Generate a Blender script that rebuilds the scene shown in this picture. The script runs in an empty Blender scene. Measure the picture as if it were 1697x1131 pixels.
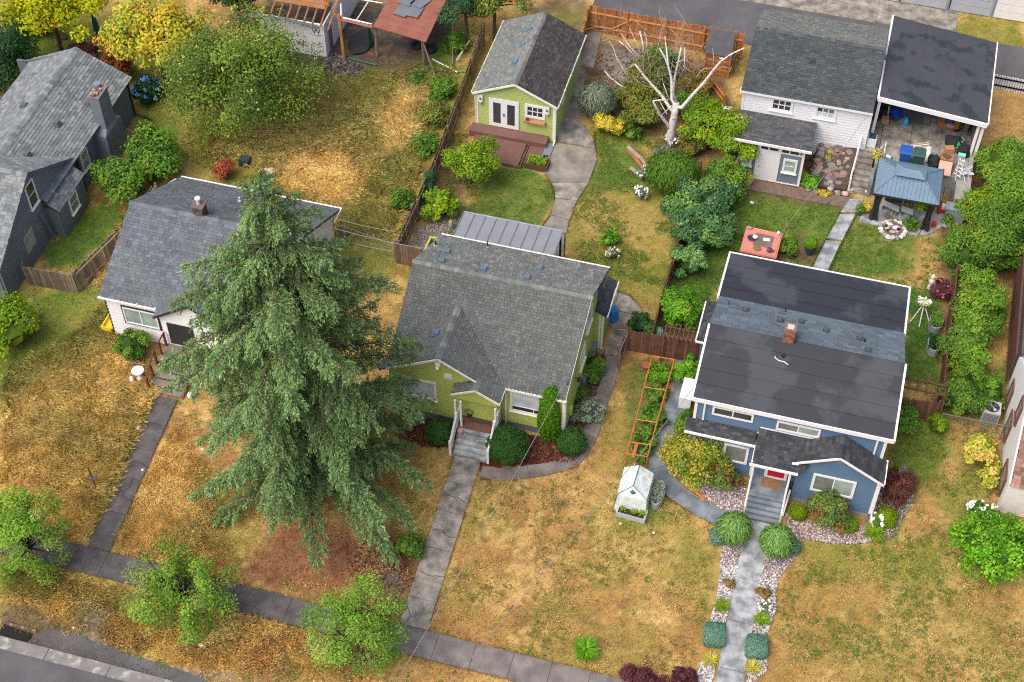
import bpy, math, random
import numpy as np
from math import sin, cos, radians, pi, hypot, sqrt

# ------------------------------------------------------------------ camera, world, sun, exposure
sc = bpy.context.scene
COL = sc.collection
CAMF, CAMH = 2500.0, 60.0
HD, TL = radians(-15.5), radians(49.6)
FW = np.array([sin(HD)*cos(TL), cos(HD)*cos(TL), -sin(TL)])
RT = np.array([cos(HD), -sin(HD), 0.0])
DN = np.cross(FW, RT)
CP = -FW*(CAMH/sin(TL))
cam_d = bpy.data.cameras.new('camera')
cam = bpy.data.objects.new('camera', cam_d)
COL.objects.link(cam)
cam_d.sensor_width = 36.0
cam_d.lens = 36.0*CAMF/1697.0
cam_d.clip_start, cam_d.clip_end = 1.0, 2000.0
from mathutils import Matrix, Vector
cam.matrix_world = Matrix(((RT[0], -DN[0], -FW[0], CP[0]), (RT[1], -DN[1], -FW[1], CP[1]),
                           (RT[2], -DN[2], -FW[2], CP[2]), (0, 0, 0, 1)))
sc.camera = cam

world = bpy.data.worlds.new('World'); sc.world = world; world.use_nodes = True
wn = world.node_tree.nodes; wl = world.node_tree.links
bg = wn['Background']
sky = wn.new('ShaderNodeTexSky'); sky.sky_type = 'NISHITA'; sky.sun_disc = False
SUN_EL, SUN_AZ = 58.0, 216.0           # azimuth clockwise from +Y
sky.sun_elevation = radians(SUN_EL); sky.sun_rotation = radians(SUN_AZ)
sky.air_density = 0.7; sky.dust_density = 6.0; sky.ozone_density = 0.3; sky.altitude = 50
wl.new(sky.outputs[0], bg.inputs[0]); bg.inputs[1].default_value = 0.15
sun_d = bpy.data.lights.new('sun', 'SUN'); sun_d.energy = 1.15; sun_d.angle = radians(60)
sun_d.color = (1.0, 0.965, 0.92)
sun = bpy.data.objects.new('sun', sun_d); COL.objects.link(sun)
sdir = Vector((sin(radians(SUN_AZ))*cos(radians(SUN_EL)), cos(radians(SUN_AZ))*cos(radians(SUN_EL)), sin(radians(SUN_EL))))
sun.rotation_euler = sdir.to_track_quat('Z', 'Y').to_euler()
sc.view_settings.view_transform = 'Standard'; sc.view_settings.look = 'None'
sc.view_settings.gamma = 1.0; sc.view_settings.use_curve_mapping = False
sc.view_settings.exposure = 0.48
sc.render.engine = 'CYCLES'
sc.cycles.max_bounces = 5; sc.cycles.diffuse_bounces = 3; sc.cycles.glossy_bounces = 2
sc.cycles.transmission_bounces = 3; sc.cycles.transparent_max_bounces = 6

sc.cycles.use_denoising = False
sc.cycles.filter_width = 1.15
rnd = random.Random(7)
nr = np.random.RandomState(11)

# ------------------------------------------------------------------ photograph -> place measuring
def ray(u, v):
    return FW*CAMF + RT*(u-848.5) + DN*(v-565.5)
def at(u, v, z=0.0):
    d = ray(u, v); return CP + d*((z-CP[2])/d[2])
def aty(u, v, y):
    d = ray(u, v); return CP + d*((y-CP[1])/d[1])
def atx(u, v, x):
    d = ray(u, v); return CP + d*((x-CP[0])/d[0])

# ------------------------------------------------------------------ colour helper
def S(r, g, b):
    f = lambda c: (c/255/12.92) if c/255 <= .04045 else ((c/255+.055)/1.055)**2.4
    return (f(r), f(g), f(b))

# ------------------------------------------------------------------ mesh builder
OFF = {}
class MB:
    def __init__(s, c=None):
        s.v = []; s.f = []; s.c = c; s.fc = []
    def face(s, pts, c=None):
        n = len(s.v); s.v.extend([tuple(p) for p in pts]); s.f.append(tuple(range(n, n+len(pts))))
        s.fc.append(c or s.c or (1, 1, 1))
    def add(s, vs, fs, c=None):
        n = len(s.v); s.v.extend([tuple(p) for p in vs])
        for f in fs:
            s.f.append(tuple(i+n for i in f)); s.fc.append(c or s.c or (1, 1, 1))
        return s
    def hexa(s, p, c=None):      # 8 points: bottom 4 ccw, top 4 ccw
        s.add(p, [(3, 2, 1, 0), (4, 5, 6, 7), (0, 1, 5, 4), (1, 2, 6, 5), (2, 3, 7, 6), (3, 0, 4, 7)], c); return s
    def box(s, x0, x1, y0, y1, z0, z1, c=None):
        if x0 > x1: x0, x1 = x1, x0
        if y0 > y1: y0, y1 = y1, y0
        if z0 > z1: z0, z1 = z1, z0
        s.hexa([(x0, y0, z0), (x1, y0, z0), (x1, y1, z0), (x0, y1, z0), (x0, y0, z1), (x1, y0, z1), (x1, y1, z1), (x0, y1, z1)], c)
        return s
    def rbox(s, cx, cy, z0, z1, sx, sy, a, c=None):
        ca, sa = cos(a), sin(a)
        q = [(cx+ca*x-sa*y, cy+sa*x+ca*y) for x, y in ((-sx/2, -sy/2), (sx/2, -sy/2), (sx/2, sy/2), (-sx/2, sy/2))]
        s.hexa([(x, y, z0) for x, y in q]+[(x, y, z1) for x, y in q], c); return s
    def obox(s, f, u0, u1, v0, v1, n0, n1, c=None):
        s.hexa([f(u0, v0, n0), f(u1, v0, n0), f(u1, v1, n0), f(u0, v1, n0), f(u0, v0, n1), f(u1, v0, n1), f(u1, v1, n1), f(u0, v1, n1)], c)
        return s
    def prism(s, poly, z0, z1, c=None):     # poly ccw (x,y)
        a = sum(poly[i][0]*poly[(i+1) % len(poly)][1]-poly[(i+1) % len(poly)][0]*poly[i][1] for i in range(len(poly)))
        if a < 0: poly = poly[::-1]
        n = len(poly)
        s.add([(p[0], p[1], z0) for p in poly]+[(p[0], p[1], z1) for p in poly],
              [tuple(range(n-1, -1, -1)), tuple(range(n, 2*n))]+[(i, (i+1) % n, (i+1) % n+n, i+n) for i in range(n)], c)
        return s
    def oprism(s, f, poly, n0, n1, c=None):
        n = len(poly)
        s.add([f(p[0], p[1], n0) for p in poly]+[f(p[0], p[1], n1) for p in poly],
              [tuple(range(n-1, -1, -1)), tuple(range(n, 2*n))]+[(i, (i+1) % n, (i+1) % n+n, i+n) for i in range(n)], c)
        return s
    def tube(s, pts, r, n=6, r1=None, c=None, cap=True):
        P = [np.array(p, float) for p in pts]; m = len(P); rr = r if isinstance(r, (list, tuple)) else [r+((r1 if r1 is not None else r)-r)*i/max(1, m-1) for i in range(m)]
        vs = []; up = None
        for i in range(m):
            d = P[min(i+1, m-1)]-P[max(i-1, 0)]; d = d/(np.linalg.norm(d)+1e-9)
            if up is None:
                up = np.array([0, 0, 1.]) if abs(d[2]) < .9 else np.array([1., 0, 0])
            a = np.cross(d, up); a /= np.linalg.norm(a)+1e-9; b = np.cross(d, a)
            up = -b if False else up
            for k in range(n):
                t = 2*pi*k/n; vs.append(P[i]+(a*cos(t)+b*sin(t))*rr[i])
        fs = [(i*n+k, i*n+(k+1) % n, (i+1)*n+(k+1) % n, (i+1)*n+k) for i in range(m-1) for k in range(n)]
        if cap: fs += [tuple(range(n-1, -1, -1)), tuple(range((m-1)*n, m*n))]
        s.add(vs, fs, c); return s
    def cyl(s, x, y, z0, z1, r, r1=None, n=16, c=None):
        return s.tube([(x, y, z0), (x, y, z1)], r, n, r1 if r1 is not None else r, c)
    def lathe(s, x, y, prof, n=16, c=None):   # prof [(r,z)]
        vs = []; m = len(prof)
        for r, z in prof:
            for k in range(n): vs.append((x+r*cos(2*pi*k/n), y+r*sin(2*pi*k/n), z))
        fs = [(i*n+k, i*n+(k+1) % n, (i+1)*n+(k+1) % n, (i+1)*n+k) for i in range(m-1) for k in range(n)]
        fs += [tuple(range(n-1, -1, -1)), tuple(range((m-1)*n, m*n))]
        s.add(vs, fs, c); return s
    def ball(s, p, r, c=None, n=7, m=9, jit=0., sq=None, rg=None):
        rg = rg or rnd; vs = [(p[0], p[1], p[2]-(r if np.isscalar(r) else r[2]))]; rx, ry, rz = (r, r, r) if np.isscalar(r) else r
        for i in range(1, n):
            t = pi*i/n
            for k in range(m):
                a = 2*pi*k/m+(.5*pi/m if i % 2 else 0); j = 1+jit*rg.uniform(-1, 1)
                vs.append((p[0]+rx*j*sin(t)*cos(a), p[1]+ry*j*sin(t)*sin(a), p[2]-rz*j*cos(t)))
        vs.append((p[0], p[1], p[2]+rz))
        fs = [(0, 1+(k+1) % m, 1+k) for k in range(m)]
        for i in range(n-2):
            fs += [(1+i*m+k, 1+i*m+(k+1) % m, 1+(i+1)*m+(k+1) % m, 1+(i+1)*m+k) for k in range(m)]
        L = len(vs)-1; fs += [(L, 1+(n-2)*m+k, 1+(n-2)*m+(k+1) % m) for k in range(m)]
        s.add(vs, fs, c); return s
    def mesh(s, name, off=(0, 0, 0), smooth=False):
        me = bpy.data.meshes.new(name)
        v = np.array(s.v, dtype=np.float32).reshape(-1, 3)-np.array(off, dtype=np.float32)
        lt = np.array([len(f) for f in s.f], dtype=np.int32); li = np.concatenate([np.array(f, dtype=np.int32) for f in s.f]) if s.f else np.zeros(0, np.int32)
        me.vertices.add(len(v)); me.vertices.foreach_set('co', v.ravel())
        me.loops.add(len(li)); me.loops.foreach_set('vertex_index', li)
        me.polygons.add(len(lt)); ls = np.zeros(len(lt), np.int32); ls[1:] = np.cumsum(lt)[:-1]
        me.polygons.foreach_set('loop_start', ls)
        me.update(calc_edges=True)
        fc = np.array(s.fc, dtype=np.float32).reshape(-1, 3)
        if len(fc) and (fc != 1).any():
            ca = np.ones((len(li), 4), np.float32); ca[:, :3] = np.repeat(fc, lt, axis=0)
            at_ = me.color_attributes.new('Col', 'FLOAT_COLOR', 'CORNER'); at_.data.foreach_set('color', ca.ravel())
        me.polygons.foreach_set('use_smooth', [smooth]*len(lt))
        me.validate()
        return me

def link(name, me, mat, parent=None, loc=(0, 0, 0)):
    o = bpy.data.objects.new(name, me); COL.objects.link(o)
    if me is not None and mat is not None and not me.materials: me.materials.append(mat)
    if parent is not None: o.parent = parent
    o.location = loc; return o
def thing(name, label, cat, loc=(0, 0, 0), group=None, kind=None):
    o = bpy.data.objects.new(name, None); COL.objects.link(o); o.location = tuple(float(a) for a in loc)
    o.empty_display_size = .3
    if label: o['label'] = label
    if cat: o['category'] = cat
    if group: o['group'] = group
    if kind: o['kind'] = kind
    OFF[o.name] = tuple(loc); return o
SPLIT = {'roof_edge_trim', 'corner_board', 'wall', 'stringer', 'gutter', 'bargeboard', 'fascia', 'beam', 'foundation', 'brace', 'corner_trim', 'flashing', 'retaining_wall', 'base', 'downpipe'}
def islands(mb):
    p = list(range(len(mb.v)))
    def fd(a):
        while p[a] != a: p[a] = p[p[a]]; a = p[a]
        return a
    for f in mb.f:
        r = fd(f[0])
        for i in f[1:]: p[fd(i)] = r
    g = {}
    for f, c in zip(mb.f, mb.fc): g.setdefault(fd(f[0]), []).append((f, c))
    out = []
    for fs in g.values():
        m = MB(); ix = {}
        for f, c in fs:
            for i in f:
                if i not in ix: ix[i] = len(m.v); m.v.append(mb.v[i])
            m.f.append(tuple(ix[i] for i in f)); m.fc.append(c)
        out.append(m)
    return out
def part(name, mb, mat, par, label=None, kind=None, smooth=False):
    if name in SPLIT and not kind:
        isl = islands(mb)
        if len(isl) > 1:
            for m in isl[1:]: part(name, m, mat, par, label)
            mb = isl[0]
    off = OFF[par.name]; me = mb.mesh(name, off, smooth)
    o = link(name, me, mat, par); OFF[o.name] = off
    if label: o['label'] = label
    if kind: o['kind'] = kind
    return o
def solo(name, mb, mat, label=None, cat=None, loc=None, group=None, kind=None, smooth=False):
    if loc is None:
        a = np.array(mb.v); loc = ((a[:, 0].min()+a[:, 0].max())/2, (a[:, 1].min()+a[:, 1].max())/2, a[:, 2].min())
    loc = tuple(float(q) for q in loc)
    o = link(name, mb.mesh(name, loc, smooth), mat, None, loc); OFF[o.name] = loc
    if label: o['label'] = label
    if cat: o['category'] = cat
    if group: o['group'] = group
    if kind: o['kind'] = kind
    return o
def dup(root, loc, rz=0, label=None):
    r = root.copy(); COL.objects.link(r); r.location = tuple(float(a) for a in loc); r.rotation_euler = (0, 0, rz)
    if label: r['label'] = label
    def rec(a, b):
        for ch in list(a.children):
            c = ch.copy(); COL.objects.link(c); c.parent = b; rec(ch, c)
    rec(root, r); return r

# ------------------------------------------------------------------ materials
def mat(name, col=None, rough=.85, var=.2, scale=2., bump=.0, bscale=60., attr=False, spec=.3, metal=0., col2=None, s2=1.2, t2=.5, w2=.08, fine=.12,
        rough2=None, trans=0., alpha=1., xl=0.):
    m = bpy.data.materials.new(name); m.use_nodes = True; nt = m.node_tree; n = nt.nodes; l = nt.links
    b = n['Principled BSDF']; b.inputs['Roughness'].default_value = rough; b.inputs['Metallic'].default_value = metal
    b.inputs['Specular IOR Level'].default_value = spec
    tc = n.new('ShaderNodeNewGeometry')
    def noise(s, d=5, r=.6):
        q = n.new('ShaderNodeTexNoise'); q.inputs['Scale'].default_value = s; q.inputs['Detail'].default_value = d
        q.inputs['Roughness'].default_value = r; l.new(tc.outputs['Position'], q.inputs['Vector']); return q.outputs['Fac']
    def mapr(src, a, b_, c, d):
        q = n.new('ShaderNodeMapRange'); q.inputs[1].default_value = a; q.inputs[2].default_value = b_; q.inputs[3].default_value = c; q.inputs[4].default_value = d
        l.new(src, q.inputs[0]); return q.outputs[0]
    def mix(t, f, a, bb):
        q = n.new('ShaderNodeMix'); q.data_type = 'RGBA'; q.blend_type = t
        if isinstance(f, float): q.inputs[0].default_value = f
        else: l.new(f, q.inputs[0])
        for i, x in ((6, a), (7, bb)):
            if isinstance(x, tuple): q.inputs[i].default_value = (*x[:3], 1)
            else: l.new(x, q.inputs[i])
        return q.outputs[2]
    if attr:
        a = n.new('ShaderNodeAttribute'); a.attribute_name = 'Col'; base = a.outputs['Color']
        if col is not None: base = mix('MULTIPLY', 1.0, base, tuple(col))
    else:
        base = tuple(col)
    f2 = None
    if col2 is not None:
        f2 = mapr(noise(s2, 4, .55), t2-w2, t2+w2, 0, 1); base = mix('MIX', f2, base, tuple(col2))
        if rough2 is not None: l.new(mapr(f2, 0, 1, rough, rough2), b.inputs['Roughness'])
    if var or fine:
        v = n.new('ShaderNodeMath'); v.operation = 'MULTIPLY'
        l.new(mapr(noise(scale), .3, .7, 1-var, 1+var), v.inputs[0])
        fn = noise(bscale, 3, .7); l.new(mapr(fn, .3, .7, 1-fine, 1+fine), v.inputs[1])
        cx = n.new('ShaderNodeCombineColor')
        for i in range(3): l.new(v.outputs[0], cx.inputs[i])
        base = mix('MULTIPLY', 1.0, base if not isinstance(base, tuple) else base, cx.outputs[0])
        if bump:
            bp = n.new('ShaderNodeBump'); bp.inputs['Strength'].default_value = bump; bp.inputs['Distance'].default_value = .02
            l.new(fn, bp.inputs['Height']); l.new(bp.outputs[0], b.inputs['Normal'])
    if isinstance(base, tuple): b.inputs['Base Color'].default_value = (*base, 1)
    else: l.new(base, b.inputs['Base Color'])
    if trans:
        b.inputs['Transmission Weight'].default_value = trans
    if alpha < 1: b.inputs['Alpha'].default_value = alpha
    if xl:
        t = n.new('ShaderNodeBsdfTranslucent')
        if isinstance(base, tuple): t.inputs[0].default_value = (*base, 1)
        else: l.new(base, t.inputs[0])
        ms = n.new('ShaderNodeMixShader'); ms.inputs[0].default_value = xl
        l.new(b.outputs[0], ms.inputs[1]); l.new(t.outputs[0], ms.inputs[2]); l.new(ms.outputs[0], n['Material Output'].inputs[0])
    return m
M = {}
M['ground'] = mat('ground', attr=True, rough=1, var=.12, scale=1.5, bump=.6, bscale=22, fine=.22, spec=.1)
M['leaf'] = mat('foliage', attr=True, rough=.62, var=.1, scale=3, fine=.1, bscale=30, spec=.25, xl=.22)
M['grass'] = mat('grass', attr=True, rough=.8, var=.1, fine=0, spec=.15, xl=.15)
M['bark'] = mat('bark', (.09, .065, .05), var=.3, bscale=30, bump=.6, fine=.3)
M['birch'] = mat('birch bark', (.68, .64, .62), var=.15, scale=4, col2=(.16, .13, .12), s2=6, t2=.62, w2=.05, bump=.3, bscale=30)
M['shingle'] = mat('roof shingles', attr=True, rough=.92, var=.1, scale=.8, bscale=25, fine=.16, bump=.3, spec=.2)
M['roofdeck'] = mat('roof deck', (.05, .055, .06), rough=.95)
M['mem'] = mat('roofing membrane', (.058, .063, .075), rough=.72, var=.1, scale=.7, bscale=40, fine=.12, col2=(.034, .037, .045), s2=.42, t2=.45, w2=.035, rough2=.45, spec=.4)
M['mem2'] = mat('carport roofing', (.056, .061, .072), rough=.7, var=.12, scale=.5, bscale=40, fine=.1, col2=(.036, .039, .046), s2=.7, t2=.56, w2=.03, rough2=.45, spec=.4)
M['white'] = mat('white paint', (.8, .8, .8), rough=.5, var=.03, fine=.03)
M['whitesiding'] = mat('white siding', (.74, .76, .79), rough=.55, var=.05, fine=.03, scale=1)
M['cream'] = mat('cream trim paint', (.8, .79, .68), rough=.5, var=.03, fine=.03)
M['green'] = mat('green siding paint', S(174, 186, 98), rough=.6, var=.06, fine=.04, scale=1)
M['green2'] = mat('light green siding paint', S(170, 186, 112), rough=.6, var=.06, fine=.04, scale=1)
M['blue'] = mat('blue siding paint', S(86, 112, 138), rough=.6, var=.07, fine=.05, scale=1)
M['gray'] = mat('grey siding paint', S(100, 110, 118), rough=.7, var=.1, fine=.06, scale=.8)
M['bluegray'] = mat('blue grey siding paint', S(112, 128, 142), rough=.6, var=.05, fine=.04)
M['stucco'] = mat('white stucco', (.78, .78, .76), rough=.9, var=.06, bump=.4, bscale=25, fine=.06)
M['found'] = mat('foundation paint', S(108, 124, 132), rough=.85, var=.12)
M['foundraw'] = mat('bare foundation', S(150, 150, 146), rough=.9, var=.2)
M['concrete'] = mat('concrete', S(150, 144, 134), rough=.9, var=.16, scale=1.2, col2=S(116, 112, 106), s2=1.1, t2=.5, w2=.15, bscale=35, fine=.14, bump=.2)
M['concrete2'] = mat('weathered concrete', S(166, 162, 152), rough=.9, var=.2, scale=1.5, col2=S(106, 102, 96), s2=1.6, t2=.47, w2=.18, bscale=30, fine=.16, bump=.2)
M['concblue'] = mat('pale concrete with wear', S(172, 176, 178), rough=.85, var=.14, scale=1.4, col2=S(120, 124, 128), s2=1.7, t2=.5, w2=.12, bscale=30, fine=.12)
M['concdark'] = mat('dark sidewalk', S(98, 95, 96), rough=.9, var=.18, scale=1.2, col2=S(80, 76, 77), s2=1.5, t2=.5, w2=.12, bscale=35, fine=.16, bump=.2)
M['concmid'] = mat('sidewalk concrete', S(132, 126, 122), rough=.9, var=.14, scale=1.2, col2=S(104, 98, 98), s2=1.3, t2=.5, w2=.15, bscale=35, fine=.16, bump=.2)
M['bluestone'] = mat('painted grey concrete', S(128, 138, 146), rough=.7, var=.12, scale=1.5, col2=S(100, 110, 118), s2=1.2, t2=.5, w2=.1)
M['asphalt'] = mat('asphalt', S(98, 98, 102), rough=.9, var=.14, scale=.8, bscale=30, fine=.14, bump=.3, col2=S(84, 82, 84), s2=.5, t2=.5, w2=.2)
M['paver'] = mat('reddish grey pavers', S(118, 100, 92), rough=.9, var=.2, scale=3, fine=.2)
M['kerb'] = mat('gutter concrete', S(126, 124, 122), rough=.9, var=.2, scale=2, col2=S(172, 170, 166), s2=1.8, t2=.6, w2=.06, fine=.15)
M['fence'] = mat('weathered fence wood', attr=True, rough=.9, var=.22, scale=3, fine=.25, bscale=25, bump=.3)
M['cedar'] = mat('cedar wood', attr=True, rough=.85, var=.2, scale=4, fine=.2, bscale=25)
M['deck'] = mat('brown decking', S(118, 88, 80), rough=.7, var=.1, fine=.12, bscale=30)
M['wood'] = mat('plain wood', S(168, 120, 74), rough=.8, var=.18, fine=.15, bscale=30)
M['oldwood'] = mat('grey old wood', S(126, 116, 106), rough=.9, var=.2, fine=.2, bscale=30)
M['any'] = mat('painted surfaces', attr=True, rough=.6, var=.06, fine=.06, spec=.35)
M['matte'] = mat('matte surfaces', attr=True, rough=.92, var=.16, fine=.14, spec=.2)
M['gloss'] = mat('glossy plastic', attr=True, rough=.35, var=.05, fine=.04, spec=.45)
M['stone'] = mat('stones', attr=True, rough=.85, var=.2, fine=.2, bscale=25, bump=.3)
M['brick'] = mat('brick', attr=True, rough=.9, var=.15, fine=.2, bscale=40)
M['metalg'] = mat('galvanised metal', S(150, 156, 160), rough=.4, metal=.6, var=.1)
M['darkmetal'] = mat('dark metal', (.03, .032, .036), rough=.45, var=.1, spec=.4)
M['gazebo'] = mat('blue grey metal roof', S(104, 130, 148), rough=.55, var=.08, spec=.4)
M['polycarb'] = mat('patio cover panels', S(140, 142, 148), rough=.3, var=.08, scale=1, spec=.5, fine=.04)
M['tarp'] = mat('mottled plastic greenhouse cover', S(222, 232, 230), rough=.35, var=.22, scale=3.5, bscale=14, fine=.14, spec=.4, xl=.12)
M['wrap'] = mat('white house wrap', (.72, .74, .77), rough=.5, var=.06)
M['rustroof'] = mat('brown metal roof', S(142, 92, 78), rough=.65, var=.16, scale=1.5, fine=.12)

def glass(name, c, rough=.12):
    m = mat(name, c, rough=rough, var=.3, scale=1.6, fine=.04, spec=.6); return m
M['glassdark'] = glass('dark window glass', (.045, .05, .055))
M['glasscurt'] = glass('window glass over pale curtain', S(150, 168, 160), .2)
M['glassblind'] = glass('window glass over white blinds', S(198, 206, 212), .25)
M['glassgrey'] = glass('window glass over grey curtain', S(118, 122, 118), .2)

# ------------------------------------------------------------------ noise for painting albedo
def vnoise(x, y, scale, seed):
    r = np.random.RandomState(seed); G = r.rand(256, 256)
    u = x*scale+1000.3; v = y*scale+1000.7; iu = np.floor(u).astype(int); iv = np.floor(v).astype(int)
    fu = u-iu; fv = v-iv; fu = fu*fu*(3-2*fu); fv = fv*fv*(3-2*fv)
    g = lambda a, b: G[a % 256, b % 256]
    return (g(iu, iv)*(1-fu)+g(iu+1, iv)*fu)*(1-fv)+(g(iu, iv+1)*(1-fu)+g(iu+1, iv+1)*fu)*fv
def fbm(x, y, scale, seed, o=4):
    t = 0; a = .5; w = 0
    for i in range(o):
        t = t+a*vnoise(x, y, scale*2**i, seed+i); w += a; a *= .55
    return t/w
def sm(a, b, x):
    t = np.clip((x-a)/(b-a), 0, 1); return t*t*(3-2*t)

# ================================================================== GROUND
def proj(x, y, z=0.0):
    w = (x-CP[0])*FW[0]+(y-CP[1])*FW[1]+(z-CP[2])*FW[2]
    u = 848.5+CAMF*((x-CP[0])*RT[0]+(y-CP[1])*RT[1]+(z-CP[2])*RT[2])/w
    v = 565.5+CAMF*((x-CP[0])*DN[0]+(y-CP[1])*DN[1]+(z-CP[2])*DN[2])/w
    return u, v
def sdpoly(u, v, poly):
    d = np.full(u.shape, 1e18); ins = np.zeros(u.shape, bool); n = len(poly)
    for i in range(n):
        x0, y0 = poly[i]; x1, y1 = poly[(i+1) % n]; ex, ey = x1-x0, y1-y0
        t = np.clip(((u-x0)*ex+(v-y0)*ey)/(ex*ex+ey*ey+1e-9), 0, 1)
        d = np.minimum(d, (u-x0-t*ex)**2+(v-y0-t*ey)**2)
        c = (y0 > v) != (y1 > v)
        ins ^= c & (u < ex*(v-y0)/((ey if ey else 1e-9))+x0)
    d = np.sqrt(d); return np.where(ins, -d, d)
DRY = (S(182, 152, 94), S(168, 134, 82), S(150, 114, 72))
def reg(poly, kind, amt=1., soft=14): return (poly, kind, amt, soft)
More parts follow.
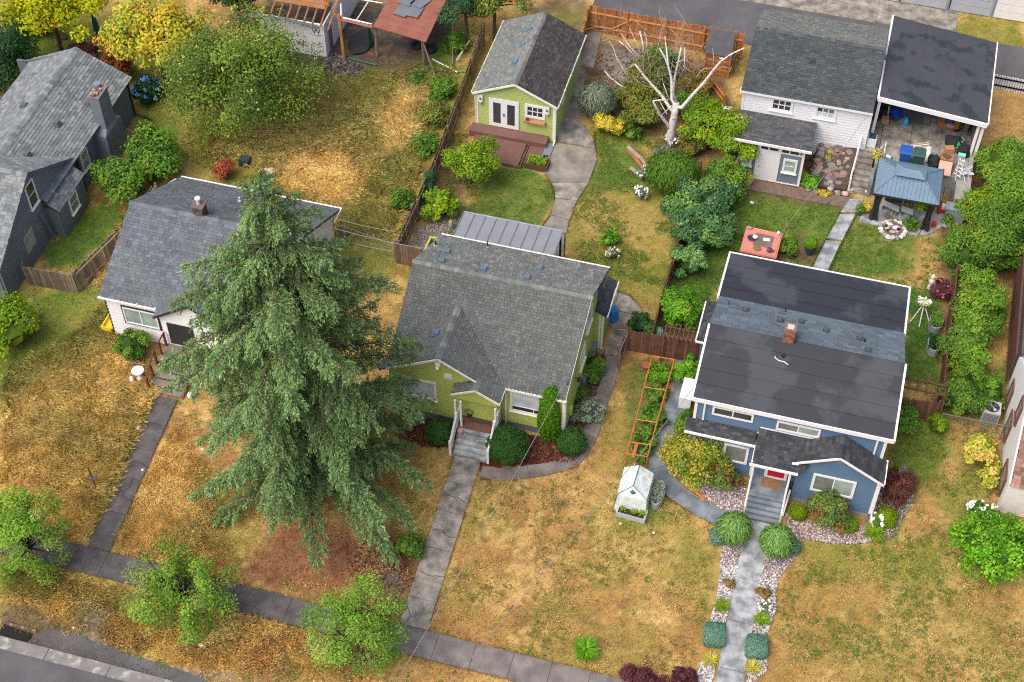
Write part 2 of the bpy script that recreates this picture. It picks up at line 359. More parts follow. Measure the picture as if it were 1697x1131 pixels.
# kinds: g green grass, G lush green, s soil, m mulch red, d straw, o olive, r red duff, k dark dirt, c gravelly grey
REG = [
 reg([(0,480),(120,470),(250,470),(200,560),(120,600),(70,610),(0,640)], 'g', .8, 25),
 reg([(60,560),(250,620),(230,900),(120,860),(30,760)], 'o', .45, 40),
 reg([(300,760),(420,800),(400,930),(260,930)], 'o', .45, 30),
 reg([(560,370),(650,390),(660,560),(600,520)], 'd', .3, 20),
 reg([(0,600),(90,590),(60,640),(0,680)], 'g', .7, 20),
 reg([(60,420),(150,340),(200,330),(205,360),(140,440),(80,440)], 'G', .95, 10),
 reg([(0,10),(260,30),(300,180),(60,220),(0,190)], 'o', .9, 20),
 reg([(10,100),(150,60),(200,80),(120,100),(20,140)], 'g', .6, 16),
 reg([(60,30),(140,60),(60,90),(0,90)], 'G', .6, 20),
 reg([(230,180),(300,180),(300,260),(220,260)], 'g', .9, 15),
 reg([(330,70),(760,90),(800,120),(660,380),(560,390),(400,330),(300,260)], 'o', .75, 25),
 reg([(520,130),(640,100),(700,140),(640,220),(560,220)], 'g', .5, 25),
 reg([(640,150),(740,100),(770,140),(690,290),(600,380),(560,360),(640,260)], 'g', .55, 22),
 reg([(480,270),(560,260),(600,300),(560,345),(480,320)], 'd', .8, 22),
 reg([(660,150),(700,160),(690,220),(640,260),(630,200)], 'd', .5, 14),
 reg([(560,360),(660,360),(660,450),(560,470)], 'g', .7, 15),
 reg([(440,0),(760,0),(745,90),(700,105),(540,130),(440,90)], 'k', .9, 14),
 reg([(600,70),(740,90),(700,140),(600,110)], 's', .6, 14),
 reg([(690,100),(760,70),(740,150),(700,150)], 'G', .6, 10),
 reg([(730,70),(790,40),(780,80),(740,110)], 'g', .8, 10),
 reg([(870,0),(975,0),(960,70),(880,40)], 'k', .55, 10),
 reg([(905,20),(960,20),(950,60),(910,50)], 'o', .6, 10),
 reg([(960,290),(1110,290),(1120,480),(980,470),(940,400)], 'g', .7, 18),
 reg([(1040,640),(1020,800),(900,1000),(1100,1000),(1190,960)], 'o', .2, 40),
 reg([(1300,920),(1560,900),(1697,1000),(1697,1131),(1300,1131)], 'o', .3, 60),
 reg([(740,290),(880,270),(925,320),(890,385),(740,400)], 'G', .8, 8),
 reg([(760,300),(790,300),(790,340),(750,340)], 'd', .5, 12),
 reg([(690,370),(770,355),(740,395),(700,430),(680,410)], 'c', .95, 6),
 reg([(700,280),(760,250),(790,300),(740,360),(690,350)], 's', .6, 10),
 reg([(960,200),(1060,220),(1120,260),(1130,420),(1090,520),(1000,480),(930,400),(985,300)], 'o', .65, 14),
 reg([(975,225),(1050,235),(1070,300),(985,330)], 'G', .75, 18),
 reg([(990,320),(1100,340),(1110,420),(1040,440),(1000,400)], 'd', .35, 22),
 reg([(960,330),(1010,320),(990,430),(950,430)], 'd', .3, 16),
 reg([(965,60),(1200,100),(1210,180),(1130,230),(1040,230),(960,180)], 's', .75, 10),
 reg([(1000,80),(1060,90),(1050,140),(1000,130)], 'c', .9, 12),
 reg([(1090,240),(1240,200),(1250,300),(1130,330),(1090,300)], 's', .5, 12),
 reg([(1130,330),(1240,300),(1400,340),(1360,450),(1210,430),(1150,560),(1090,560)], 'G', .95, 10),
 reg([(1240,320),(1390,345),(1370,400),(1230,370)], 'g', .6, 18),
 reg([(1370,360),(1450,350),(1560,390),(1540,470),(1370,450)], 'G', .75, 14),
 reg([(1290,380),(1360,400),(1350,450),(1290,430)], 'o', .5, 14),
 reg([(1540,380),(1560,440),(1550,480),(1500,480),(1520,400)], 'd', .55, 10),
 reg([(1500,470),(1560,480),(1560,640),(1495,640)], 'G', .9, 10),
 reg([(1490,690),(1580,660),(1570,760),(1500,840),(1480,900),(1440,880)], 'g', .9, 14),
 reg([(1560,610),(1680,600),(1660,700),(1560,690)], 'g', .9, 12),
 reg([(1540,820),(1640,760),(1640,860),(1560,880)], 'g', .5, 16),
 reg([(1320,890),(1460,900),(1560,900),(1560,960),(1330,960)], 'o', .8, 20),
 reg([(1580,30),(1697,30),(1697,85),(1580,70)], 'o', .8, 6),
 reg([(1620,160),(1697,170),(1697,260),(1610,240)], 'd', .5, 10),
 reg([(1480,140),(1520,140),(1520,180),(1480,180)], 'd', .4, 10),
 reg([(470,860),(580,870),(640,960),(560,1000),(440,980),(400,930)], 'r', .75, 18),
 reg([(620,880),(690,900),(680,1010),(640,1020),(600,960)], 'k', .6, 14),
 reg([(640,880),(700,890),(690,960),(640,960)], 'm', .6, 12),
 reg([(0,850),(60,840),(110,960),(60,990),(0,990)], 'g', .75, 20),
 reg([(40,930),(240,980),(200,1020),(60,1000)], 'o', .6, 20),
 reg([(240,760),(310,760),(320,850),(230,900)], 'd', .5, 20),
 reg([(200,700),(240,720),(190,880),(160,920),(150,860)], 'o', .4, 8),
 reg([(130,1000),(180,1010),(170,1080),(110,1080)], 'c', .7, 14),
 reg([(100,1060),(330,1110),(440,1131),(200,1131)], 'c', .75, 9),
 reg([(660,680),(760,700),(740,740),(660,730)], 'm', 1, 4),
 reg([(800,700),(960,740),(960,775),(900,770),(800,785)], 'm', 1, 4),
 reg([(960,590),(1015,590),(985,690),(960,760),(930,720)], 's', .95, 5),
 reg([(1030,610),(1060,610),(1070,680),(1050,740),(1040,800),(1020,790),(1040,700)], 'o', .6, 10),
 reg([(1050,600),(1120,600),(1090,780),(1040,770)], 's', .6, 6),
 reg([(1055,600),(1100,600),(1080,760),(1030,770)], 'g', .6, 10),
 reg([(1020,830),(1110,800),(1110,860),(1020,880)], 'g', .7, 8),
 reg([(1120,860),(1190,890),(1190,960),(1120,920)], 'o', .5, 14),
 reg([(1080,540),(1190,500),(1190,600),(1100,600)], 's', .6, 8),
 reg([(1300,370),(1370,405),(1350,440),(1290,420)], 's', .4, 8),
 reg([(1300,405),(1350,415),(1340,440),(1290,430)], 's', .8, 4),
 reg([(1230,300),(1420,325),(1400,350),(1225,315)], 's', .8, 5),
 reg([(1340,230),(1440,200),(1400,330),(1330,320)], 's', .9, 6),
 reg([(0,1000),(60,1010),(110,1040),(60,1075),(0,1050)], 'k', .7, 8),
 reg([(540,590),(660,560),(650,640),(600,640)], 'd', .6, 14),
 reg([(1560,300),(1697,280),(1697,470),(1560,560)], 's', .7, 10),
 reg([(0,100),(40,170),(0,210)], 's', .8, 14),
]
KC = {'g': (S(112,126,54), S(92,112,46)), 'G': (S(90,118,46), S(70,100,40)), 's': (S(112,90,72), S(80,64,54)),
      'm': (S(98,52,44), S(74,42,38)), 'd': (S(196,164,110), S(180,138,86)), 'o': (S(136,130,60), S(110,116,50)),
      'r': (S(142,98,74), S(122,82,64)), 'k': (S(84,78,74), S(66,60,58)), 'c': (S(140,130,122), S(112,104,98))}
def ground_col(x, y):
    n1 = fbm(x, y, .35, 3); n2 = fbm(x, y, 1.3, 21); n3 = fbm(x, y, 4.5, 37, 3); n4 = fbm(x, y, .12, 51)
    u, v = proj(x, y); u = u+(n2-.5)*34; v = v+(n3-.5)*26+(n1-.5)*14
    a = np.array(DRY[0]); b = np.array(DRY[1]); c = np.array(DRY[2])
    t = sm(.4, .6, n1+(n3-.5)*.25)[:, None]; col = a*(1-t)+b*t
    t = (sm(.52, .64, n2+(n3-.5)*.2)*.6)[:, None]; col = col*(1-t)+c*t
    t = (sm(.46, .6, fbm(x, y, .5, 77)+(n3-.5)*.25)*.5)[:, None]; col = col*(1-t)+np.array(S(136, 130, 64))*t
    green = t[:, 0].copy(); soil = np.zeros(len(x)); n5 = fbm(x, y, .9, 131); w5 = (sm(.58, .66, n5+(n3-.5)*.3)*.5)[:, None]; col = col*(1-w5)+np.array(S(204, 176, 116))*w5; w6 = (sm(.6, .68, fbm(x, y, 1.7, 151))*.45)[:, None]; col = col*(1-w6)+np.array(S(122, 96, 66))*w6
    for poly, k, amt, soft in REG:
        us = [p[0] for p in poly]; vs = [p[1] for p in poly]
        idx = np.where((u > min(us)-soft*2) & (u < max(us)+soft*2) & (v > min(vs)-soft*2) & (v < max(vs)+soft*2))[0]
        if not len(idx): continue
        d = sdpoly(u[idx], v[idx], poly)
        w = sm(soft, -soft, d)*amt; w = np.clip(w*(.7+.8*n2[idx]), 0, 1) if amt < .94 else w
        ca, cb = KC[k]; q = sm(.35, .65, n3[idx])[:, None]; kc = np.array(ca)*(1-q)+np.array(cb)*q
        col[idx] = col[idx]*(1-w[:, None])+kc*w[:, None]
        if k in 'gGo': green[idx] = np.maximum(green[idx], w); soil[idx] *= (1-w)
        elif k in 'smkc': soil[idx] = np.maximum(soil[idx], w)
    col = col*(1+(n3-.5)[:, None]*.34)*(1+(fbm(x, y, 9., 90, 2)-.5)[:, None]*.45)
    return col, green, soil, u, v

def axis(lo, hi, st, far):
    a = list(np.arange(lo, hi+1e-6, st)); g = []
    q = 1.5
    x = hi
    while x < far: x += q; q *= 1.6; g.append(x)
    p = []; q = 1.5; x = lo
    while x > -far: x -= q; q *= 1.6; p.append(x)
    return np.array(p[::-1]+a+g)
gx = axis(-42, 31, .15, 400); gy = axis(-27, 42, .15, 400)
GX, GY = np.meshgrid(gx, gy); fx, fy = GX.ravel(), GY.ravel()
gc, _, _, _, _ = ground_col(fx, fy)
gz = (fbm(fx, fy, .4, 5)-.5)*.05+(fbm(fx, fy, 2.5, 8, 2)-.5)*.03-.03
nx, ny = len(gx), len(gy)
me = bpy.data.meshes.new('ground'); me.vertices.add(nx*ny)
me.vertices.foreach_set('co', np.stack([fx, fy, gz], 1).astype(np.float32).ravel())
I = (np.arange(ny-1)[:, None]*nx+np.arange(nx-1)[None, :]).ravel()
F = np.stack([I, I+1, I+nx+1, I+nx], 1).astype(np.int32)
me.loops.add(F.size); me.loops.foreach_set('vertex_index', F.ravel()); me.polygons.add(len(F))
me.polygons.foreach_set('loop_start', np.arange(0, F.size, 4, dtype=np.int32)); me.polygons.foreach_set('use_smooth', [True]*len(F)); me.update(calc_edges=True)
ca = me.color_attributes.new('Col', 'FLOAT_COLOR', 'POINT'); ca.data.foreach_set('color', np.concatenate([gc, np.ones((len(gc), 1))], 1).astype(np.float32).ravel())
g = link('ground', me, M['ground']); g['kind'] = 'structure'

def leafmesh(name, P, Nn, L, W, Cc, mt, parent=None, loc=(0, 0, 0), T=None, fold=.15, extra=None):
    """many leaf-sized four-sided faces; P centres, Nn normals, L/W half sizes, T axis direction or None"""
    n = len(P); rs = nr
    Nn = Nn/(np.linalg.norm(Nn, axis=1, keepdims=True)+1e-9)
    R = rs.randn(n, 3) if T is None else T
    t = R-Nn*(R*Nn).sum(1, keepdims=True); t /= np.linalg.norm(t, axis=1, keepdims=True)+1e-9
    b = np.cross(Nn, t); L = np.broadcast_to(L, (n,))[:, None]; W = np.broadcast_to(W, (n,))[:, None]
    V = np.stack([P-t*L, P-b*W-Nn*W*fold*2, P+t*L-Nn*L*fold, P+b*W-Nn*W*fold*2], 1).reshape(-1, 3)-np.array(loc)
    F = np.arange(4*n, dtype=np.int32); C4 = np.ones((n, 4), np.float32); C4[:, :3] = Cc; C4 = np.repeat(C4, 4, 0)
    ls = np.arange(0, 4*n, 4, dtype=np.int32)
    if extra is not None:       # an MB with further solid geometry (dark cores that paint inner shade)
        ev = np.array(extra.v, np.float32).reshape(-1, 3)-np.array(loc); base = 4*n
        elt = np.array([len(f) for f in extra.f], np.int32); eli = np.concatenate([np.array(f, np.int32) for f in extra.f])+base
        ecol = np.ones((len(ev), 4), np.float32); k = 0
        for f, c in zip(extra.f, extra.fc):
            for i in f: ecol[i, :3] = c
        els = np.zeros(len(elt), np.int32); els[1:] = np.cumsum(elt)[:-1]; els += 4*n
        V = np.concatenate([V, ev]); F = np.concatenate([F, eli]); C4 = np.concatenate([C4, ecol]); ls = np.concatenate([ls, els])
    me = bpy.data.meshes.new(name); me.vertices.add(len(V)); me.vertices.foreach_set('co', V.astype(np.float32).ravel())
    me.loops.add(len(F)); me.loops.foreach_set('vertex_index', F); me.polygons.add(len(ls)); me.polygons.foreach_set('loop_start', ls); me.polygons.foreach_set('use_smooth', [False]*len(ls))
    me.update(calc_edges=True)
    a = me.color_attributes.new('Col', 'FLOAT_COLOR', 'POINT'); a.data.foreach_set('color', C4.ravel())
    return link(name, me, mt, parent, (0, 0, 0) if parent is not None else loc)

# grass blades: short turf everywhere, long straw-coloured grass in the neglected lot
def grass(name, n, polypx, hmin, hmax, w, seed, lean=.5, nosoil=True, dark=1.25, streak=0., edge=26):
    rs = np.random.RandomState(seed)
    us = [p[0] for p in polypx]; vs = [p[1] for p in polypx]
    u = rs.uniform(min(us), max(us), n*2); v = rs.uniform(min(vs), max(vs), n*2)
    k = sdpoly(u, v, polypx) < 0; u, v = u[k][:n], v[k][:n]
    d = FW[None]*CAMF+RT[None]*(u-848.5)[:, None]+DN[None]*(v-565.5)[:, None]
    p = CP[None]+d*((0-CP[2])/d[:, 2])[:, None]; x, y = p[:, 0], p[:, 1]
    c, gr, so, _, _ = ground_col(x, y); keep = rs.rand(len(x)) > so*1.1
    for (x0, x1, y0, y1) in NOGRASS: keep &= ~((x > x0) & (x < x1) & (y > y0) & (y < y1))
    for pl in NOPX: keep &= sdpoly(u, v, pl) > 0
    if streak: keep &= (fbm(x, y, 1.1, 61) > .36)
    sdv = -sdpoly(u, v, polypx); keep &= rs.rand(len(x)) < np.clip(sdv/max(8., edge), 0, 1)**1.2
    x, y, c, gr = x[keep], y[keep], c[keep], gr[keep]; n = len(x)
    h = rs.uniform(hmin, hmax, n)*(.6+.8*fbm(x, y, .8, 31)); a = rs.uniform(0, 2*pi, n)
    la = a*.6+fbm(x, y, .35, 44)*9; ln = h*lean*rs.uniform(.1, 1.2, n)
    cx, sx = np.cos(a)*w*rs.uniform(.6, 1.4, n), np.sin(a)*w*rs.uniform(.6, 1.4, n)
    z0 = np.full(n, -.03)
    V = np.stack([np.stack([x-cx, y-sx, z0], 1), np.stack([x+cx, y+sx, z0], 1),
                  np.stack([x+cx*.5+np.cos(la)*ln*.5, y+sx*.5+np.sin(la)*ln*.5, h*.62], 1), np.stack([x+np.cos(la)*ln, y+np.sin(la)*ln, h*(1-.25*lean)], 1)], 1)
    if hmin > .09: c = c*.6+np.array(S(206, 184, 128))*.4*np.linalg.norm(c, axis=1)[:, None]*2.0
    c = c*rs.uniform(.8, 1.28, n)[:, None]*dark
    me = bpy.data.meshes.new(name); V = V.reshape(-1, 3); me.vertices.add(len(V)); me.vertices.foreach_set('co', V.astype(np.float32).ravel())
    me.loops.add(4*n); me.loops.foreach_set('vertex_index', np.arange(4*n, dtype=np.int32)); me.polygons.add(n)
    me.polygons.foreach_set('loop_start', np.arange(0, 4*n, 4, dtype=np.int32)); me.polygons.foreach_set('use_smooth', [False]*n); me.update(calc_edges=True)
    C4 = np.ones((n, 4)); C4[:, :3] = np.clip(c, 0, 1); C4 = np.repeat(C4, 4, 0)
    a_ = me.color_attributes.new('Col', 'FLOAT_COLOR', 'POINT'); a_.data.foreach_set('color', C4.astype(np.float32).ravel())
    o = link(name, me, M['grass']); o['kind'] = 'stuff'; return o
NOGRASS = [(-20.3,-11,-5.2,4.1), (-4.7,4.2,-6.0,1.4), (-4,1.2,1,8), (10,19.5,-6.2,4.6), (-6.7,-1.6,12.6,22), (-33,-26,-4,11.4), (15.5,22.3,13.6,27), (8.5,16,15.4,24.4),
           (-17,32,26.2,31.6), (-60,60,-18.9,-17.45), (-.75,.95,-17.5,-7), (13.7,15.05,-24,-7.6), (25.1,40,-4.2,9), (-18.5,-14.5,19,27), (3.9,5.2,.6,2.9), (-40,40,-40,-24.2)]
NOPX = [[(151,899),(252,677),(300,680),(178,912)],  [(905,285),(900,240),(915,200),(980,60),(1005,70),(960,170),(985,225),(990,280),(945,350),(940,390),(905,385),(930,330)],
        [(1408,330),(1430,330),(1375,450),(1348,440)], [(1019,483),(1045,490),(1064,517),(1043,545),(1035,590),(985,690),(965,750),(900,790),(790,795),(790,770),(900,760),(960,740),(985,640),(1008,588)],
        [(1065,770),(1105,830),(1190,870),(1225,860),(1200,830),(1120,790),(1100,760),(1150,640),(1118,640)],
        [(0,1040),(100,1070),(340,1131),(0,1131)], [(1100,770),(1235,800),(1235,860),(1160,830)], [(1300,850),(1480,870),(1440,905),(1310,890),(1290,960),(1250,1131),(1255,890)], [(1190,900),(1230,900),(1190,1131),(1150,1131)],
        [(1410,360),(1480,340),(1590,340),(1545,388),(1425,370)]]
EDG = True
grass('lawn_grass', 330000, [(-60,-30),(1760,-30),(1760,1180),(-60,1180)], .035, .085, .016, 1, lean=.6, edge=1)
GB=1.55
grass('tall_dry_grass', 95000, [(0,620),(110,560),(170,500),(200,570),(270,640),(150,900),(60,900),(0,850)], .2, .5, .0095, 2, lean=1.2, dark=1.8)
grass('overgrown_lot_grass', 110000, [(380,130),(560,120),(720,110),(760,110),(700,290),(655,400),(560,400),(430,290),(330,260)], .2, .55, .0095, 3, lean=1.1, dark=1.8)
grass('verge_grass', 52000, [(0,930),(60,930),(200,970),(520,1035),(640,1131),(340,1120),(100,1060),(0,1000)], .1, .3, .0095, 4, lean=1., dark=1.8)
grass('shaggy_lawn_grass', 42000, [(240,700),(320,700),(420,1000),(230,940),(180,930)], .1, .25, .0095, 5, lean=1., dark=1.8)
grass('side_yard_grass', 9000, [(205,350),(215,380),(170,500),(150,470)], .2, .5, .0095, 6, lean=1., dark=1.8)

# ================================================================== ROADS AND PATHS
def struct(name, mb, mt): return solo(name, mb, mt, kind='structure')
struct('alley', MB().box(-2.6, 120, 27.5, 31.8, -.12, .012), M['asphalt'])
struct('street', MB().box(-120, 120, -44, -23.42, -.2, .012), M['asphalt'])
kb = MB(); 
for i in range(40):
    x = -60+i*3.0; kb.box(x, x+2.97, -23.42, -22.85, -.15, .07)
struct('kerb', kb, M['kerb'])
ap_ = [tuple(at(u, v, 0)[:2]) for u, v in ((40,1068),(70,1050),(100,1040),(128,1046),(150,1062),(185,1072),(230,1090),(290,1108),(345,1128),(330,1140),(120,1092),(60,1080))]
struct('driveway_patch', MB().prism(ap_, -.1, .022), M['asphalt'])
# alley apron of the garages opposite
ap = thing('apron', None, None, (10, 33, 0), kind='structure')
xs = [-9, -4.6, -.2, 4.2, 8.1, 11.9, 15.2, 20.2]
for a, b in zip(xs[:-1], xs[1:]): part('slab', MB().box(a, b-.03, 31.82, 34.3, -.12, .03), M['concrete2'], ap)

def slabs(name, quads, mt, z=.045, loc=None, kind='structure', px=True, t=.12):
    c = at(*quads[0][0]) if px else (*quads[0][0], 0)
    r = thing(name, None, None, (float(c[0]), float(c[1]), 0), kind=kind)
    for q in quads:
        w = [tuple(at(*p, z)[:2]) if px else p for p in q]
        cx = sum(p[0] for p in w)/len(w); cy = sum(p[1] for p in w)/len(w)
        w = [(cx+(p[0]-cx)*.992, cy+(p[1]-cy)*.992) for p in w]
        part('slab', MB().prism(w, z-t, z+rnd.uniform(-.004, .006)), mt if not isinstance(mt, list) else mt[rnd.randrange(len(mt))], r)
    return r
# public sidewalk
r = thing('sidewalk', None, None, (0, -18, 0), kind='structure')
x = -36.
while x < 40:
    w = rnd.uniform(2.2, 2.9) if x < -6 else 1.75
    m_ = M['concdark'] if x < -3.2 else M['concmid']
    if abs(x+15.9) < 1.3: w = 1.5
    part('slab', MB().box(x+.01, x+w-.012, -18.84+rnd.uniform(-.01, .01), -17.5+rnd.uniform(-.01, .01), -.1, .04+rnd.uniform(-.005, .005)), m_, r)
    x += w
def walk_y(name, x0, x1, ys, mt, skew=(0, 0), z=.045):
    r = thing(name, None, None, ((x0+x1)/2, ys[0], 0), kind='structure')
    n = len(ys)-1; tot = ys[-1]-ys[0]
    for a, b in zip(ys[:-1], ys[1:]):
        fa, fb = (a-ys[0])/tot, (b-ys[0])/tot
        L = lambda f: skew[0]*(1-f)+skew[1]*f
        part('slab', MB().prism([(x0+L(fa), a+.012), (x1+L(fa), a+.012), (x1+L(fb), b-.012), (x0+L(fb), b-.012)], -.08, z+rnd.uniform(-.008, .01)), mt, r)
    return r
walk_y('front_walk', -.72, .6, [-17.47, -16.0, -13.25, -11.13, -9.44, -7.87], M['concrete2'], skew=(.3, 0))
walk_y('front_walk', -15.85, -14.75, [-17.48, -15.4, -13.4, -11.6, -10.0, -8.3], M['concdark'], skew=(.1, -.5))
walk_y('front_walk', 13.8, 15.05, [-24.1, -21.5, -19.9, -18.86], M['concblue'])
fw_ = walk_y('front_walk', 13.72, 14.9, [-15.77, -13.3, -11.0, -9.2, -7.72], M['concblue'], skew=(.08, .0))
for i, (ya, yb) in enumerate([(-17.48, -16.65), (-16.63, -15.79)]):
    part('step', MB().box(13.82, 15.05, ya, yb, -.05, -.02+i*.02+.05), M['concblue'], fw_)
slabs('garden_walk', [[(p[0]*.336+700, p[1]*.336) for p in q] for q in [
    [(810,130),(895,135),(875,205),(790,198)], [(790,198),(875,205),(845,335),(765,325)], [(765,325),(805,332),(800,400),(780,480),(715,475)],
    [(715,480),(782,482),(790,560),(775,585),(680,578)], [(680,580),(775,588),(840,680),(850,730),(665,700),(655,640)],
    [(640,705),(852,735),(862,790),(820,898),(640,900),(600,860),(610,760)], [(640,902),(822,900),(762,990),(655,975),(652,930)],
    [(655,978),(760,992),(725,1085),(635,1060)], [(635,1063),(723,1087),(712,1150),(570,1150)]]], [M['concrete'], M['concrete2']])
slabs('patio', [[(-3.9,1.2),(-1.4,1.2),(-1.4,4.6),(-3.9,4.6)], [(-1.37,1.2),(1.3,1.2),(1.3,4.6),(-1.37,4.6)], [(-3.9,4.63),(-1.4,4.63),(-1.4,7.4),(-3.9,7.4)], [(-1.37,4.63),(.9,4.63),(.9,8.0),(-1.37,8.0)], [(1.33,1.2),(3.9,1.2),(3.9,3.2),(1.33,3.2)]], M['concrete'], px=False, z=.04)
slabs('side_patio', [[(1010,478),(1024,484),(1019,512),(1004,512)], [(1026,485),(1040,490),(1057,504),(1064,517),(1060,524),(1021,514)], [(1021,517),(1059,527),(1054,532),(1043,545),(1012,543),(1006,530)], [(1012,546),(1043,548),(1037,590),(1002,588)]], M['concrete2'])
def ribbon(name, pts, w, mt, seg=1.3, z=.04):
    P = [np.array(p[:2]) for p in pts]; d = [0]
    for a, b in zip(P[:-1], P[1:]): d.append(d[-1]+np.linalg.norm(b-a))
    def ev(s):
        s = max(0, min(d[-1]-1e-6, s)); i = max(j for j in range(len(d)) if d[j] <= s); i = min(i, len(P)-2)
        f = (s-d[i])/(d[i+1]-d[i]); return P[i]*(1-f)+P[i+1]*f
    n = max(1, int(d[-1]/seg)); r = thing(name, None, None, (P[0][0], P[0][1], 0), kind='structure')
    for i in range(n):
        a, b = i*d[-1]/n+.01, (i+1)*d[-1]/n-.01; L, Rr = [], []
        for k in range(4):
            s = a+(b-a)*k/3; p = ev(s); t = ev(s+.15)-ev(s-.15); t /= np.linalg.norm(t)+1e-9; q = np.array([-t[1], t[0]])*w/2
            L.append(tuple(p+q)); Rr.append(tuple(p-q))
        part('slab', MB().prism(Rr+L[::-1], -.06, z+rnd.uniform(-.004, .006)), mt, r)
    return r
ribbon('side_path', [at(*p) for p in ((1018,592),(1010,625),(998,660),(984,705),(970,742),(950,764),(915,777),(870,783),(830,788),(797,782))], .72, M['concmid'], 2.2)
ribbon('side_walk', [at(*p) for p in ((1138,600),(1130,650),(1108,710),(1088,768),(1108,805),(1150,836),(1196,860),(1232,872))], 1.02, M['bluestone'], 1.7)
slabs('back_walk', [[(1408,330),(1432,330),(1420,352),(1393,352)], [(1392,355),(1418,355),(1396,398),(1370,395)], [(1369,398),(1394,401),(1372,448),(1346,445)]], M['concblue'])
# paver strip before the small shed
r = thing('paver_strip', None, None, (10, 15, 0), kind='structure')
for i in range(14):
    for j in range(2):
        x = 8.6+i*.5+(.25 if j else 0); part('paver', MB().box(x, x+.49, 14.55+j*.43, 14.97+j*.43, -.05, .03+rnd.uniform(0, .005)), M['paver'], r)
# concrete ground slab below the gazebo
slabs('gazebo_pad', [[(1423,368),(1437,335),(1485,343),(1470,377)], [(1472,378),(1487,343),(1545,350),(1520,392),(1500,386)], [(1522,391),(1547,350),(1592,352),(1560,376),(1542,388)]], M['concblue'])
# raised terrace of the garage and carport
tr = thing('terrace', None, None, (19, 22, 0), kind='structure')
part('retaining_wall', MB().box(16.72, 21.75, 17.25, 17.45, -.1, 1.3).box(21.75, 22.0, 15.6, 26.2, -.1, 1.32).box(16.6, 16.72, 17.25, 18.4, -.1, 1.3).box(21.2, 21.75, 15.6, 17.25, -.1, 1.25), M['foundraw'], tr)
for i, (a, b) in enumerate(((16.73, 18.35), (18.37, 20.05), (20.07, 21.74))):
    for c_, d_ in ((17.46, 20.3), (20.32, 23.2), (23.22, 26.3)):
        part('slab', MB().box(a, b, c_, d_, -.1, 1.3+rnd.uniform(-.003, .003)), M['concrete2'], tr)
part('bank', MB().box(13.2, 16.7, 18.45, 26.2, -.1, 1.26), M['concrete2'], tr)

def edge_grass(name, lines, n, w, h, seed, spread=.07):
    rs = np.random.RandomState(seed); X, Y = [], []
    tot = sum(hypot(b[0]-a[0], b[1]-a[1]) for a, b in lines)
    for a, b in lines:
        L = hypot(b[0]-a[0], b[1]-a[1]); k = int(n*L/tot); t = rs.rand(k); px_, py_ = -(b[1]-a[1])/L, (b[0]-a[0])/L
        s = rs.randn(k)*spread*(.35+1.1*fbm(t*L*1.0+a[0], t*0+a[1]+seed, 1.6, seed))
        X.append(a[0]+(b[0]-a[0])*t+px_*s); Y.append(a[1]+(b[1]-a[1])*t+py_*s)
    x, y = np.concatenate(X), np.concatenate(Y); n = len(x); c, _, _, _, _ = ground_col(x, y)
    a = rs.uniform(0, 2*pi, n); hh = rs.uniform(.4, 1., n)*h; cx, sx = np.cos(a)*w, np.sin(a)*w; l = rs.uniform(0, 2*pi, n); ln = hh*.6
    z0 = np.zeros(n)
    V = np.stack([np.stack([x-cx, y-sx, z0], 1), np.stack([x+cx, y+sx, z0], 1), np.stack([x+cx*.5+np.cos(l)*ln*.5, y+sx*.5+np.sin(l)*ln*.5, hh*.7], 1), np.stack([x+np.cos(l)*ln, y+np.sin(l)*ln, hh], 1)], 1).reshape(-1, 3)
    me = bpy.data.meshes.new(name); me.vertices.add(len(V)); me.vertices.foreach_set('co', V.astype(np.float32).ravel()); me.loops.add(4*n); me.loops.foreach_set('vertex_index', np.arange(4*n, dtype=np.int32)); me.polygons.add(n)
    me.polygons.foreach_set('loop_start', np.arange(0, 4*n, 4, dtype=np.int32)); me.polygons.foreach_set('use_smooth', [False]*n); me.update(calc_edges=True)
    C4 = np.ones((n, 4)); C4[:, :3] = np.clip(c*rs.uniform(.6, 1.15, n)[:, None], 0, 1); C4 = np.repeat(C4, 4, 0)
    ca = me.color_attributes.new('Col', 'FLOAT_COLOR', 'POINT'); ca.data.foreach_set('color', C4.astype(np.float32).ravel()); o = link(name, me, M['grass']); o['kind'] = 'stuff'
pp = lambda L: [(tuple(at(*a, 0)[:2]), tuple(at(*b, 0)[:2])) for a, b in zip(L[:-1], L[1:])]
edge_grass('edging_grass', [((-36, -17.5), (30, -17.5)), ((-36, -18.84), (30, -18.84)), ((-.42, -17.4), (-.72, -7.9)), ((.9, -17.4), (.6, -7.9)), ((-15.75, -17.4), (-16.35, -8.4)), ((-14.65, -17.4), (-15.25, -8.4))], 30000, .012, .09, 5)
edge_grass('edging_grass', pp([(905,285),(918,320),(920,345),(893,385)])+pp([(985,218),(988,262),(975,300),(955,335),(943,365),(938,385)])+pp([(1019,483),(1045,491),(1064,517),(1045,543)])+pp([(1025,592),(1000,665),(985,712),(972,755),(945,776),(870,792),(795,794)])+pp([(1393,352),(1346,446)])+pp([(1420,352),(1374,450)])+pp([(1080,780),(1110,830),(1195,876)]), 16000, .012, .08, 6)
edge_grass('gutter_weeds', [((-36, -22.8), (-9, -22.8)), ((-36, -22.75), (-9, -22.7))], 6000, .014, .1, 7, spread=.2)
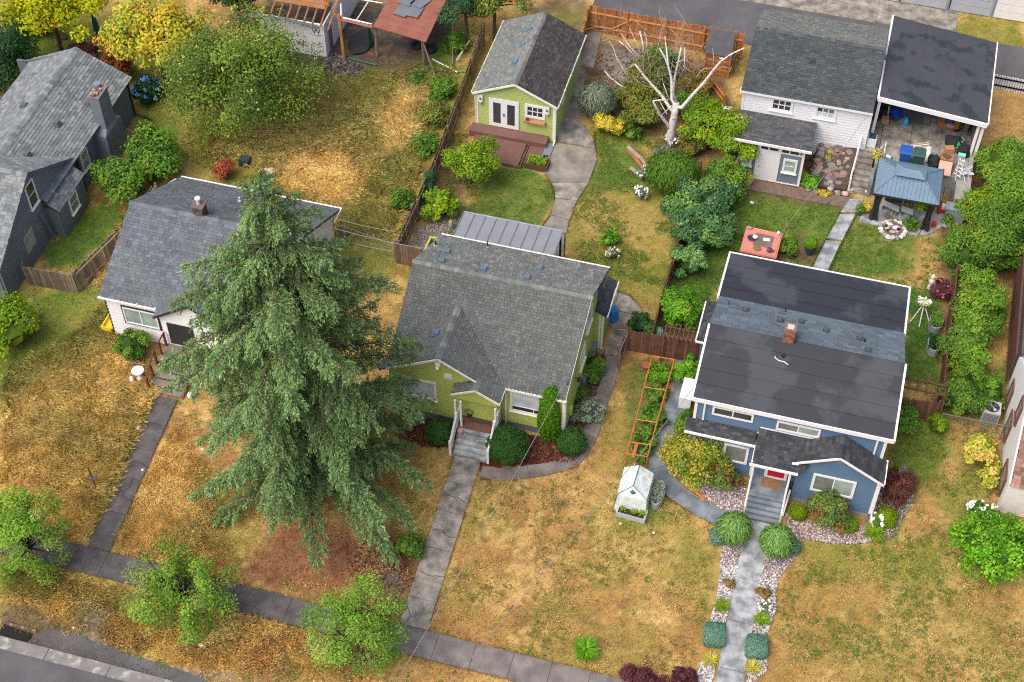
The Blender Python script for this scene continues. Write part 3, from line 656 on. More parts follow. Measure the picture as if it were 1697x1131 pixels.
# cracks in the old walks
def crack(par, pts, z=.058, w=.014):
    c = MB(); P = [np.array((x+rnd.uniform(-.03, .03), y+rnd.uniform(-.03, .03), z)) for x, y in pts]
    Q = []
    for a, b in zip(P[:-1], P[1:]):
        for i in range(4): Q.append(a+(b-a)*i/4+np.array((rnd.uniform(-.025, .025), rnd.uniform(-.025, .025), 0)))
    Q.append(P[-1])
    for a, b in zip(Q[:-1], Q[1:]):
        d = b-a; L = np.linalg.norm(d)+1e-6; n = np.array((-d[1], d[0], 0))/L*w*rnd.uniform(.6, 1.3); c.face([a-n, b-n, b+n, a+n])
    part('crack', c, M['crackm'], par)
M['crackm'] = mat('crack filled with soil', S(58, 52, 46), rough=1)
fw0 = [o for o in bpy.data.objects if o.name.startswith('front_walk')]
crack(fw0[0], [(-.6, -10.1), (-.2, -10.3), (.1, -10.2), (.65, -10.45)]); crack(fw0[0], [(-.5, -12.3), (.0, -12.2), (.3, -12.5), (.75, -12.45)]); crack(fw0[0], [(-.45, -14.6), (.1, -14.75), (.8, -14.6)]); crack(fw0[0], [(-.3, -16.6), (-.05, -17.0), (-.1, -17.4)])
crack(fw0[1], [(-15.95, -12.5), (-15.5, -12.4), (-14.9, -12.55)]); crack(fw0[1], [(-15.9, -14.5), (-15.4, -14.4), (-14.8, -14.6)]); crack(fw0[1], [(-15.4, -13.2), (-15.3, -13.9), (-15.45, -14.4)])

# broad leaved weeds and darker clumps standing in the lawns
def weeds(name, n, poly, seed, c0, thr=.5):
    rs = np.random.RandomState(seed); us = [p[0] for p in poly]; vs = [p[1] for p in poly]; k = 0; P, Nn, Cc = [], [], []
    u = rs.uniform(min(us), max(us), n*4); v = rs.uniform(min(vs), max(vs), n*4); keep = sdpoly(u, v, poly) < 0
    for pl in NOPX: keep &= sdpoly(u, v, pl) > 2
    d = FW[None]*CAMF+RT[None]*(u-848.5)[:, None]+DN[None]*(v-565.5)[:, None]; p = CP[None]+d*((0-CP[2])/d[:, 2])[:, None]; x, y = p[:, 0], p[:, 1]
    for (x0, x1, y0, y1) in NOGRASS: keep &= ~((x > x0-.1) & (x < x1+.1) & (y > y0-.1) & (y < y1+.1))
    keep &= fbm(x, y, .6, seed) > thr; x, y = x[keep][:n], y[keep][:n]
    for a, b in zip(x, y):
        m = rs.randint(5, 13); r = rs.uniform(.06, .17); P.append(np.stack([a+rs.randn(m)*r, b+rs.randn(m)*r, rs.uniform(0, .07, m)], 1)); Nn.append(rs.randn(m, 3)*.35+(0, 0, 1)); Cc.append(np.array(c0)*rs.uniform(.7, 1.2, (m, 1)))
    o = leafmesh(name, np.concatenate(P), np.concatenate(Nn), .05, .022, np.concatenate(Cc), M['leaf']); o['kind'] = 'stuff'
weeds('lawn_weeds', 700, [(640,700),(1200,780),(1230,1131),(640,1131)], 3, S(112, 124, 52), .5)
weeds('lawn_weeds', 1000, [(1280,700),(1660,700),(1697,1131),(1280,1131)], 4, S(96, 122, 50), .5)
weeds('lawn_weeds', 1500, [(0,480),(300,600),(420,900),(640,1131),(0,1131)], 5, S(122, 132, 58), .47)
weeds('lawn_weeds', 2600, [(300,90),(760,100),(660,400),(560,400),(300,260)], 6, S(108, 124, 56), .45)
weeds('lawn_weeds', 1800, [(740,220),(1130,220),(1120,480),(740,400)], 7, S(104, 126, 50), .48)
weeds('lawn_weeds', 1400, [(1130,300),(1560,360),(1560,640),(1130,560)], 8, S(84, 122, 46), .45)
weeds('straw_clumps', 1500, [(560,600),(1200,780),(1697,900),(1697,1131),(200,1131)], 9, S(204, 172, 108), .5)

# ================================================================== BUILDING HELPERS
def frame(O, U, V, N):
    O, U, V, N = (np.array(q, float) for q in (O, U, V, N))
    return lambda u, v, n: O+U*u+V*v+N*n
def front(y): return frame((0, y, 0), (1, 0, 0), (0, 0, 1), (0, -1, 0))      # u = x, v = z
def east(x): return frame((x, 0, 0), (0, 1, 0), (0, 0, 1), (1, 0, 0))        # u = y
def west(x): return frame((x, 0, 0), (0, -1, 0), (0, 0, 1), (-1, 0, 0))      # u = -y
def back(y): return frame((0, y, 0), (-1, 0, 0), (0, 0, 1), (0, 1, 0))
def span(poly, v):
    us = []; n = len(poly)
    for i in range(n):
        (a, b), (c, d) = poly[i], poly[(i+1) % n]
        if b == d:
            if abs(b-v) < 1e-6: us += [a, c]
        elif min(b, d)-1e-9 <= v <= max(b, d)+1e-9: us.append(a+(c-a)*(v-b)/(d-b))
    return (min(us), max(us)) if len(us) > 1 else None
def wall(par, f, poly, mt, row=.165, thick=.12, name='wall'):
    """backing plus overlapping weatherboards; poly convex in (u, v)"""
    w = part(name, MB().oprism(f, poly, -thick, -.012), mt, par)
    if row:
        mb = MB(); v0 = min(p[1] for p in poly); v1 = max(p[1] for p in poly); k = 0; v = v0
        while v < v1-.02:
            t = min(v+row, v1-.005); a, b = span(poly, v+.001), span(poly, t-.001)
            if a and b:
                q = [f(a[0], v, -.011), f(a[1], v, -.011), f(b[1], t, -.011), f(b[0], t, -.011), f(a[0], v, .032), f(a[1], v, .032), f(b[1], t, .002), f(b[0], t, .002)]
                mb.hexa(q)
            v = t
        part('weatherboards', mb, mt, w, kind='stuff')
    return w
def window(par, f, u0, u1, v0, v1, mt, pane, cols=1, rows=1, fr=.1, mid=None, sill=True, split=None, n=.0, panes=None):
    mb = MB(); d0, d1 = n-.01, n+.075
    mb.obox(f, u0, u1, v1-fr, v1, d0, d1).obox(f, u0, u1, v0, v0+fr, d0, d1)
    mb.obox(f, u0, u0+fr, v0+fr, v1-fr, d0, d1).obox(f, u1-fr, u1, v0+fr, v1-fr, d0, d1)
    w = part('window', mb, mt, par)
    if sill: part('sill', MB().obox(f, u0-.05, u1+.05, v0-.05, v0-.002, d0, d1+.06), mt, w)
    a, b, c, d = u0+fr, u1-fr, v0+fr, v1-fr
    bars = MB(); k = 0; t = .028
    for i in range(1, cols): x = a+(b-a)*i/cols; bars.obox(f, x-t, x+t, c, d, n+.03, n+.062)
    for j in range(1, rows):
        y = c+(d-c)*j/rows
        for i in range(cols):
            bars.obox(f, a+(b-a)*i/cols+t, a+(b-a)*(i+1)/cols-t, y-t*.8, y+t*.8, n+.03, n+.06)
    if cols > 1 or rows > 1: part('glazing_bars', bars, mt, w)
    for i in range(cols):
        for j in range(rows):
            x0, x1 = a+(b-a)*i/cols+(t if i else 0), a+(b-a)*(i+1)/cols-(t if i < cols-1 else 0)
            y0, y1 = c+(d-c)*j/rows+(t if j else 0), c+(d-c)*(j+1)/rows-(t if j < rows-1 else 0)
            pm = panes[(j*cols+i) % len(panes)] if panes else pane
            part('pane', MB().obox(f, x0, x1, y0, y1, n+.034, n+.042), pm, w)
    return w
SH = {'green': [S(104,108,106), S(98,102,100), S(109,111,107), S(101,103,100), S(98,103,104)],
      'greenA': [S(118,122,119), S(112,117,115), S(127,129,124), S(109,114,113)],
      'cott': [S(108,114,120), S(98,105,112), S(94,101,109), S(104,110,115), S(103,106,108)],
      'houseA': [S(124,130,132), S(130,136,137), S(114,121,125), S(137,141,140), S(118,124,126), S(108,115,120)],
      'dark': [S(66,70,74), S(56,60,66), S(76,78,82), S(62,64,66)],
      'darkb': [S(72,74,76), S(60,60,62), S(84,78,74), S(66,66,70), S(76,66,60)],
      'garage': [S(78,84,86), S(72,79,82), S(84,89,89), S(76,80,80), S(68,75,79)],
      'shed2': [S(88,90,92), S(78,80,84), S(98,98,98)],
      'brown': [S(142,110,98), S(126,96,86), S(152,122,108), S(112,86,78)],
      'strip': [S(94,106,116), S(90,102,112), S(99,110,119)]}
def roof(par, O, U, V, poly, kind='green', row=.15, sw=.24, th=.1, name='roof', sh=True, mt=None, lift=.026, gap=.007):
    """O: corner on the eave, U along the eave, V up the slope; poly convex in (u, v) metres along U and V"""
    O = np.array(O, float); U = np.array(U, float); U /= np.linalg.norm(U); V = np.array(V, float); V /= np.linalg.norm(V); N = np.cross(U, V); N /= np.linalg.norm(N)
    if N[2] < 0: N = -N
    f = lambda u, v, n: O+U*u+V*v+N*n
    r = part(name, MB().oprism(f, poly, -th, 0), mt or M['roofdeck'], par)
    if sh:
        mb = MB(); pal = SH[kind]; vmin = min(p[1] for p in poly); vmax = max(p[1] for p in poly); v = vmin-.02; k = 0
        while v < vmax-.01:
            a, b = span(poly, max(v, vmin)+.002), span(poly, min(v+row, vmax)-.002)
            if a and b:
                u = a[0]-rnd.random()*sw
                while u < a[1]:
                    w = sw*rnd.uniform(.6, 1.25); u0, u1 = max(u, a[0])+gap, min(u+w, a[1])-gap
                    if u1-u0 > .03:
                        t0, t1 = (u0 if u0 > b[0] else b[0]), (u1 if u1 < b[1] else b[1])
                        c = pal[rnd.randrange(len(pal))]; q = rnd.uniform(.86, 1.14); c = (c[0]*q, c[1]*q, c[2]*q)
                        l = lift*rnd.uniform(.75, 1.5); tv = min(v+row+.01, vmax)
                        if t1 > t0:
                            p = [f(u0, v, .002), f(u1, v, .002), f(u1, v, l), f(u0, v, l), f(t1, tv, .004), f(t0, tv, .004)]
                            mb.add(p, [(0, 1, 2, 3), (3, 2, 4, 5), (0, 3, 5), (1, 4, 2)], c)
                    u += w
            v += row; k += 1
        part('shingles', mb, M['shingle'], r, kind='stuff')
    return r, f
def ridgecap(par, p0, p1, kind, w=.17, seg=.24, drop=.08):
    p0, p1 = np.array(p0, float), np.array(p1, float); d = p1-p0; L = np.linalg.norm(d); d /= L; s = np.cross(d, (0, 0, 1.)); s /= np.linalg.norm(s)
    mb = MB(); n = int(L/seg); pal = SH[kind]
    for i in range(n):
        a = p0+d*(i*L/n-.01); b = p0+d*((i+1)*L/n); c = pal[rnd.randrange(len(pal))]; q = rnd.uniform(.9, 1.2); c = tuple(x*q for x in c)
        z = np.array((0, 0, 1.)); h0, h1 = .045, .028
        mb.add([a-s*w-z*drop, a+z*h0, a+s*w-z*drop, b-s*w-z*drop, b+z*h1, b+s*w-z*drop], [(0, 1, 4, 3), (1, 2, 5, 4), (0, 2, 1)], c)
    part('ridge_cap', mb, M['shingle'], par, kind='stuff')
def roofvent(par, x, y, z, slope=0, c=S(96,112,124), s=.16):
    mb = MB(); mb.hexa([(x-s, y-s, z-.05), (x+s, y-s, z-.05), (x+s, y+s, z-.02), (x-s, y+s, z-.02), (x-s*.8, y-s*.8, z+.12), (x+s*.8, y-s*.8, z+.12), (x+s*.8, y+s*.8, z+.14), (x-s*.8, y+s*.8, z+.14)], c)
    mb.box(x-s*1.3, x+s*1.3, y-s*1.3, y+s*1.3, z-.03, z+.005, c); return part('roof_vent', mb, M['any'], par)
def pipe(par, x, y, z, h, r=.05, c=(.03, .03, .03)):
    return part('vent_pipe', MB().cyl(x, y, z-.1, z+h, r, n=8, c=c).lathe(x, y, [(r*2.4, z-.02), (r*2.2, z+.03), (r, z+.05)], 10, c=S(170,170,165)), M['any'], par)
def chimney_brick(par, x0, x1, y0, y1, z0, z1, cols, mort=S(120,112,104), cap=True):
    c = part('chimney', MB().box(x0+.015, x1-.015, y0+.015, y1-.015, z0, z1, mort), M['brick'], par)
    mb = MB(); h = .075; z = z0; k = 0
    while z+h <= z1+.001:
        for side in range(4):
            L0, L1 = (x0, x1) if side in (0, 2) else (y0, y1); u = L0-(.1 if k % 2 else 0)
            while u < L1:
                a, b = max(u, L0), min(u+.19, L1)
                if b-a > .04:
                    q = cols[rnd.randrange(len(cols))]; o = rnd.uniform(0, .008); a += .006; b -= .006
                    if side == 0: mb.box(a, b, y0-o, y0+.03, z+.006, z+h-.006, q)
                    elif side == 2: mb.box(a, b, y1-.03, y1+o, z+.006, z+h-.006, q)
                    elif side == 1: mb.box(x1-.03, x1+o, a+.032, b-.032 if b > L1-.02 else b, z+.006, z+h-.006, q)
                    else: mb.box(x0-o, x0+.03, a+.032, b-.032 if b > L1-.02 else b, z+.006, z+h-.006, q)
                u += .2
        z += h; k += 1
    part('brickwork', mb, M['brick'], c, kind='stuff'); return c

# ================================================================== GREEN HOUSE
gh = thing('house', 'green weatherboarded house with grey shingle roof behind the big conifer', 'house', (0, -2.3, 0))
FY, GY2 = -5.44, -6.0; XR, XL = 4.17, -4.55
part('foundation', MB().box(XL, 1.0, GY2+.02, -2, -.1, .5).box(.9, XR, FY+.02, -2, -.1, .5).box(XL, XR+.25, -2, .95, -.1, .5), M['found'], gh)
wall(gh, front(GY2), [(XL, .5), (.95, .5), (.95, 3.2), (-1.9, 4.95), (XL, 3.4)], M['green'])
wall(gh, front(FY), [(.95, .5), (XR, .5), (XR, 3.25), (.95, 3.25)], M['green'])
wall(gh, east(.95), [(GY2, .5), (FY, .5), (FY, 3.2), (GY2, 3.2)], M['green'])
# right side wall follows the roof line, its upper rear part stands a little proud
ws = part('wall', MB().add([(XR, FY, .5), (XR, -2, .5), (4.15, 1.0, .5), (4.4, 1.0, 5.6), (4.15, -1.15, 5.8), (XR, FY, 3.2)], [(0, 1, 2, 3, 4, 5)]) or MB(), M['green'], gh) if False else None
slp = (6.0-3.3)/(5.6-1.17)
mbw = MB(); yy = list(np.linspace(FY, .98, 14)); row = .165
z = .5; part('wall', MB().oprism(east(XR), [(FY, .5), (.98, .5), (.98, 5.62), (-1.17, 5.85), (FY, 3.3)], -.12, -.012), M['green'], gh)
gw = MB(); poly_s = [(FY, .5), (.98, .5), (.98, 5.62), (-1.17, 5.85), (FY, 3.3)]; fe = east(XR); v = .5
while v < 5.8:
    t = min(v+row, 5.84); a, b = span(poly_s, v+.001), span(poly_s, t-.001)
    if a and b: gw.hexa([fe(a[0], v, -.011), fe(a[1], v, -.011), fe(b[1], t, -.011), fe(b[0], t, -.011), fe(a[0], v, .024), fe(a[1], v, .024), fe(b[1], t, .002), fe(b[0], t, .002)])
    v = t
part('weatherboards', gw, M['green'], gh, kind='stuff')
part('wall', MB().box(XL, XL+.12, GY2+.12, .98, .5, 3.4).box(XL, XR, .9, 1.0, .5, 5.6).oprism(west(XL), [(-.98, 3.3), (5.4, 3.3), (1.17, 5.8), (-.98, 5.6)], -.1, 0), M['green'], gh)
ex, ez, ey, rz, ry = 4.25, 3.3, -5.62, 6.0, -1.17
vs = np.array([0, ry-ey, rz-ez]); VL = np.linalg.norm(vs)
roof(gh, (-4.72, ey, ez), (1, 0, 0), vs, [(0, 0), (8.93, 0), (9.05, VL), (0, VL)], 'green')
bv = np.array([0, 2.3, -.25]); BL = np.linalg.norm(bv)
roof(gh, (-4.72, ry, rz), (1, 0, 0), bv, [(0, 0), (9.1, 0), (9.42, BL), (.72, BL)], 'greenA', row=.16)  # lighter palette puts the sky brightness of this slope into the colour
ridgecap(gh, (-4.74, ry, rz+.02), (4.4, ry, rz+.02), 'greenA')
CX, CZ, CE = -1.93, 5.12, 1.18
cs = (CZ-3.3)/(CE-CX)
for sx in (1, -1):
    v3 = np.array([-sx*(CE-CX), 0, CZ-3.3]); Lc = np.linalg.norm(v3); xe = CX+sx*(CE-CX)
    roof(gh, (xe, GY2-.16 if sx < 0 else GY2-.16, 3.3), (0, 1, 0), v3, [(0, 0), (.55, 0), (3.55, Lc), (0, Lc)], 'green')
ridgecap(gh, (CX, GY2-.18, CZ+.02), (CX, -2.6, CZ+.02), 'greenA')
# entry porch roof: continues the right slope forward
PXc, PY0, PZ = .02, -6.64, 3.98
for sx in (1, -1):
    xe = PXc+sx*1.2; v3 = np.array([-sx*1.2, 0, PZ-3.3]); Lc = np.linalg.norm(v3)
    roof(gh, (xe, PY0, 3.3), (0, 1, 0), v3, [(0, 0), (1.0, 0), (1.0, Lc), (0, Lc)], 'green')
ridgecap(gh, (PXc, PY0-.02, PZ+.02), (PXc, GY2, PZ+.02), 'greenA')
fp = front(PY0+.1)
part('porch_gable', MB().oprism(fp, [(-1.02, 2.85), (1.05, 2.85), (1.05, 3.2), (PXc+.03, 3.84), (-1.02, 3.2)], -.06, 0), M['green'], gh)
tm = MB()
def rake(mb, f, p, q, w=.13, n0=0.003, n1=.05):
    (a, b), (c, d) = p, q
    mb.hexa([f(a, b-w, n0), f(c, d-w, n0), f(c, d, n0), f(a, b, n0), f(a, b-w, n1), f(c, d-w, n1), f(c, d, n1), f(a, b, n1)])
fg = front(GY2-.165)
rk = MB(); rake(rk, fg, (XL-.1, 3.52), (CX, CZ-.03)); rake(rk, fg, (CX+.002, CZ-.03), (1.2, 3.27)); part('bargeboard', rk, M['cream'], gh)
fp2 = front(PY0-.002); rk = MB(); rake(rk, fp2, (-1.2, 3.26), (PXc, 3.94)); rake(rk, fp2, (PXc+.002, 3.94), (1.24, 3.26)); part('bargeboard', rk, M['cream'], gh)
part('bargeboard', MB().hexa([(XR+.0, ey, 3.16), (XR+.06, ey, 3.16), (XR+.06, ey, 3.3), (XR+.0, ey, 3.3), (XR+.0, ry, 5.84), (XR+.18, ry, 5.84), (XR+.18, ry, 5.98), (XR+.0, ry, 5.98)]).hexa([(XR+.0, ry+.01, 5.84), (XR+.18, ry+.01, 5.84), (XR+.18, ry+.01, 5.98), (XR+.0, ry+.01, 5.98), (XR+.1, 1.1, 5.58), (XR+.5, 1.1, 5.58), (XR+.5, 1.1, 5.74), (XR+.1, 1.1, 5.74)]), M['cream'], gh)
part('gutter', MB().box(1.2, 4.27, ey-.1, ey, 3.2, 3.31), M['cream'], gh)
part('gutter', MB().box(1.16, 1.27, PY0, ey-.1, 3.2, 3.31), M['cream'], gh)
part('gutter', MB().box(-4.0, 4.7, 1.12, 1.2, 5.62, 5.76), M['cream'], gh)
lt = MB()                                                      # dark bulbs of the string lights along the gutter
for i in range(16): lt.ball((1.35+i*.18, ey-.06, 3.34), .028, (.03, .03, .05), 4, 5)
part('string_lights', lt, M['gloss'], gh, kind='stuff')
part('corner_board', MB().box(XR-.02, XR+.05, FY-.05, FY+.12, .15, 3.2).box(XR-.14, XR+.05, FY-.06, FY-.045, .15, 3.2), M['cream'], gh)
part('downpipe', MB().tube([(1.2, FY-.1, 3.2), (1.22, FY-.08, 2.8), (1.22, FY-.08, .3), (1.3, FY-.25, .1)], .045, 8), M['cream'], gh)
part('downpipe', MB().tube([(4.25, -5.6, 3.2), (4.16, -5.5, 2.9), (4.16, -5.5, .3), (4.2, -5.8, .1)], .045, 8), M['cream'], gh)
window(gh, front(FY), 1.42, 3.75, 1.45, 3.05, M['cream'], M['glassblind'], 1, 1, fr=.12)
part('transom_rail', MB().obox(front(FY), 1.55, 3.62, 1.86, 1.9, .0, .065), M['white'], gh)
part('pane', MB().obox(front(FY), 1.56, 2.58, 1.6, 1.85, .043, .05), M['glassdark'], gh); part('pane', MB().obox(front(FY), 2.64, 3.6, 1.6, 1.85, .043, .05), M['glassdark'], gh)
window(gh, front(GY2), -3.85, -2.15, 1.62, 3.02, M['cream'], M['glassblind'], 1, 1, fr=.12)
part('gable_vent', MB().obox(front(GY2), -1.72, -1.32, 3.55, 3.9, .0, .05).obox(front(GY2), -1.66, -1.38, 3.61, 3.84, .05, .06), M['cream'], gh)
lp = part('floodlight', MB().box(-2.08, -1.82, -6.2, -6.08, 4.55, 4.8).ball((-1.95, -6.28, 4.5), .09), M['white'], gh)
# side windows
window(gh, east(XR), -1.45, -.35, 3.5, 4.7, M['cream'], M['glassdark'], 1, 2)
window(gh, east(XR), -2.6, -1.55, 1.9, 3.1, M['cream'], M['glassblind'], 1, 2)
part('wall_lamp', MB().tube([(XR, -3.6, 2.6), (XR+.25, -3.6, 2.65)], .03, 6).lathe(XR+.27, -3.6, [(.03, 2.72), (.13, 2.6), (.15, 2.5), (.05, 2.48)], 10), M['darkmetal'], gh)
part('meter_box', MB().box(XR, XR+.18, -4.7, -4.4, 1.0, 1.5), M['green'], gh)
# rear side bump-out
part('annex', MB().box(3.9, 4.62, .75, 2.85, 0, 2.85), M['green'], gh)
part('corner_board', MB().box(4.55, 4.66, .7, .8, 0, 2.85).box(4.4, 4.5, .71, .76, 0, 2.85), M['cream'], gh)
roof(gh, (4.82, .5, 2.85), (0, 1, 0), (-.85, 0, .45), [(0, 0), (2.5, 0), (2.5, .96), (0, .96)], 'dark', sw=.25)
part('gutter', MB().box(4.82, 4.9, .5, 3.0, 2.76, 2.87), M['white'], gh)
for x, y, z in ((-3.3, -.1, 5.88), (-3.35, -.85, 5.96), (-1.2, -.85, 5.97), (1.4, .05, 5.86), (1.0, -.8, 5.96)): roofvent(gh, x, y, z+.03)
roofvent(gh, -2.55, -4.45, 4.8)
pipe(gh, -4.0, .2, 5.85, .3); pipe(gh, -1.5, .85, 5.78, .4, .03)
part('antenna_mast', MB().cyl(4.1, .3, 5.8, 6.6, .02, n=6).box(4.0, 4.2, .25, .35, 6.5, 6.6), M['metalg'], gh)
part('antenna_mast', MB().cyl(4.1, -5.0, 3.5, 4.3, .02, n=6).box(3.98, 4.2, -5.05, -4.95, 4.1, 4.2), M['metalg'], gh)
# porch: deck, posts, door, rails
pd = MB(); 
for i in range(12): pd.box(-.98, 1.0, -6.78+i*.11, -6.78+i*.11+.1, .84, .9+rnd.uniform(0, .004))
part('porch_floor', pd, M['deck'], gh); part('porch_base', MB().box(-.95, .94, -6.72, -5.5, -.1, .835), M['found'], gh)
part('doormat', MB().box(-.45, .65, -6.3, -5.75, .906, .925), mat('brown doormat', S(92, 72, 66), bump=.5, fine=.3), gh)
wall(gh, front(FY-.18), [(-.95, .9), (.93, .9), (.93, 3.1), (-.95, 3.1)], M['green'])
dd = part('door', MB().obox(front(FY-.21), -.55, .4, .92, 2.95, 0, .05), M['darkmetal'], gh); part('door_frame', MB().obox(front(FY-.21), -.66, -.55, .92, 3.05, 0, .07).obox(front(FY-.21), .4, .51, .92, 3.05, 0, .07).obox(front(FY-.21), -.55, .4, 2.95, 3.05, 0, .07).obox(front(FY-.21), -.55, .4, .92, 1.0, .05, .08), M['white'], dd)
part('handle', MB().ball((.3, FY-.3, 1.9), .04), M['metalg'], dd)
for x in (-1.0, -.72, 1.02): part('porch_post', MB().box(x-.05, x+.05, -6.72, -6.62+.0, .9, 2.85), M['cream'], gh)
for i in range(5):
    part('step', MB().box(-.82, .86, -7.86+i*.22, -6.72, -.05 if i == 0 else .18*i, .18*(i+1)-.005), M['concblue'], gh)
for x in (-.95, .97):
    rr = MB(); rr.tube([(x, -6.78, 1.78), (x, -7.85, 1.0)], .05, 4); rr.tube([(x, -6.78, 1.05), (x, -7.85, .25)], .035, 4)
    for i in range(10): y = -6.85-i*.1; rr.box(x-.02, x+.02, y-.02, y+.02, .98-i*.072, 1.72-i*.072)
    rr.box(x-.06, x+.06, -7.92, -7.8, 0, 1.1).box(x-.06, x+.06, -6.8, -6.68, .85, 1.95); part('railing', rr, M['white'], gh)
    rr = MB(); rr.box(x-.04, x+.04, -6.68, -5.6, 1.75, 1.83).box(x-.03, x+.03, -6.68, -5.6, .98, 1.03)
    for i in range(9): rr.box(x-.018, x+.018, -6.6+i*.12, -6.57+i*.12, 1.03, 1.75)
    part('railing', rr, M['white'], gh)
solo('plant_pot', MB().lathe(-.68, -7.0, [(.08, .72), (.12, .74), (.15, .98), (.12, 1.0), (.11, .95)], 12, c=S(190, 150, 140)), M['matte'], 'small pale pink clay pot on the top step of the green house', 'pot')
solo('porch_plant', MB().lathe(-.5, -6.0, [(.12, .92), (.16, 1.2), (.14, 1.22)], 10, c=S(50,54,60)).ball((-.5, -6.0, 1.35), (.25, .25, .2), S(120,140,60), 5, 7, .3), M['matte'], 'potted plant by the front door on the brown porch floor', 'plant')

# patio cover
pc = thing('patio_cover', 'grey ribbed patio cover behind the green house', 'patio cover', (-1.5, 3.5, 0))
x0, x1, ya, yb, za, zb = -4.28, 1.2, 1.25, 5.78, 3.15, 2.75
n = 9
for i in range(n):
    a = x0+(x1-x0)*i/n+.03; b = x0+(x1-x0)*(i+1)/n-.03
    part('panel', MB().hexa([(a, ya, za), (b, ya, za), (b, yb, zb), (a, yb, zb), (a, ya, za+.02), (b, ya, za+.02), (b, yb, zb+.02), (a, yb, zb+.02)]), M['polycarb'], pc)
for i in range(n+1):
    a = x0+(x1-x0)*i/n; part('rib', MB().hexa([(a-.028, ya, za), (a+.028, ya, za), (a+.028, yb, zb), (a-.028, yb, zb), (a-.028, ya, za+.05), (a+.028, ya, za+.05), (a+.028, yb, zb+.05), (a-.028, yb, zb+.05)]), M['metalg'], pc)
part('beam', MB().box(x0, x1, yb, yb+.09, zb-.12, zb+.05), mat('blue grey metal beam', S(150,164,176), rough=.5), pc)
for x in (x0+.1, x1-.1): part('post', MB().box(x-.05, x+.05, yb-.1, yb, 0, zb), M['darkmetal'], pc)
ch = MB()
for i in range(22): ch.lathe(x1+.12, yb, [(.02, 2.65-i*.11), (.05, 2.7-i*.11)], 6, c=(.06, .05, .06))
part('rain_chain', ch, M['gloss'], pc)

# ================================================================== WHITE COTTAGE
ct = thing('house', 'white cottage with blue grey shingle roof partly hidden by the conifer', 'house', (-15.5, -.5, 0))
XL, XR, FY, BY = -20.18, -11.15, -5.08, 3.85
wall(ct, front(FY), [(XL, .1), (XR, .1), (XR, 3.0), (XL, 3.0)], M['white'], row=.25)
part('wall', MB().box(XL, XL+.1, FY+.14, BY, .1, 3.0).box(XR-.1, XR, FY+.14, BY, .1, 3.0).box(XL+.1, XR-.1, BY-.1, BY, .1, 3.0).oprism(west(XL), [(-BY, 3.0), (-FY-.1, 3.0), (.4, 5.0)], -.1, 0).oprism(east(XR), [(FY+.1, 3.0), (BY, 3.0), (-.4, 5.0)], -.1, 0), M['white'], ct)
rz, ry = 5.2, -.4; v3 = np.array([0, ry+5.22, rz-3.05]); L = np.linalg.norm(v3)
roof(ct, (-20.4, -5.22, 3.05), (1, 0, 0), v3, [(0, 0), (9.55, 0), (9.55, L), (0, L)], 'cott', row=.17, sw=.33)
v3 = np.array([0, 4.05-ry, 3.0-rz]); L = np.linalg.norm(v3)
roof(ct, (-20.4, ry, rz), (1, 0, 0), v3, [(0, 0), (9.55, 0), (9.75, L), (.5, L)], 'cott', row=.17, sw=.33)
ridgecap(ct, (-20.42, ry, rz+.02), (-10.85, ry, rz+.02), 'cott', w=.2, seg=.3)
part('gutter', MB().box(-19.9, -10.65, 4.05, 4.13, 2.92, 3.03).box(-10.66, -10.6, 3.0, 4.1, 2.9, 3.04), M['white'], ct)
gg = MB().box(-20.4, -17.2, -5.32, -5.23, 2.95, 3.05)
for i in range(4): gg.box(-20.3+i*1.0, -20.22+i*1.0, -5.34, -5.2, 3.04, 3.08)
part('gutter', gg, M['white'], ct)
part('corner_trim', MB().box(XL-.02, XL+.06, FY-.03, FY+.05, .1, 2.95), M['darkmetal'], ct)
window(ct, front(FY), -19.32, -17.25, 1.22, 2.58, M['darkmetal'], M['glassgrey'], 1, 1, fr=.07, sill=False)
window(ct, front(FY), -19.23, -17.34, 1.31, 2.49, M['white'], M['glasscurt'], 2, 1, fr=.07, n=.03, sill=False)
# porch gable
gx0, gx1, gzt, gy = -17.15, -12.9, 4.45, -5.75; gm = (gx0+gx1)/2
wall(ct, front(gy+.25), [(gx0+.25, .8), (gx1-.25, .8), (gx1-.25, 3.0), (gm, 4.2), (gx0+.25, 3.0)], M['white'], row=.25)
for sx in (1, -1):
    xe = gm+sx*(gx1-gx0)/2; v3 = np.array([-sx*(gx1-gx0)/2, 0, gzt-3.0]); L = np.linalg.norm(v3)
    roof(ct, (xe, gy, 3.0), (0, 1, 0), v3, [(0, 0), (.7, 0), (3.4, L), (0, L)], 'cott', row=.17, sw=.33)
rk = MB(); fq = front(gy); rake(rk, fq, (gx0, 3.0), (gm, gzt)); rake(rk, fq, (gm+.002, gzt), (gx1, 3.0)); part('bargeboard', rk, M['darkmetal'], ct)
part('porch_opening', MB().obox(front(gy+.2), -16.6, -15.2, .95, 2.5, -.02, .03), M['darkmetal'], ct)  # solid dark panel painted in for the shade of the recess
part('porch_floor', MB().box(-16.9, -14.9, -6.8, -5.5, .6, .8), M['oldwood'], ct)
for i in range(4): part('step', MB().box(-16.75+i*.03, -15.1+i*.03, -8.2+i*.34, -7.84+i*.34, .1+.17*i, .17+.17*i), M['oldwood'], ct)
part('stringer', MB().tube([(-16.75, -8.2, .05), (-16.75, -6.9, .68)], .06, 4).tube([(-15.05, -8.2, .05), (-15.05, -6.9, .68)], .06, 4), M['oldwood'], ct)
rr = MB(); brn = S(110, 70, 56)
rr.tube([(-16.85, -8.1, 1.0), (-16.85, -6.9, 1.75), (-16.85, -5.6, 1.75)], .05, 4, c=brn)
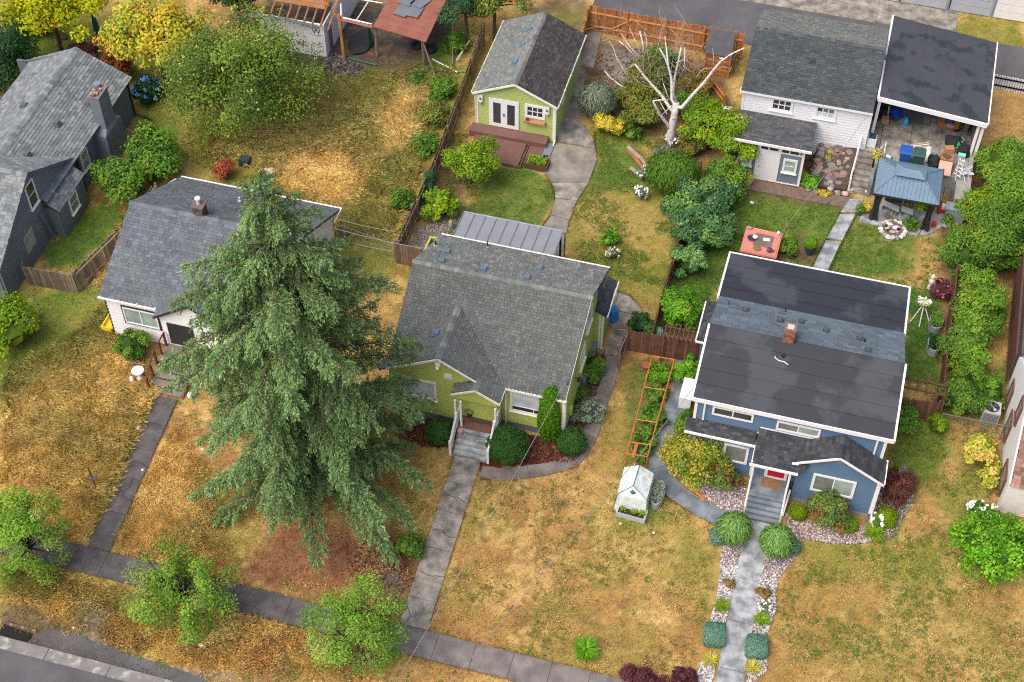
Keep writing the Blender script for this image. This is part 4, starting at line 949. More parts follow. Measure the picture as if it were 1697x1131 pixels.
for y, z0, z1 in ((-8.1, 0, 1.0), (-7.5, .3, 1.38), (-6.9, .6, 1.75), (-6.3, .8, 1.75), (-5.7, .8, 1.75)): rr.box(-16.9, -16.8, y-.05, y+.05, z0, z1, brn)
part('railing', rr, M['matte'], ct)
cb = [S(96,84,76), S(110,98,90), S(84,76,70)]
c_ = chimney_brick(ct, -16.85, -16.3, -.45, .1, 4.95, 5.75, cols=cb)
part('cap', MB().box(-16.92, -16.23, -.52, .17, 5.75, 5.83, S(110,98,90)), M['brick'], c_); part('flue', MB().cyl(-16.58, -.17, 5.83, 6.15, .1, n=10, c=S(190,196,200)).lathe(-16.58, -.17, [(.17, 6.2), (.14, 6.25), (.03, 6.28)], 10, c=S(215,215,215)), M['any'], c_)
pipe(ct, -15.6, 2.3, 3.95, .25, .05, S(200,200,205)); roofvent(ct, -14.9, 1.9, 4.12, c=(.05, .05, .05), s=.1)

# ================================================================== GREY HOUSE, LEFT EDGE
ha = thing('house', 'grey boarded house with streaky grey shingles and tall painted chimney', 'house', (-30, 3, 0))
wall(ha, east(-26.5), [(4.3, .0), (11.1, .0), (11.1, 2.75), (4.3, 2.75)], M['gray'], row=.28)
wall(ha, east(-26.62), [(-4.4, .0), (4.3, .0), (4.3, 2.6), (-.05, 5.25), (-4.4, 2.6)], M['gray'], row=.28)
part('wall', MB().box(-33.5, -26.7, 10.95, 11.1, 0, 2.75).box(-36, -26.75, -4.45, -4.3, 0, 2.6).oprism(back(11.05), [(26.5, 2.7), (33.2, 2.7), (29.7, 4.1)], -.1, 0), M['gray'], ha)
v3 = np.array([-3.2, 0, 1.5]); L = np.linalg.norm(v3)
roof(ha, (-26.25, .5, 2.75), (0, 1, 0), v3, [(0, 0), (10.85, 0), (10.85, L), (0, L)], 'houseA', row=.19, sw=.34)
v3b = np.array([3.2, 0, 1.5])
roof(ha, (-32.65, .5, 2.75), (0, 1, 0), v3b, [(0, 0), (10.85, 0), (10.85, L), (0, L)], 'houseA', row=.19, sw=.34)
ridgecap(ha, (-29.45, 0, 4.27), (-29.45, 11.35, 4.27), 'houseA', w=.24, seg=.3)
vf = np.array([0, 4.4, 2.72]); L2 = np.linalg.norm(vf)
for yy0, vv in ((-4.5, vf), (4.45, vf*np.array([1, -1, 1]))):
    roof(ha, (-38, yy0, 2.58), (1, 0, 0), vv, [(0, 0), (11.6, 0), (11.6, L2*.995), (0, L2*.995)], 'houseA', row=.19, sw=.34)
ridgecap(ha, (-38, -.03, 5.34), (-26.4, -.03, 5.34), 'houseA', w=.24, seg=.3)
fa = east(-26.45); rk = MB(); rake(rk, fa, (-4.5, 2.55), (-.03, 5.28), .1, 0, .06); rake(rk, fa, (-.02, 5.28), (4.5, 2.55), .1, 0, .06); part('bargeboard', rk, M['gray'], ha)
part('corner_trim', MB().box(-26.52, -26.42, 11.03, 11.13, 0, 2.7).box(-26.45, -26.36, 4.28, 4.4, 0, 2.7), M['darkmetal'], ha)
window(ha, east(-26.6), -.5, .35, 3.0, 4.65, M['white'], M['glassdark'], 1, 2, fr=.08)
window(ha, east(-26.48), 4.7, 5.5, 1.1, 2.4, M['white'], M['glassgrey'], 1, 2, fr=.08)
part('bay', MB().box(-26.6, -25.85, .7, 3.55, 0, 2.15), M['gray'], ha)
bw = MB(); fb, fs = east(-25.84), front(.69)
for i in range(7):
    for f_, a, b in ((fb, .7, 3.55), (fs, -26.6, -25.84)):
        bw.hexa([f_(a, i*.3, 0), f_(b, i*.3, 0), f_(b, i*.3+.3, 0), f_(a, i*.3+.3, 0), f_(a, i*.3, .03), f_(b, i*.3, .03), f_(b, i*.3+.3, .004), f_(a, i*.3+.3, .004)])
part('weatherboards', bw, M['gray'], ha, kind='stuff')
roof(ha, (-25.7, .55, 2.12), (0, 1, 0), (-.9, 0, .55), [(0, 0), (3.15, 0), (3.15, 1.05), (0, 1.05)], 'houseA', row=.19, sw=.3)
window(ha, east(-25.82), 1.7, 2.6, .75, 1.95, M['white'], M['glassgrey'], 1, 2, fr=.08)
part('patch', MB().obox(east(-26.6), -1.9, -.9, 1.0, 2.2, .0, .035), M['foundraw'], ha)
part('downpipe', MB().tube([(-26.45, -.1, 2.3), (-26.4, .2, 1.2), (-26.35, .3, .1)], .06, 6), M['gray'], ha)
cc = part('chimney', MB().box(-26.5, -25.75, 6.6, 8.55, 0, 2.25).hexa([(-26.5, 6.6, 2.25), (-25.75, 6.6, 2.25), (-25.75, 8.55, 2.25), (-26.5, 8.55, 2.25), (-26.5, 7.0, 2.5), (-25.85, 7.0, 2.5), (-25.85, 8.1, 2.5), (-26.5, 8.1, 2.5)]).box(-26.5, -25.85, 7.0, 8.1, 2.5, 4.7), mat('grey painted chimney render', S(112, 120, 128), rough=.9, var=.1, bump=.5, bscale=12, fine=.1), ha)
mb = MB(); mb.box(-26.54, -25.81, 6.96, 8.14, 4.7, 4.8, S(128,118,112))
for i in range(14): mb.box(*(lambda x, y: (x, x+.2, y, y+.14))(rnd.uniform(-26.5, -26.05), rnd.uniform(7, 7.95)), 4.78, 4.86+rnd.random()*.06, [S(140,96,84), S(158,148,138), S(112,92,84)][i % 3])
part('cap', mb, M['brick'], cc); part('flue', MB().cyl(-26.3, 7.9, 4.8, 5.05, .2, n=12, c=S(118,134,150)), M['any'], cc)
for x, y, z in ((-27.3, 8.0, 3.25), (-28.0, 5.6, 3.6), (-28.3, 2.7, 3.75), (-30.2, 6.2, 3.9)): roofvent(ha, x, y, z+.05, c=S(84, 92, 98), s=.18)
part('downpipe', MB().tube([(-26.4, 11.0, 2.6), (-26.4, 11.0, .2), (-25.2, 10.8, .15)], .05, 6), M['darkmetal'], ha)

# ================================================================== GREEN GARDEN SHED
gs = thing('shed', 'light green garden studio with french doors and a dark shingle gable roof', 'shed', (-4.1, 18.6, 0))
X0, X1, FY, BY, EZ, RZ = -6.42, -1.72, 15.45, 21.85, 2.92, 4.05; XM = (X0+X1)/2
wall(gs, front(FY), [(X0, .05), (X1, .05), (X1, EZ), (XM, RZ-.1), (X0, EZ)], M['green2'], row=.17)
wall(gs, east(X1), [(FY, .05), (BY, .05), (BY, EZ), (FY, EZ)], M['green2'], row=.17)
part('wall', MB().box(X0, X0+.1, FY+.12, BY, .05, EZ).box(X0+.1, X1-.14, BY-.1, BY, .05, EZ).oprism(back(BY), [(-X1, EZ), (-X0, EZ), (-XM, RZ-.1)], -.1, 0), M['green2'], gs)
for sx, kd in ((-1, 'greenA'), (1, 'darkb')):  # pale left, dark right palette: the side light is put into the shingles
    xe = XM+sx*(X1-XM+.18); v3 = np.array([XM-xe, 0, RZ+.04-EZ]); L = np.linalg.norm(v3)
    roof(gs, (xe, FY-.22, EZ), (0, 1, 0), v3, [(0, 0), (BY-FY+.45, 0), (BY-FY+.45, L), (0, L)], kd, row=.16, sw=.26)
ridgecap(gs, (XM, FY-.24, RZ+.06), (XM, BY+.2, RZ+.06), 'greenA')
f_ = front(FY-.222); rk = MB(); rake(rk, f_, (X0-.2, EZ-.02), (XM, RZ+.02), .14); rake(rk, f_, (XM+.002, RZ+.02), (X1+.2, EZ-.02), .14); part('bargeboard', rk, M['cream'], gs)
part('gutter', MB().box(X1+.18, X1+.27, FY-.2, BY+.2, EZ-.1, EZ+.01), M['cream'], gs); part('gutter', MB().box(X0-.27, X0-.18, FY-.2, BY+.2, EZ-.1, EZ+.01), M['cream'], gs)
lt = MB(); cols = [S(40,60,160), S(60,150,80), S(200,170,60), (.03, .03, .05)]
for i in range(60):
    for xx in (X1+.23, X0-.23): lt.ball((xx, FY-.1+i*.11, EZ+.03), .026, cols[rnd.randrange(4)], 4, 5)
part('string_lights', lt, M['gloss'], gs, kind='stuff')
part('corner_board', MB().box(X0-.03, X0+.1, FY-.05, FY+.05, .05, EZ-.03), M['cream'], gs); part('corner_board', MB().box(X1-.1, X1+.04, FY-.05, FY+.08, .05, EZ-.03), M['cream'], gs)
part('downpipe', MB().tube([(X1+.2, FY-.15, EZ-.1), (X1+.08, FY-.09, EZ-.4), (X1+.08, FY-.09, .3), (X1+.05, FY-.45, .06)], .045, 8), M['cream'], gs)
part('downpipe', MB().tube([(X0-.2, FY-.15, EZ-.1), (X0-.06, FY-.09, EZ-.35), (X0-.06, FY-.09, .1)], .045, 8), M['cream'], gs)
fd = front(FY-.02)
dr = part('door', MB().obox(fd, -5.66, -3.86, .5, 2.58, 0, .06), M['white'], gs, 'white pair of glazed french doors')
for a, b in ((-5.4, -4.95), (-4.55, -4.1)): part('pane', MB().obox(fd, a, b, .78, 2.3, .06, .07), M['glassgrey'] if False else M['glassdark'], dr)
part('handle', MB().obox(fd, -4.8, -4.72, 1.4, 1.6, .06, .12), M['metalg'], dr)
window(gs, front(FY), -3.5, -2.28, 1.62, 2.6, M['white'], M['glassdark'], 3, 2, fr=.16, sill=False)
part('window_box', MB().box(-3.5, -2.25, FY-.32, FY-.03, 1.38, 1.5, S(176,128,96)).ball((-3.3, FY-.2, 1.6), .1, S(90,60,50), 5, 6, .2), M['matte'], gs)
part('side_window', MB().obox(east(X1), 16.9, 17.6, 1.6, 2.6, 0, .06), M['white'], gs)
for a in (-6.15, -2.15):
    q = part('lamp', MB().obox(fd, a-.13, a+.13, 2.2, 2.68, .03, .12), M['white'], gs); part('lamp_glass', MB().ball((a, FY-.2, 2.48), .06, (.05, .05, .05), 5, 7).box(a-.08, a+.08, FY-.22, FY-.1, 2.08, 2.2, S(186,150,130)), M['any'], q)
for y in (17.3, 19.0, 20.5): roofvent(gs, XM-.55, y, RZ-.2, c=S(92, 120, 140), s=.15)
# deck of the studio
dk = thing('deck', 'stepped brown wooden deck in front of the garden studio', 'deck', (-4.5, 14.2, 0))
for i in range(6): part('plank', MB().box(-6.7, -2.06, 14.72+i*.12, 14.72+i*.12+.112, .4, .44+rnd.uniform(0, .004)), M['deck'], dk)
part('fascia', MB().box(-6.7, -2.06, 14.68, 14.715, .05, .44).box(-2.055, -2.02, 14.68, 15.43, .05, .44), M['deck'], dk)
for i in range(25):
    if -6.4+i*.125 < -3.1: part('plank', MB().box(-6.3+i*.125, -6.3+i*.125+.118, 12.75, 14.66, .18, .22+rnd.uniform(0, .004)), M['deck'], dk)
part('fascia', MB().box(-6.3, -3.06, 12.7, 12.745, 0, .21).box(-3.06, -3.02, 12.7, 14.66, 0, .21), M['deck'], dk)
for i in range(7): part('plank', MB().box(-2.98+i*.125, -2.98+i*.125+.118, 13.6, 14.66, .1, .14+rnd.uniform(0, .004)), M['deck'], dk)
solo('water_tray', MB().box(-2.1, -1.62, 13.9, 15.2, 0, .12, S(120,130,134)).box(-2.0, -1.7, 13.75, 14.1, .12, .16, (.03, .03, .035)), M['any'], 'grey pad and black tray beside the deck steps of the studio', 'tray')

# ================================================================== BLUE HOUSE
bh = thing('house', 'blue house with wide black low-slope roofs and white trim', 'house', (14.7, -.5, 0))
X0, X1, UY = 10.3, 19.15, -4.95
part('wall', MB().box(X0, X1, UY+.13, 4.3, .3, 4.85), M['blue'], bh)
wall(bh, front(UY), [(X0, 3.1), (X1, 3.1), (X1, 4.72), (X0, 4.72)], M['blue'], row=.13)
wall(bh, front(-5.35), [(X0, .35), (13.45, .35), (13.45, 3.0), (X0, 3.0)], M['blue'], row=.13)
part('foundation', MB().box(X0+.02, X1-.02, -5.3, 4.3, -.1, .33).box(15.5, 19.2, -6.1, -5.3, -.1, .4), M['foundraw'], bh)
GYF = -6.12
wall(bh, front(GYF), [(15.5, .4), (19.25, .4), (19.25, 3.1), (17.25, 4.3), (15.5, 3.3)], M['blue'], row=.13)
part('wall', MB().box(15.5, 15.6, GYF+.13, UY, .4, 3.15).box(19.15, 19.25, GYF+.13, UY, .4, 3.1), M['blue'], bh)
# membrane roofs built as lapped rolls
def membrane(par, P, n, mt, along='v', name='roof', lab=None):
    """P: four corners (front-left, front-right, back-right, back-left); n lapped sheets"""
    P = [np.array(p, float) for p in P]; up = np.array((0, 0, 1.))
    r = part(name, MB().hexa([p-up*.14 for p in P]+[p-up*.012 for p in P]), M['roofdeck'], par)
    for i in range(n):
        a, b = i/n, (i+1)/n; lap = .02
        if along == 'v':
            q = [P[0]+(P[3]-P[0])*a, P[1]+(P[2]-P[1])*a, P[1]+(P[2]-P[1])*b, P[0]+(P[3]-P[0])*b]
        else:
            q = [P[0]+(P[1]-P[0])*a, P[0]+(P[1]-P[0])*b, P[3]+(P[2]-P[3])*b, P[3]+(P[2]-P[3])*a]
        k = [.04, .04, .006, .006] if along == 'v' else [.04, .006, .006, .04]
        part('roofing_sheet', MB().hexa([x-up*.011 for x in q]+[x+up*kk for x, kk in zip(q, k)]), mt, r)
    return r
RZb, RYb, EZb = 6.0, -1.35, 4.9
membrane(bh, [(10.15, -5.08, EZb), (19.4, -5.08, EZb), (19.3, RYb, RZb), (10.15, RYb, RZb)], 5, M['mem'])
v3 = np.array([0, 2.3, -.5]); L = np.linalg.norm(v3)
roof(bh, (10.1, RYb, RZb+.02), (1, 0, 0), v3, [(0, 0), (9.22, 0), (9.05, L), (.12, L)], 'strip', row=.17, sw=.5, lift=.008)
membrane(bh, [(10.2, .85, 5.5), (19.12, .85, 5.5), (19.1, 4.55, EZb), (10.2, 4.55, EZb)], 4, M['mem'])
part('fascia', MB().box(10.1, 19.45, -5.15, -5.085, 4.7, 4.93), M['white'], bh); part('soffit', MB().box(10.15, 19.4, -5.08, -4.98, 4.7, 4.74), M['white'], bh)
def edge(mb, a, b, w=.1, h=.16, z=.03):
    a, b = np.array(a, float), np.array(b, float)
    mb.hexa([a+(-w/2, 0, -h), a+(w/2, 0, -h), b+(w/2, 0, -h), b+(-w/2, 0, -h), a+(-w/2, 0, z), a+(w/2, 0, z), b+(w/2, 0, z), b+(-w/2, 0, z)])
mb = MB(); edge(mb, (10.1, -5.12, 4.9), (10.1, RYb-.05, RZb)); edge(mb, (19.44, -5.12, 4.9), (19.36, RYb-.05, RZb)); edge(mb, (10.15, .9, 5.5), (10.15, 4.6, 4.9)); edge(mb, (19.16, .9, 5.5), (19.15, 4.6, 4.9)); mb.box(10.1, 19.2, 4.56, 4.64, 4.76, 4.92); part('roof_edge_trim', mb, M['white'], bh)
# seams and black pipe with the white hose
part('hose', MB().tube([at(u, v, 5.72) for u, v in ((1293.5,582),(1287,585),(1284,593),(1291,598),(1300,600),(1306,605))], .022, 6), M['white'], bh)
part('vent_pipe', MB().cyl(*at(1298, 591, 5.75)[:2], 5.5, 5.9, .09, n=8), M['darkmetal'], bh)
for x, y in ((11.6, .2), (13.3, -.1), (14.3, .15), (15.5, -.15), (17.1, -.25), (17.55, -1.0)):
    z = RZb-(y-RYb)*.217; roofvent(bh, x, y, z+.04, c=S(70, 78, 84), s=.13)
pipe(bh, 10.75, .4, 5.6, .35, .025); pipe(bh, 13.45, .75, 5.5, .35, .025); pipe(bh, 17.35, -.35, 5.75, .25, .05)
cb = [S(150,100,82), S(132,86,74), S(164,112,92), S(120,82,72)]
c_ = chimney_brick(bh, 13.6, 14.15, -1.55, -.95, 5.7, 6.75, cols=cb); part('cap', MB().box(13.72, 14.03, -1.4, -1.1, 6.76, 6.8, S(190,184,176)).box(13.6, 14.15, -1.55, -1.45, 6.75, 6.79, S(130,90,76)), M['brick'], c_)
# skirt roof left, porch roof, gable roof
roof(bh, (10.0, -5.6, 3.0), (1, 0, 0), (0, .6, .28), [(0, 0), (3.35, 0), (3.35, .68), (0, .68)], 'dark', sw=.3)
part('gutter', MB().box(10.0, 13.4, -5.7, -5.62, 2.92, 3.03).box(13.36, 13.44, -6.6, -5.7, 2.92, 3.03), M['white'], bh)
v3 = np.array([0, 1.65, .62]); L = np.linalg.norm(v3)
roof(bh, (13.4, -6.66, 2.98), (1, 0, 0), v3, [(0, 0), (2.2, 0), (3.6, L), (0, L)], 'dark', row=.16, sw=.3)
part('gutter', MB().box(13.3, 15.55, -6.76, -6.67, 2.9, 3.01).box(15.5, 15.57, -6.67, -6.3, 2.9, 3.01), M['white'], bh)
for sx, w_, ze in ((-1, 1.85, 3.38), (1, 2.15, 3.12)):
    v3 = np.array([-sx*w_, 0, 4.42-ze]); L = np.linalg.norm(v3)
    roof(bh, (17.25+sx*w_, GYF-.2, ze), (0, 1, 0), v3, [(0, 0), (1.3, 0), (1.3, L), (0, L)], 'dark', row=.16, sw=.3)
ridgecap(bh, (17.25, GYF-.22, 4.44), (17.25, -5.05, 4.44), 'dark')
rk = MB(); f_ = front(GYF-.202); rake(rk, f_, (15.35, 3.36), (17.25, 4.4), .14); rake(rk, f_, (17.252, 4.4), (19.45, 3.1), .14); part('bargeboard', rk, M['white'], bh)
part('gutter', MB().box(19.4, 19.49, -6.3, -4.9, 3.02, 3.12), M['white'], bh)
part('gutter', MB().tube([(15.2, -6.4, 3.3), (15.5, -6.38, 3.32)], .06, 8), M['white'], bh)
part('corner_board', MB().box(19.17, 19.29, GYF-.05, GYF+.08, .4, 3.05).box(X1-.1, X1+.04, UY-.06, UY+.05, 3.2, 4.7).box(X0-.04, X0+.1, UY-.06, UY+.05, 3.25, 4.7).box(13.36, 13.5, -5.43, -5.3, .35, 2.95), M['white'], bh)
part('downpipe', MB().tube([(19.3, -6.25, 3.0), (19.33, -6.22, .5), (19.4, -6.5, .25), (19.6, -7.0, .1)], .05, 8), M['white'], bh)
part('downpipe', MB().tube([(18.75, UY-.08, 4.8), (18.75, UY-.08, 3.4)], .05, 8), M['white'], bh); part('downpipe', MB().tube([(10.75, UY-.08, 4.8), (10.75, UY-.08, 3.35)], .05, 8), M['white'], bh)
part('downpipe', MB().tube([(15.4, -6.3, 1.1), (15.35, -6.7, .5), (15.3, -7.2, .15)], .05, 8), M['white'], bh)
part('flashing', MB().box(10.4, 13.4, UY-.1, UY-.02, 3.2, 3.27).box(13.45, 17.1, UY-.06, UY-.02, 3.58, 3.66), M['whitesiding'], bh)
part('gable_vent', MB().obox(front(GYF), 17.08, 17.42, 3.72, 4.05, .02, .05), M['bluegray'], bh)
fu = front(UY)
window(bh, fu, 11.11, 13.05, 3.86, 4.5, M['white'], M['glassdark'], 2, 1, fr=.1, sill=False)
window(bh, fu, 14.14, 16.17, 3.76, 4.42, M['white'], None, 2, 1, fr=.1, sill=False, panes=[M['glassgrey'], M['glasscurt']])
window(bh, front(-5.35), 11.95, 13.15, 1.1, 2.42, M['white'], M['glasscurt'], 1, 1, fr=.12, sill=False, panes=[M['glassgrey']])
window(bh, front(GYF), 16.27, 18.27, 1.3, 2.62, M['white'], None, 2, 1, fr=.12, sill=False, panes=[M['glassgrey'], M['glasscurt']])
# entrance
part('porch_floor', MB().box(13.5, 15.25, -6.75, -5.2, .0, .9), M['bluestone'], bh)
wall(bh, front(-5.6), [(13.45, .9), (15.5, .9), (15.5, 2.95), (13.45, 2.95)], M['blue'], row=.13)
fd = front(-5.64); dr = part('door', MB().obox(fd, 14.2, 15.0, .92, 2.85, 0, .05), mat('red door paint', S(190, 30, 48), rough=.4, var=.05), bh, 'red front door'); part('door_frame', MB().obox(fd, 14.06, 14.2, .92, 2.95, 0, .07).obox(fd, 15.0, 15.14, .92, 2.95, 0, .07).obox(fd, 14.2, 15.0, .92, 1.02, .05, .08), M['white'], dr)
part('handle', MB().ball((14.28, -5.75, 1.8), .035), M['metalg'], dr)
dm = part('doormat', MB().box(14.0, 14.98, -6.3, -5.78, .905, .925), mat('tan coir doormat', S(140, 108, 76), bump=.5, fine=.3), bh)
for i in range(6):
    part('doormat_lettering', MB().tube([(14.2+i*.12, -6.06, .928), (14.23+i*.12, -6.01, .928), (14.26+i*.12, -6.06, .928)], .008, 4), mat('mat print', S(186, 164, 130)) if i == 0 else bpy.data.materials['mat print'], dm)
for i in range(5): part('step', MB().box(13.55, 15.2, -7.7+i*.2, -6.72, -.05 if i == 0 else .17*i, .17*(i+1)-.005), M['bluestone'], bh)
for x in (13.5, 15.22):
    part('porch_post', MB().box(x-.05, x+.05, -6.7, -6.6, .9, 2.95), M['white'], bh)
    rr = MB().tube([(x, -6.6, 1.8), (x, -7.7, 1.0)], .04, 4).tube([(x, -6.6, 1.8), (x, -5.9, 1.8)], .04, 4).box(x-.04, x+.04, -7.74, -7.66, 0, 1.05).box(x-.02, x+.02, -6.55, -5.9, 1.1, 1.14)
    for i in range(5): rr.box(x-.015, x+.015, -6.5+i*.14, -6.47+i*.14, 1.14, 1.78)
    part('railing', rr, M['white'], bh)
# left side bump
part('annex', MB().box(9.7, 10.3, .3, 2.6, 0, 2.85), M['blue'], bh)
roof(bh, (9.5, .1, 2.9), (0, 1, 0), (.8, 0, .25), [(0, 0), (2.7, 0), (2.7, .84), (0, .84)], 'dark'); part('gutter', MB().box(9.42, 9.49, .1, 2.8, 2.82, 2.93).box(9.45, 10.0, .02, .08, 2.82, 2.93), M['white'], bh)

# ================================================================== WHITE GARAGE, SMALL SHED, CARPORT
ga = thing('garage', 'white boarded garage with dark grey shingles beside the alley', 'garage', (12.3, 21, 0))
GF = 18.3
wall(ga, front(GF), [(8.62, .3), (15.9, .3), (15.9, 4.1), (8.62, 4.1)], M['whitesiding'], row=.19)
part('wall', MB().box(8.62, 15.9, GF+.13, 25.3, 0, 4.0), M['whitesiding'], ga)
v3 = np.array([0, 4.05, 1.4]); L = np.linalg.norm(v3)
roof(ga, (8.45, GF-.22, 4.12), (1, 0, 0), v3, [(0, 0), (7.45, 0), (7.45, L), (0, L)], 'garage', row=.17, sw=.33, lift=.026)
v3 = np.array([0, 3.6, -1.3]); L = np.linalg.norm(v3)
roof(ga, (8.45, GF-.22+4.05, 5.52), (1, 0, 0), v3, [(0, 0), (7.45, 0), (7.45, L), (0, L)], 'greenA', row=.17, sw=.33)
ridgecap(ga, (8.45, GF+3.83, 5.54), (15.9, GF+3.83, 5.54), 'garage')
part('fascia', MB().box(8.45, 15.9, GF-.26, GF-.2, 3.98, 4.12).box(8.4, 8.46, GF-.24, GF+.1, 3.9, 4.12), M['white'], ga)
part('corner_board', MB().box(8.58, 8.7, GF-.05, GF+.06, .4, 4.0), M['white'], ga)
window(ga, front(GF), 10.2, 11.5, 2.95, 3.9, M['white'], M['glassdark'], 3, 2, fr=.16)
window(ga, front(GF), 12.7, 13.95, 2.95, 3.9, M['white'], None, 3, 2, fr=.16, panes=[M['glassblind'], M['glassblind'], M['glassblind'], M['glassdark'], M['glassgrey'], M['glassgrey']])
roofvent(ga, 12.0, 20.6, 4.98, c=(.05, .055, .06), s=.16)
s2_ = thing('shed', 'small blue grey shed with white door and row of high windows', 'shed', (10.8, 16.7, 0))
SF = 15.48
wall(s2_, front(SF), [(8.75, .1), (12.68, .1), (12.68, 2.95), (8.75, 2.95)], M['bluegray'], row=None)
part('wall', MB().box(8.75, 12.66, SF+.13, 18.15, .1, 2.5), M['bluegray'], s2_)
v3 = np.array([0, 3.0, -.45]); L = np.linalg.norm(v3)
roof(s2_, (8.5, SF-.3, 3.08), (1, 0, 0), v3, [(0, 0), (4.5, 0), (4.5, L), (0, L)], 'shed2', row=.2, sw=.3, lift=.01)
part('fascia', MB().box(8.45, 13.05, SF-.37, SF-.3, 2.94, 3.1), M['white'], s2_)
f_ = front(SF); tr_ = MB().obox(f_, 8.75, 12.72, 2.78, 2.9, .0, .04).obox(f_, 8.75, 12.72, 2.32, 2.42, 0, .04).obox(f_, 12.58, 12.72, .1, 2.78, 0, .045).obox(f_, 10.05, 10.15, .1, 2.3, 0, .04).obox(f_, 11.3, 11.4, .1, 2.3, 0, .04).obox(f_, 8.75, 12.58, .1, .16, 0, .045)
for x in (9.35, 10.05, 10.65, 11.22, 11.82, 12.38): tr_.obox(f_, x, x+.07 if x not in (10.05, 11.22) else x+.2, 2.42, 2.78, .001, .042)
part('trim', tr_, M['white'], s2_)
for a, b in ((9.42, 10.05), (10.25, 10.65), (10.72, 11.22), (11.42, 11.82), (11.89, 12.38)): part('pane', MB().obox(f_, a, b, 2.42, 2.78, .0, .02), M['glassdark'], s2_)
dr = part('door', MB().obox(f_, 10.15, 11.3, .16, 2.32, 0, .035), M['white'], s2_); part('handle', MB().ball((10.28, SF-.08, 1.15), .04), M['metalg'], dr)
window(s2_, f_, 11.6, 12.4, 1.0, 2.0, M['white'], M['glasscurt'], 1, 2, fr=.12)
window(s2_, f_, 8.95, 9.85, 1.0, 2.0, M['white'], M['glasscurt'], 1, 2, fr=.12)
cp = thing('carport', 'open carport with flat dark roof and white beams full of clutter', 'carport', (19, 22.5, 1.3))
zl, zr_ = 4.55, 3.98
membrane(cp, [(16.05, 19.1, zl), (22.1, 19.1, zr_), (22.15, 26.45, zr_), (16.05, 26.6, zl)], 6, M['mem2'], along='u')
mb = MB(); mb.hexa([(16.0, 18.98, zl-.26), (22.15, 18.98, zr_-.26), (22.15, 19.08, zr_-.26), (16.0, 19.08, zl-.26), (16.0, 18.98, zl+.02), (22.15, 18.98, zr_+.02), (22.15, 19.08, zr_+.02), (16.0, 19.08, zl+.02)])
edge(mb, (16.0, 19.09, zl), (16.0, 22.3, zl), .1, .2); edge(mb, (16.0, 22.9, zl), (16.0, 26.65, zl), .1, .2); edge(mb, (22.18, 19.09, zr_), (22.2, 26.5, zr_), .07, .2); part('fascia', mb, M['white'], cp)
for x, y in ((16.15, 19.3), (21.75, 19.3), (22.0, 19.3), (16.15, 22.8), (21.9, 22.8), (16.15, 26.3), (21.9, 26.3)): part('post', MB().box(x-.08, x+.08, y-.08, y+.08, 1.3, (zl if x < 18 else zr_)-.2), M['white'], cp)
part('beam', MB().box(16.08, 16.22, 19.3, 26.3, zl-.38, zl-.14).box(21.85, 21.98, 19.3, 26.3, zr_-.38, zr_-.14), M['white'], cp)
part('side_wall', MB().box(21.9, 21.96, 20.2, 26.2, 1.3, 3.2), M['oldwood'], cp)
st = thing('stairs', 'worn concrete stairs with white handrail up to the carport terrace', 'stairs', (16.1, 17, 0))
for i in range(8): part('step', MB().box(15.6-.0*i, 16.5, 15.85+i*.33, 18.6 if i > 3 else 15.85+(i+1)*.33+.3, -.05 if i == 0 else .15*i, .1625*(i+1)-.002), M['concrete2'], st)
part('side_wall', MB().box(16.5, 16.7, 15.8, 17.25, -.05, .9), M['bluestone'], st)
rr = MB().tube([(15.45, 16.0, .9), (15.6, 18.5, 2.3), (15.85, 19.3, 2.6)], .05, 4).tube([(15.45, 16.0, .55), (15.6, 18.5, 1.95)], .04, 4)
for y, z in ((16.0, 0), (17.2, .6), (18.5, 1.3)): rr.box(15.42+.05*(y-16), 15.52+.05*(y-16), y-.05, y+.05, z, z+.95)
part('handrail', rr, M['white'], st)
# gazebo
gz_ = thing('gazebo', 'metal gazebo with ribbed blue grey hip roof below the carport', 'gazebo', (18.5, 15, 0))
ex0, ex1, ey0, ey1, ez_, rx0, rx1, rym, rz_ = 16.75, 20.3, 13.55, 16.5, 2.4, 17.95, 19.15, 15.0, 3.05
C_ = [(ex0, ey0, ez_), (ex1, ey0, ez_), (ex1, ey1, ez_), (ex0, ey1, ez_)]; R_ = [(rx0, rym, rz_), (rx1, rym, rz_)]
for quad in ([C_[0], C_[1], R_[1], R_[0]], [C_[2], C_[3], R_[0], R_[1]], [C_[1], C_[2], R_[1]], [C_[3], C_[0], R_[0]]):
    p = [np.array(q) for q in quad]; up = np.array((0, 0, 1.)); q = len(p)
    m1 = MB(); m1.add([a-up*.05 for a in p]+[a for a in p], [tuple(range(q-1, -1, -1)), tuple(range(q, 2*q))]+[(i, (i+1) % q, (i+1) % q+q, i+q) for i in range(q)])
    rp = part('roof_panel', m1, M['gazebo'], gz_)
    e = p[1]-p[0]; n = int(np.linalg.norm(e)/.22); rb = MB(); T0, T1 = (p[3], p[2]) if q == 4 else (p[2], p[2])
    eu = e/np.linalg.norm(e); s0 = (T0-p[0]) @ eu; s1 = (T1-p[0]) @ eu; Le = np.linalg.norm(e); slope = (T0-p[0])-eu*s0
    for i in range(1, n):
        s = i*Le/n
        h = s/s0 if s < s0 else (1. if s <= s1 else (Le-s)/(Le-s1)); h = max(.02, min(1, h))*.985
        a = p[0]+eu*s; b = a+slope*h; rb.tube([a+up*.006, b+up*.006], .02, 4)
    part('ribs', rb, M['gazebo'], rp)
mb = MB()
for a, b in ((C_[0], R_[0]), (C_[1], R_[1]), (C_[2], R_[1]), (C_[3], R_[0]), (R_[0], R_[1])): mb.tube([np.array(a)+(0, 0, .02), np.array(b)+(0, 0, .02)], .035, 5)
part('hip_trim', mb, M['gazebo'], gz_)
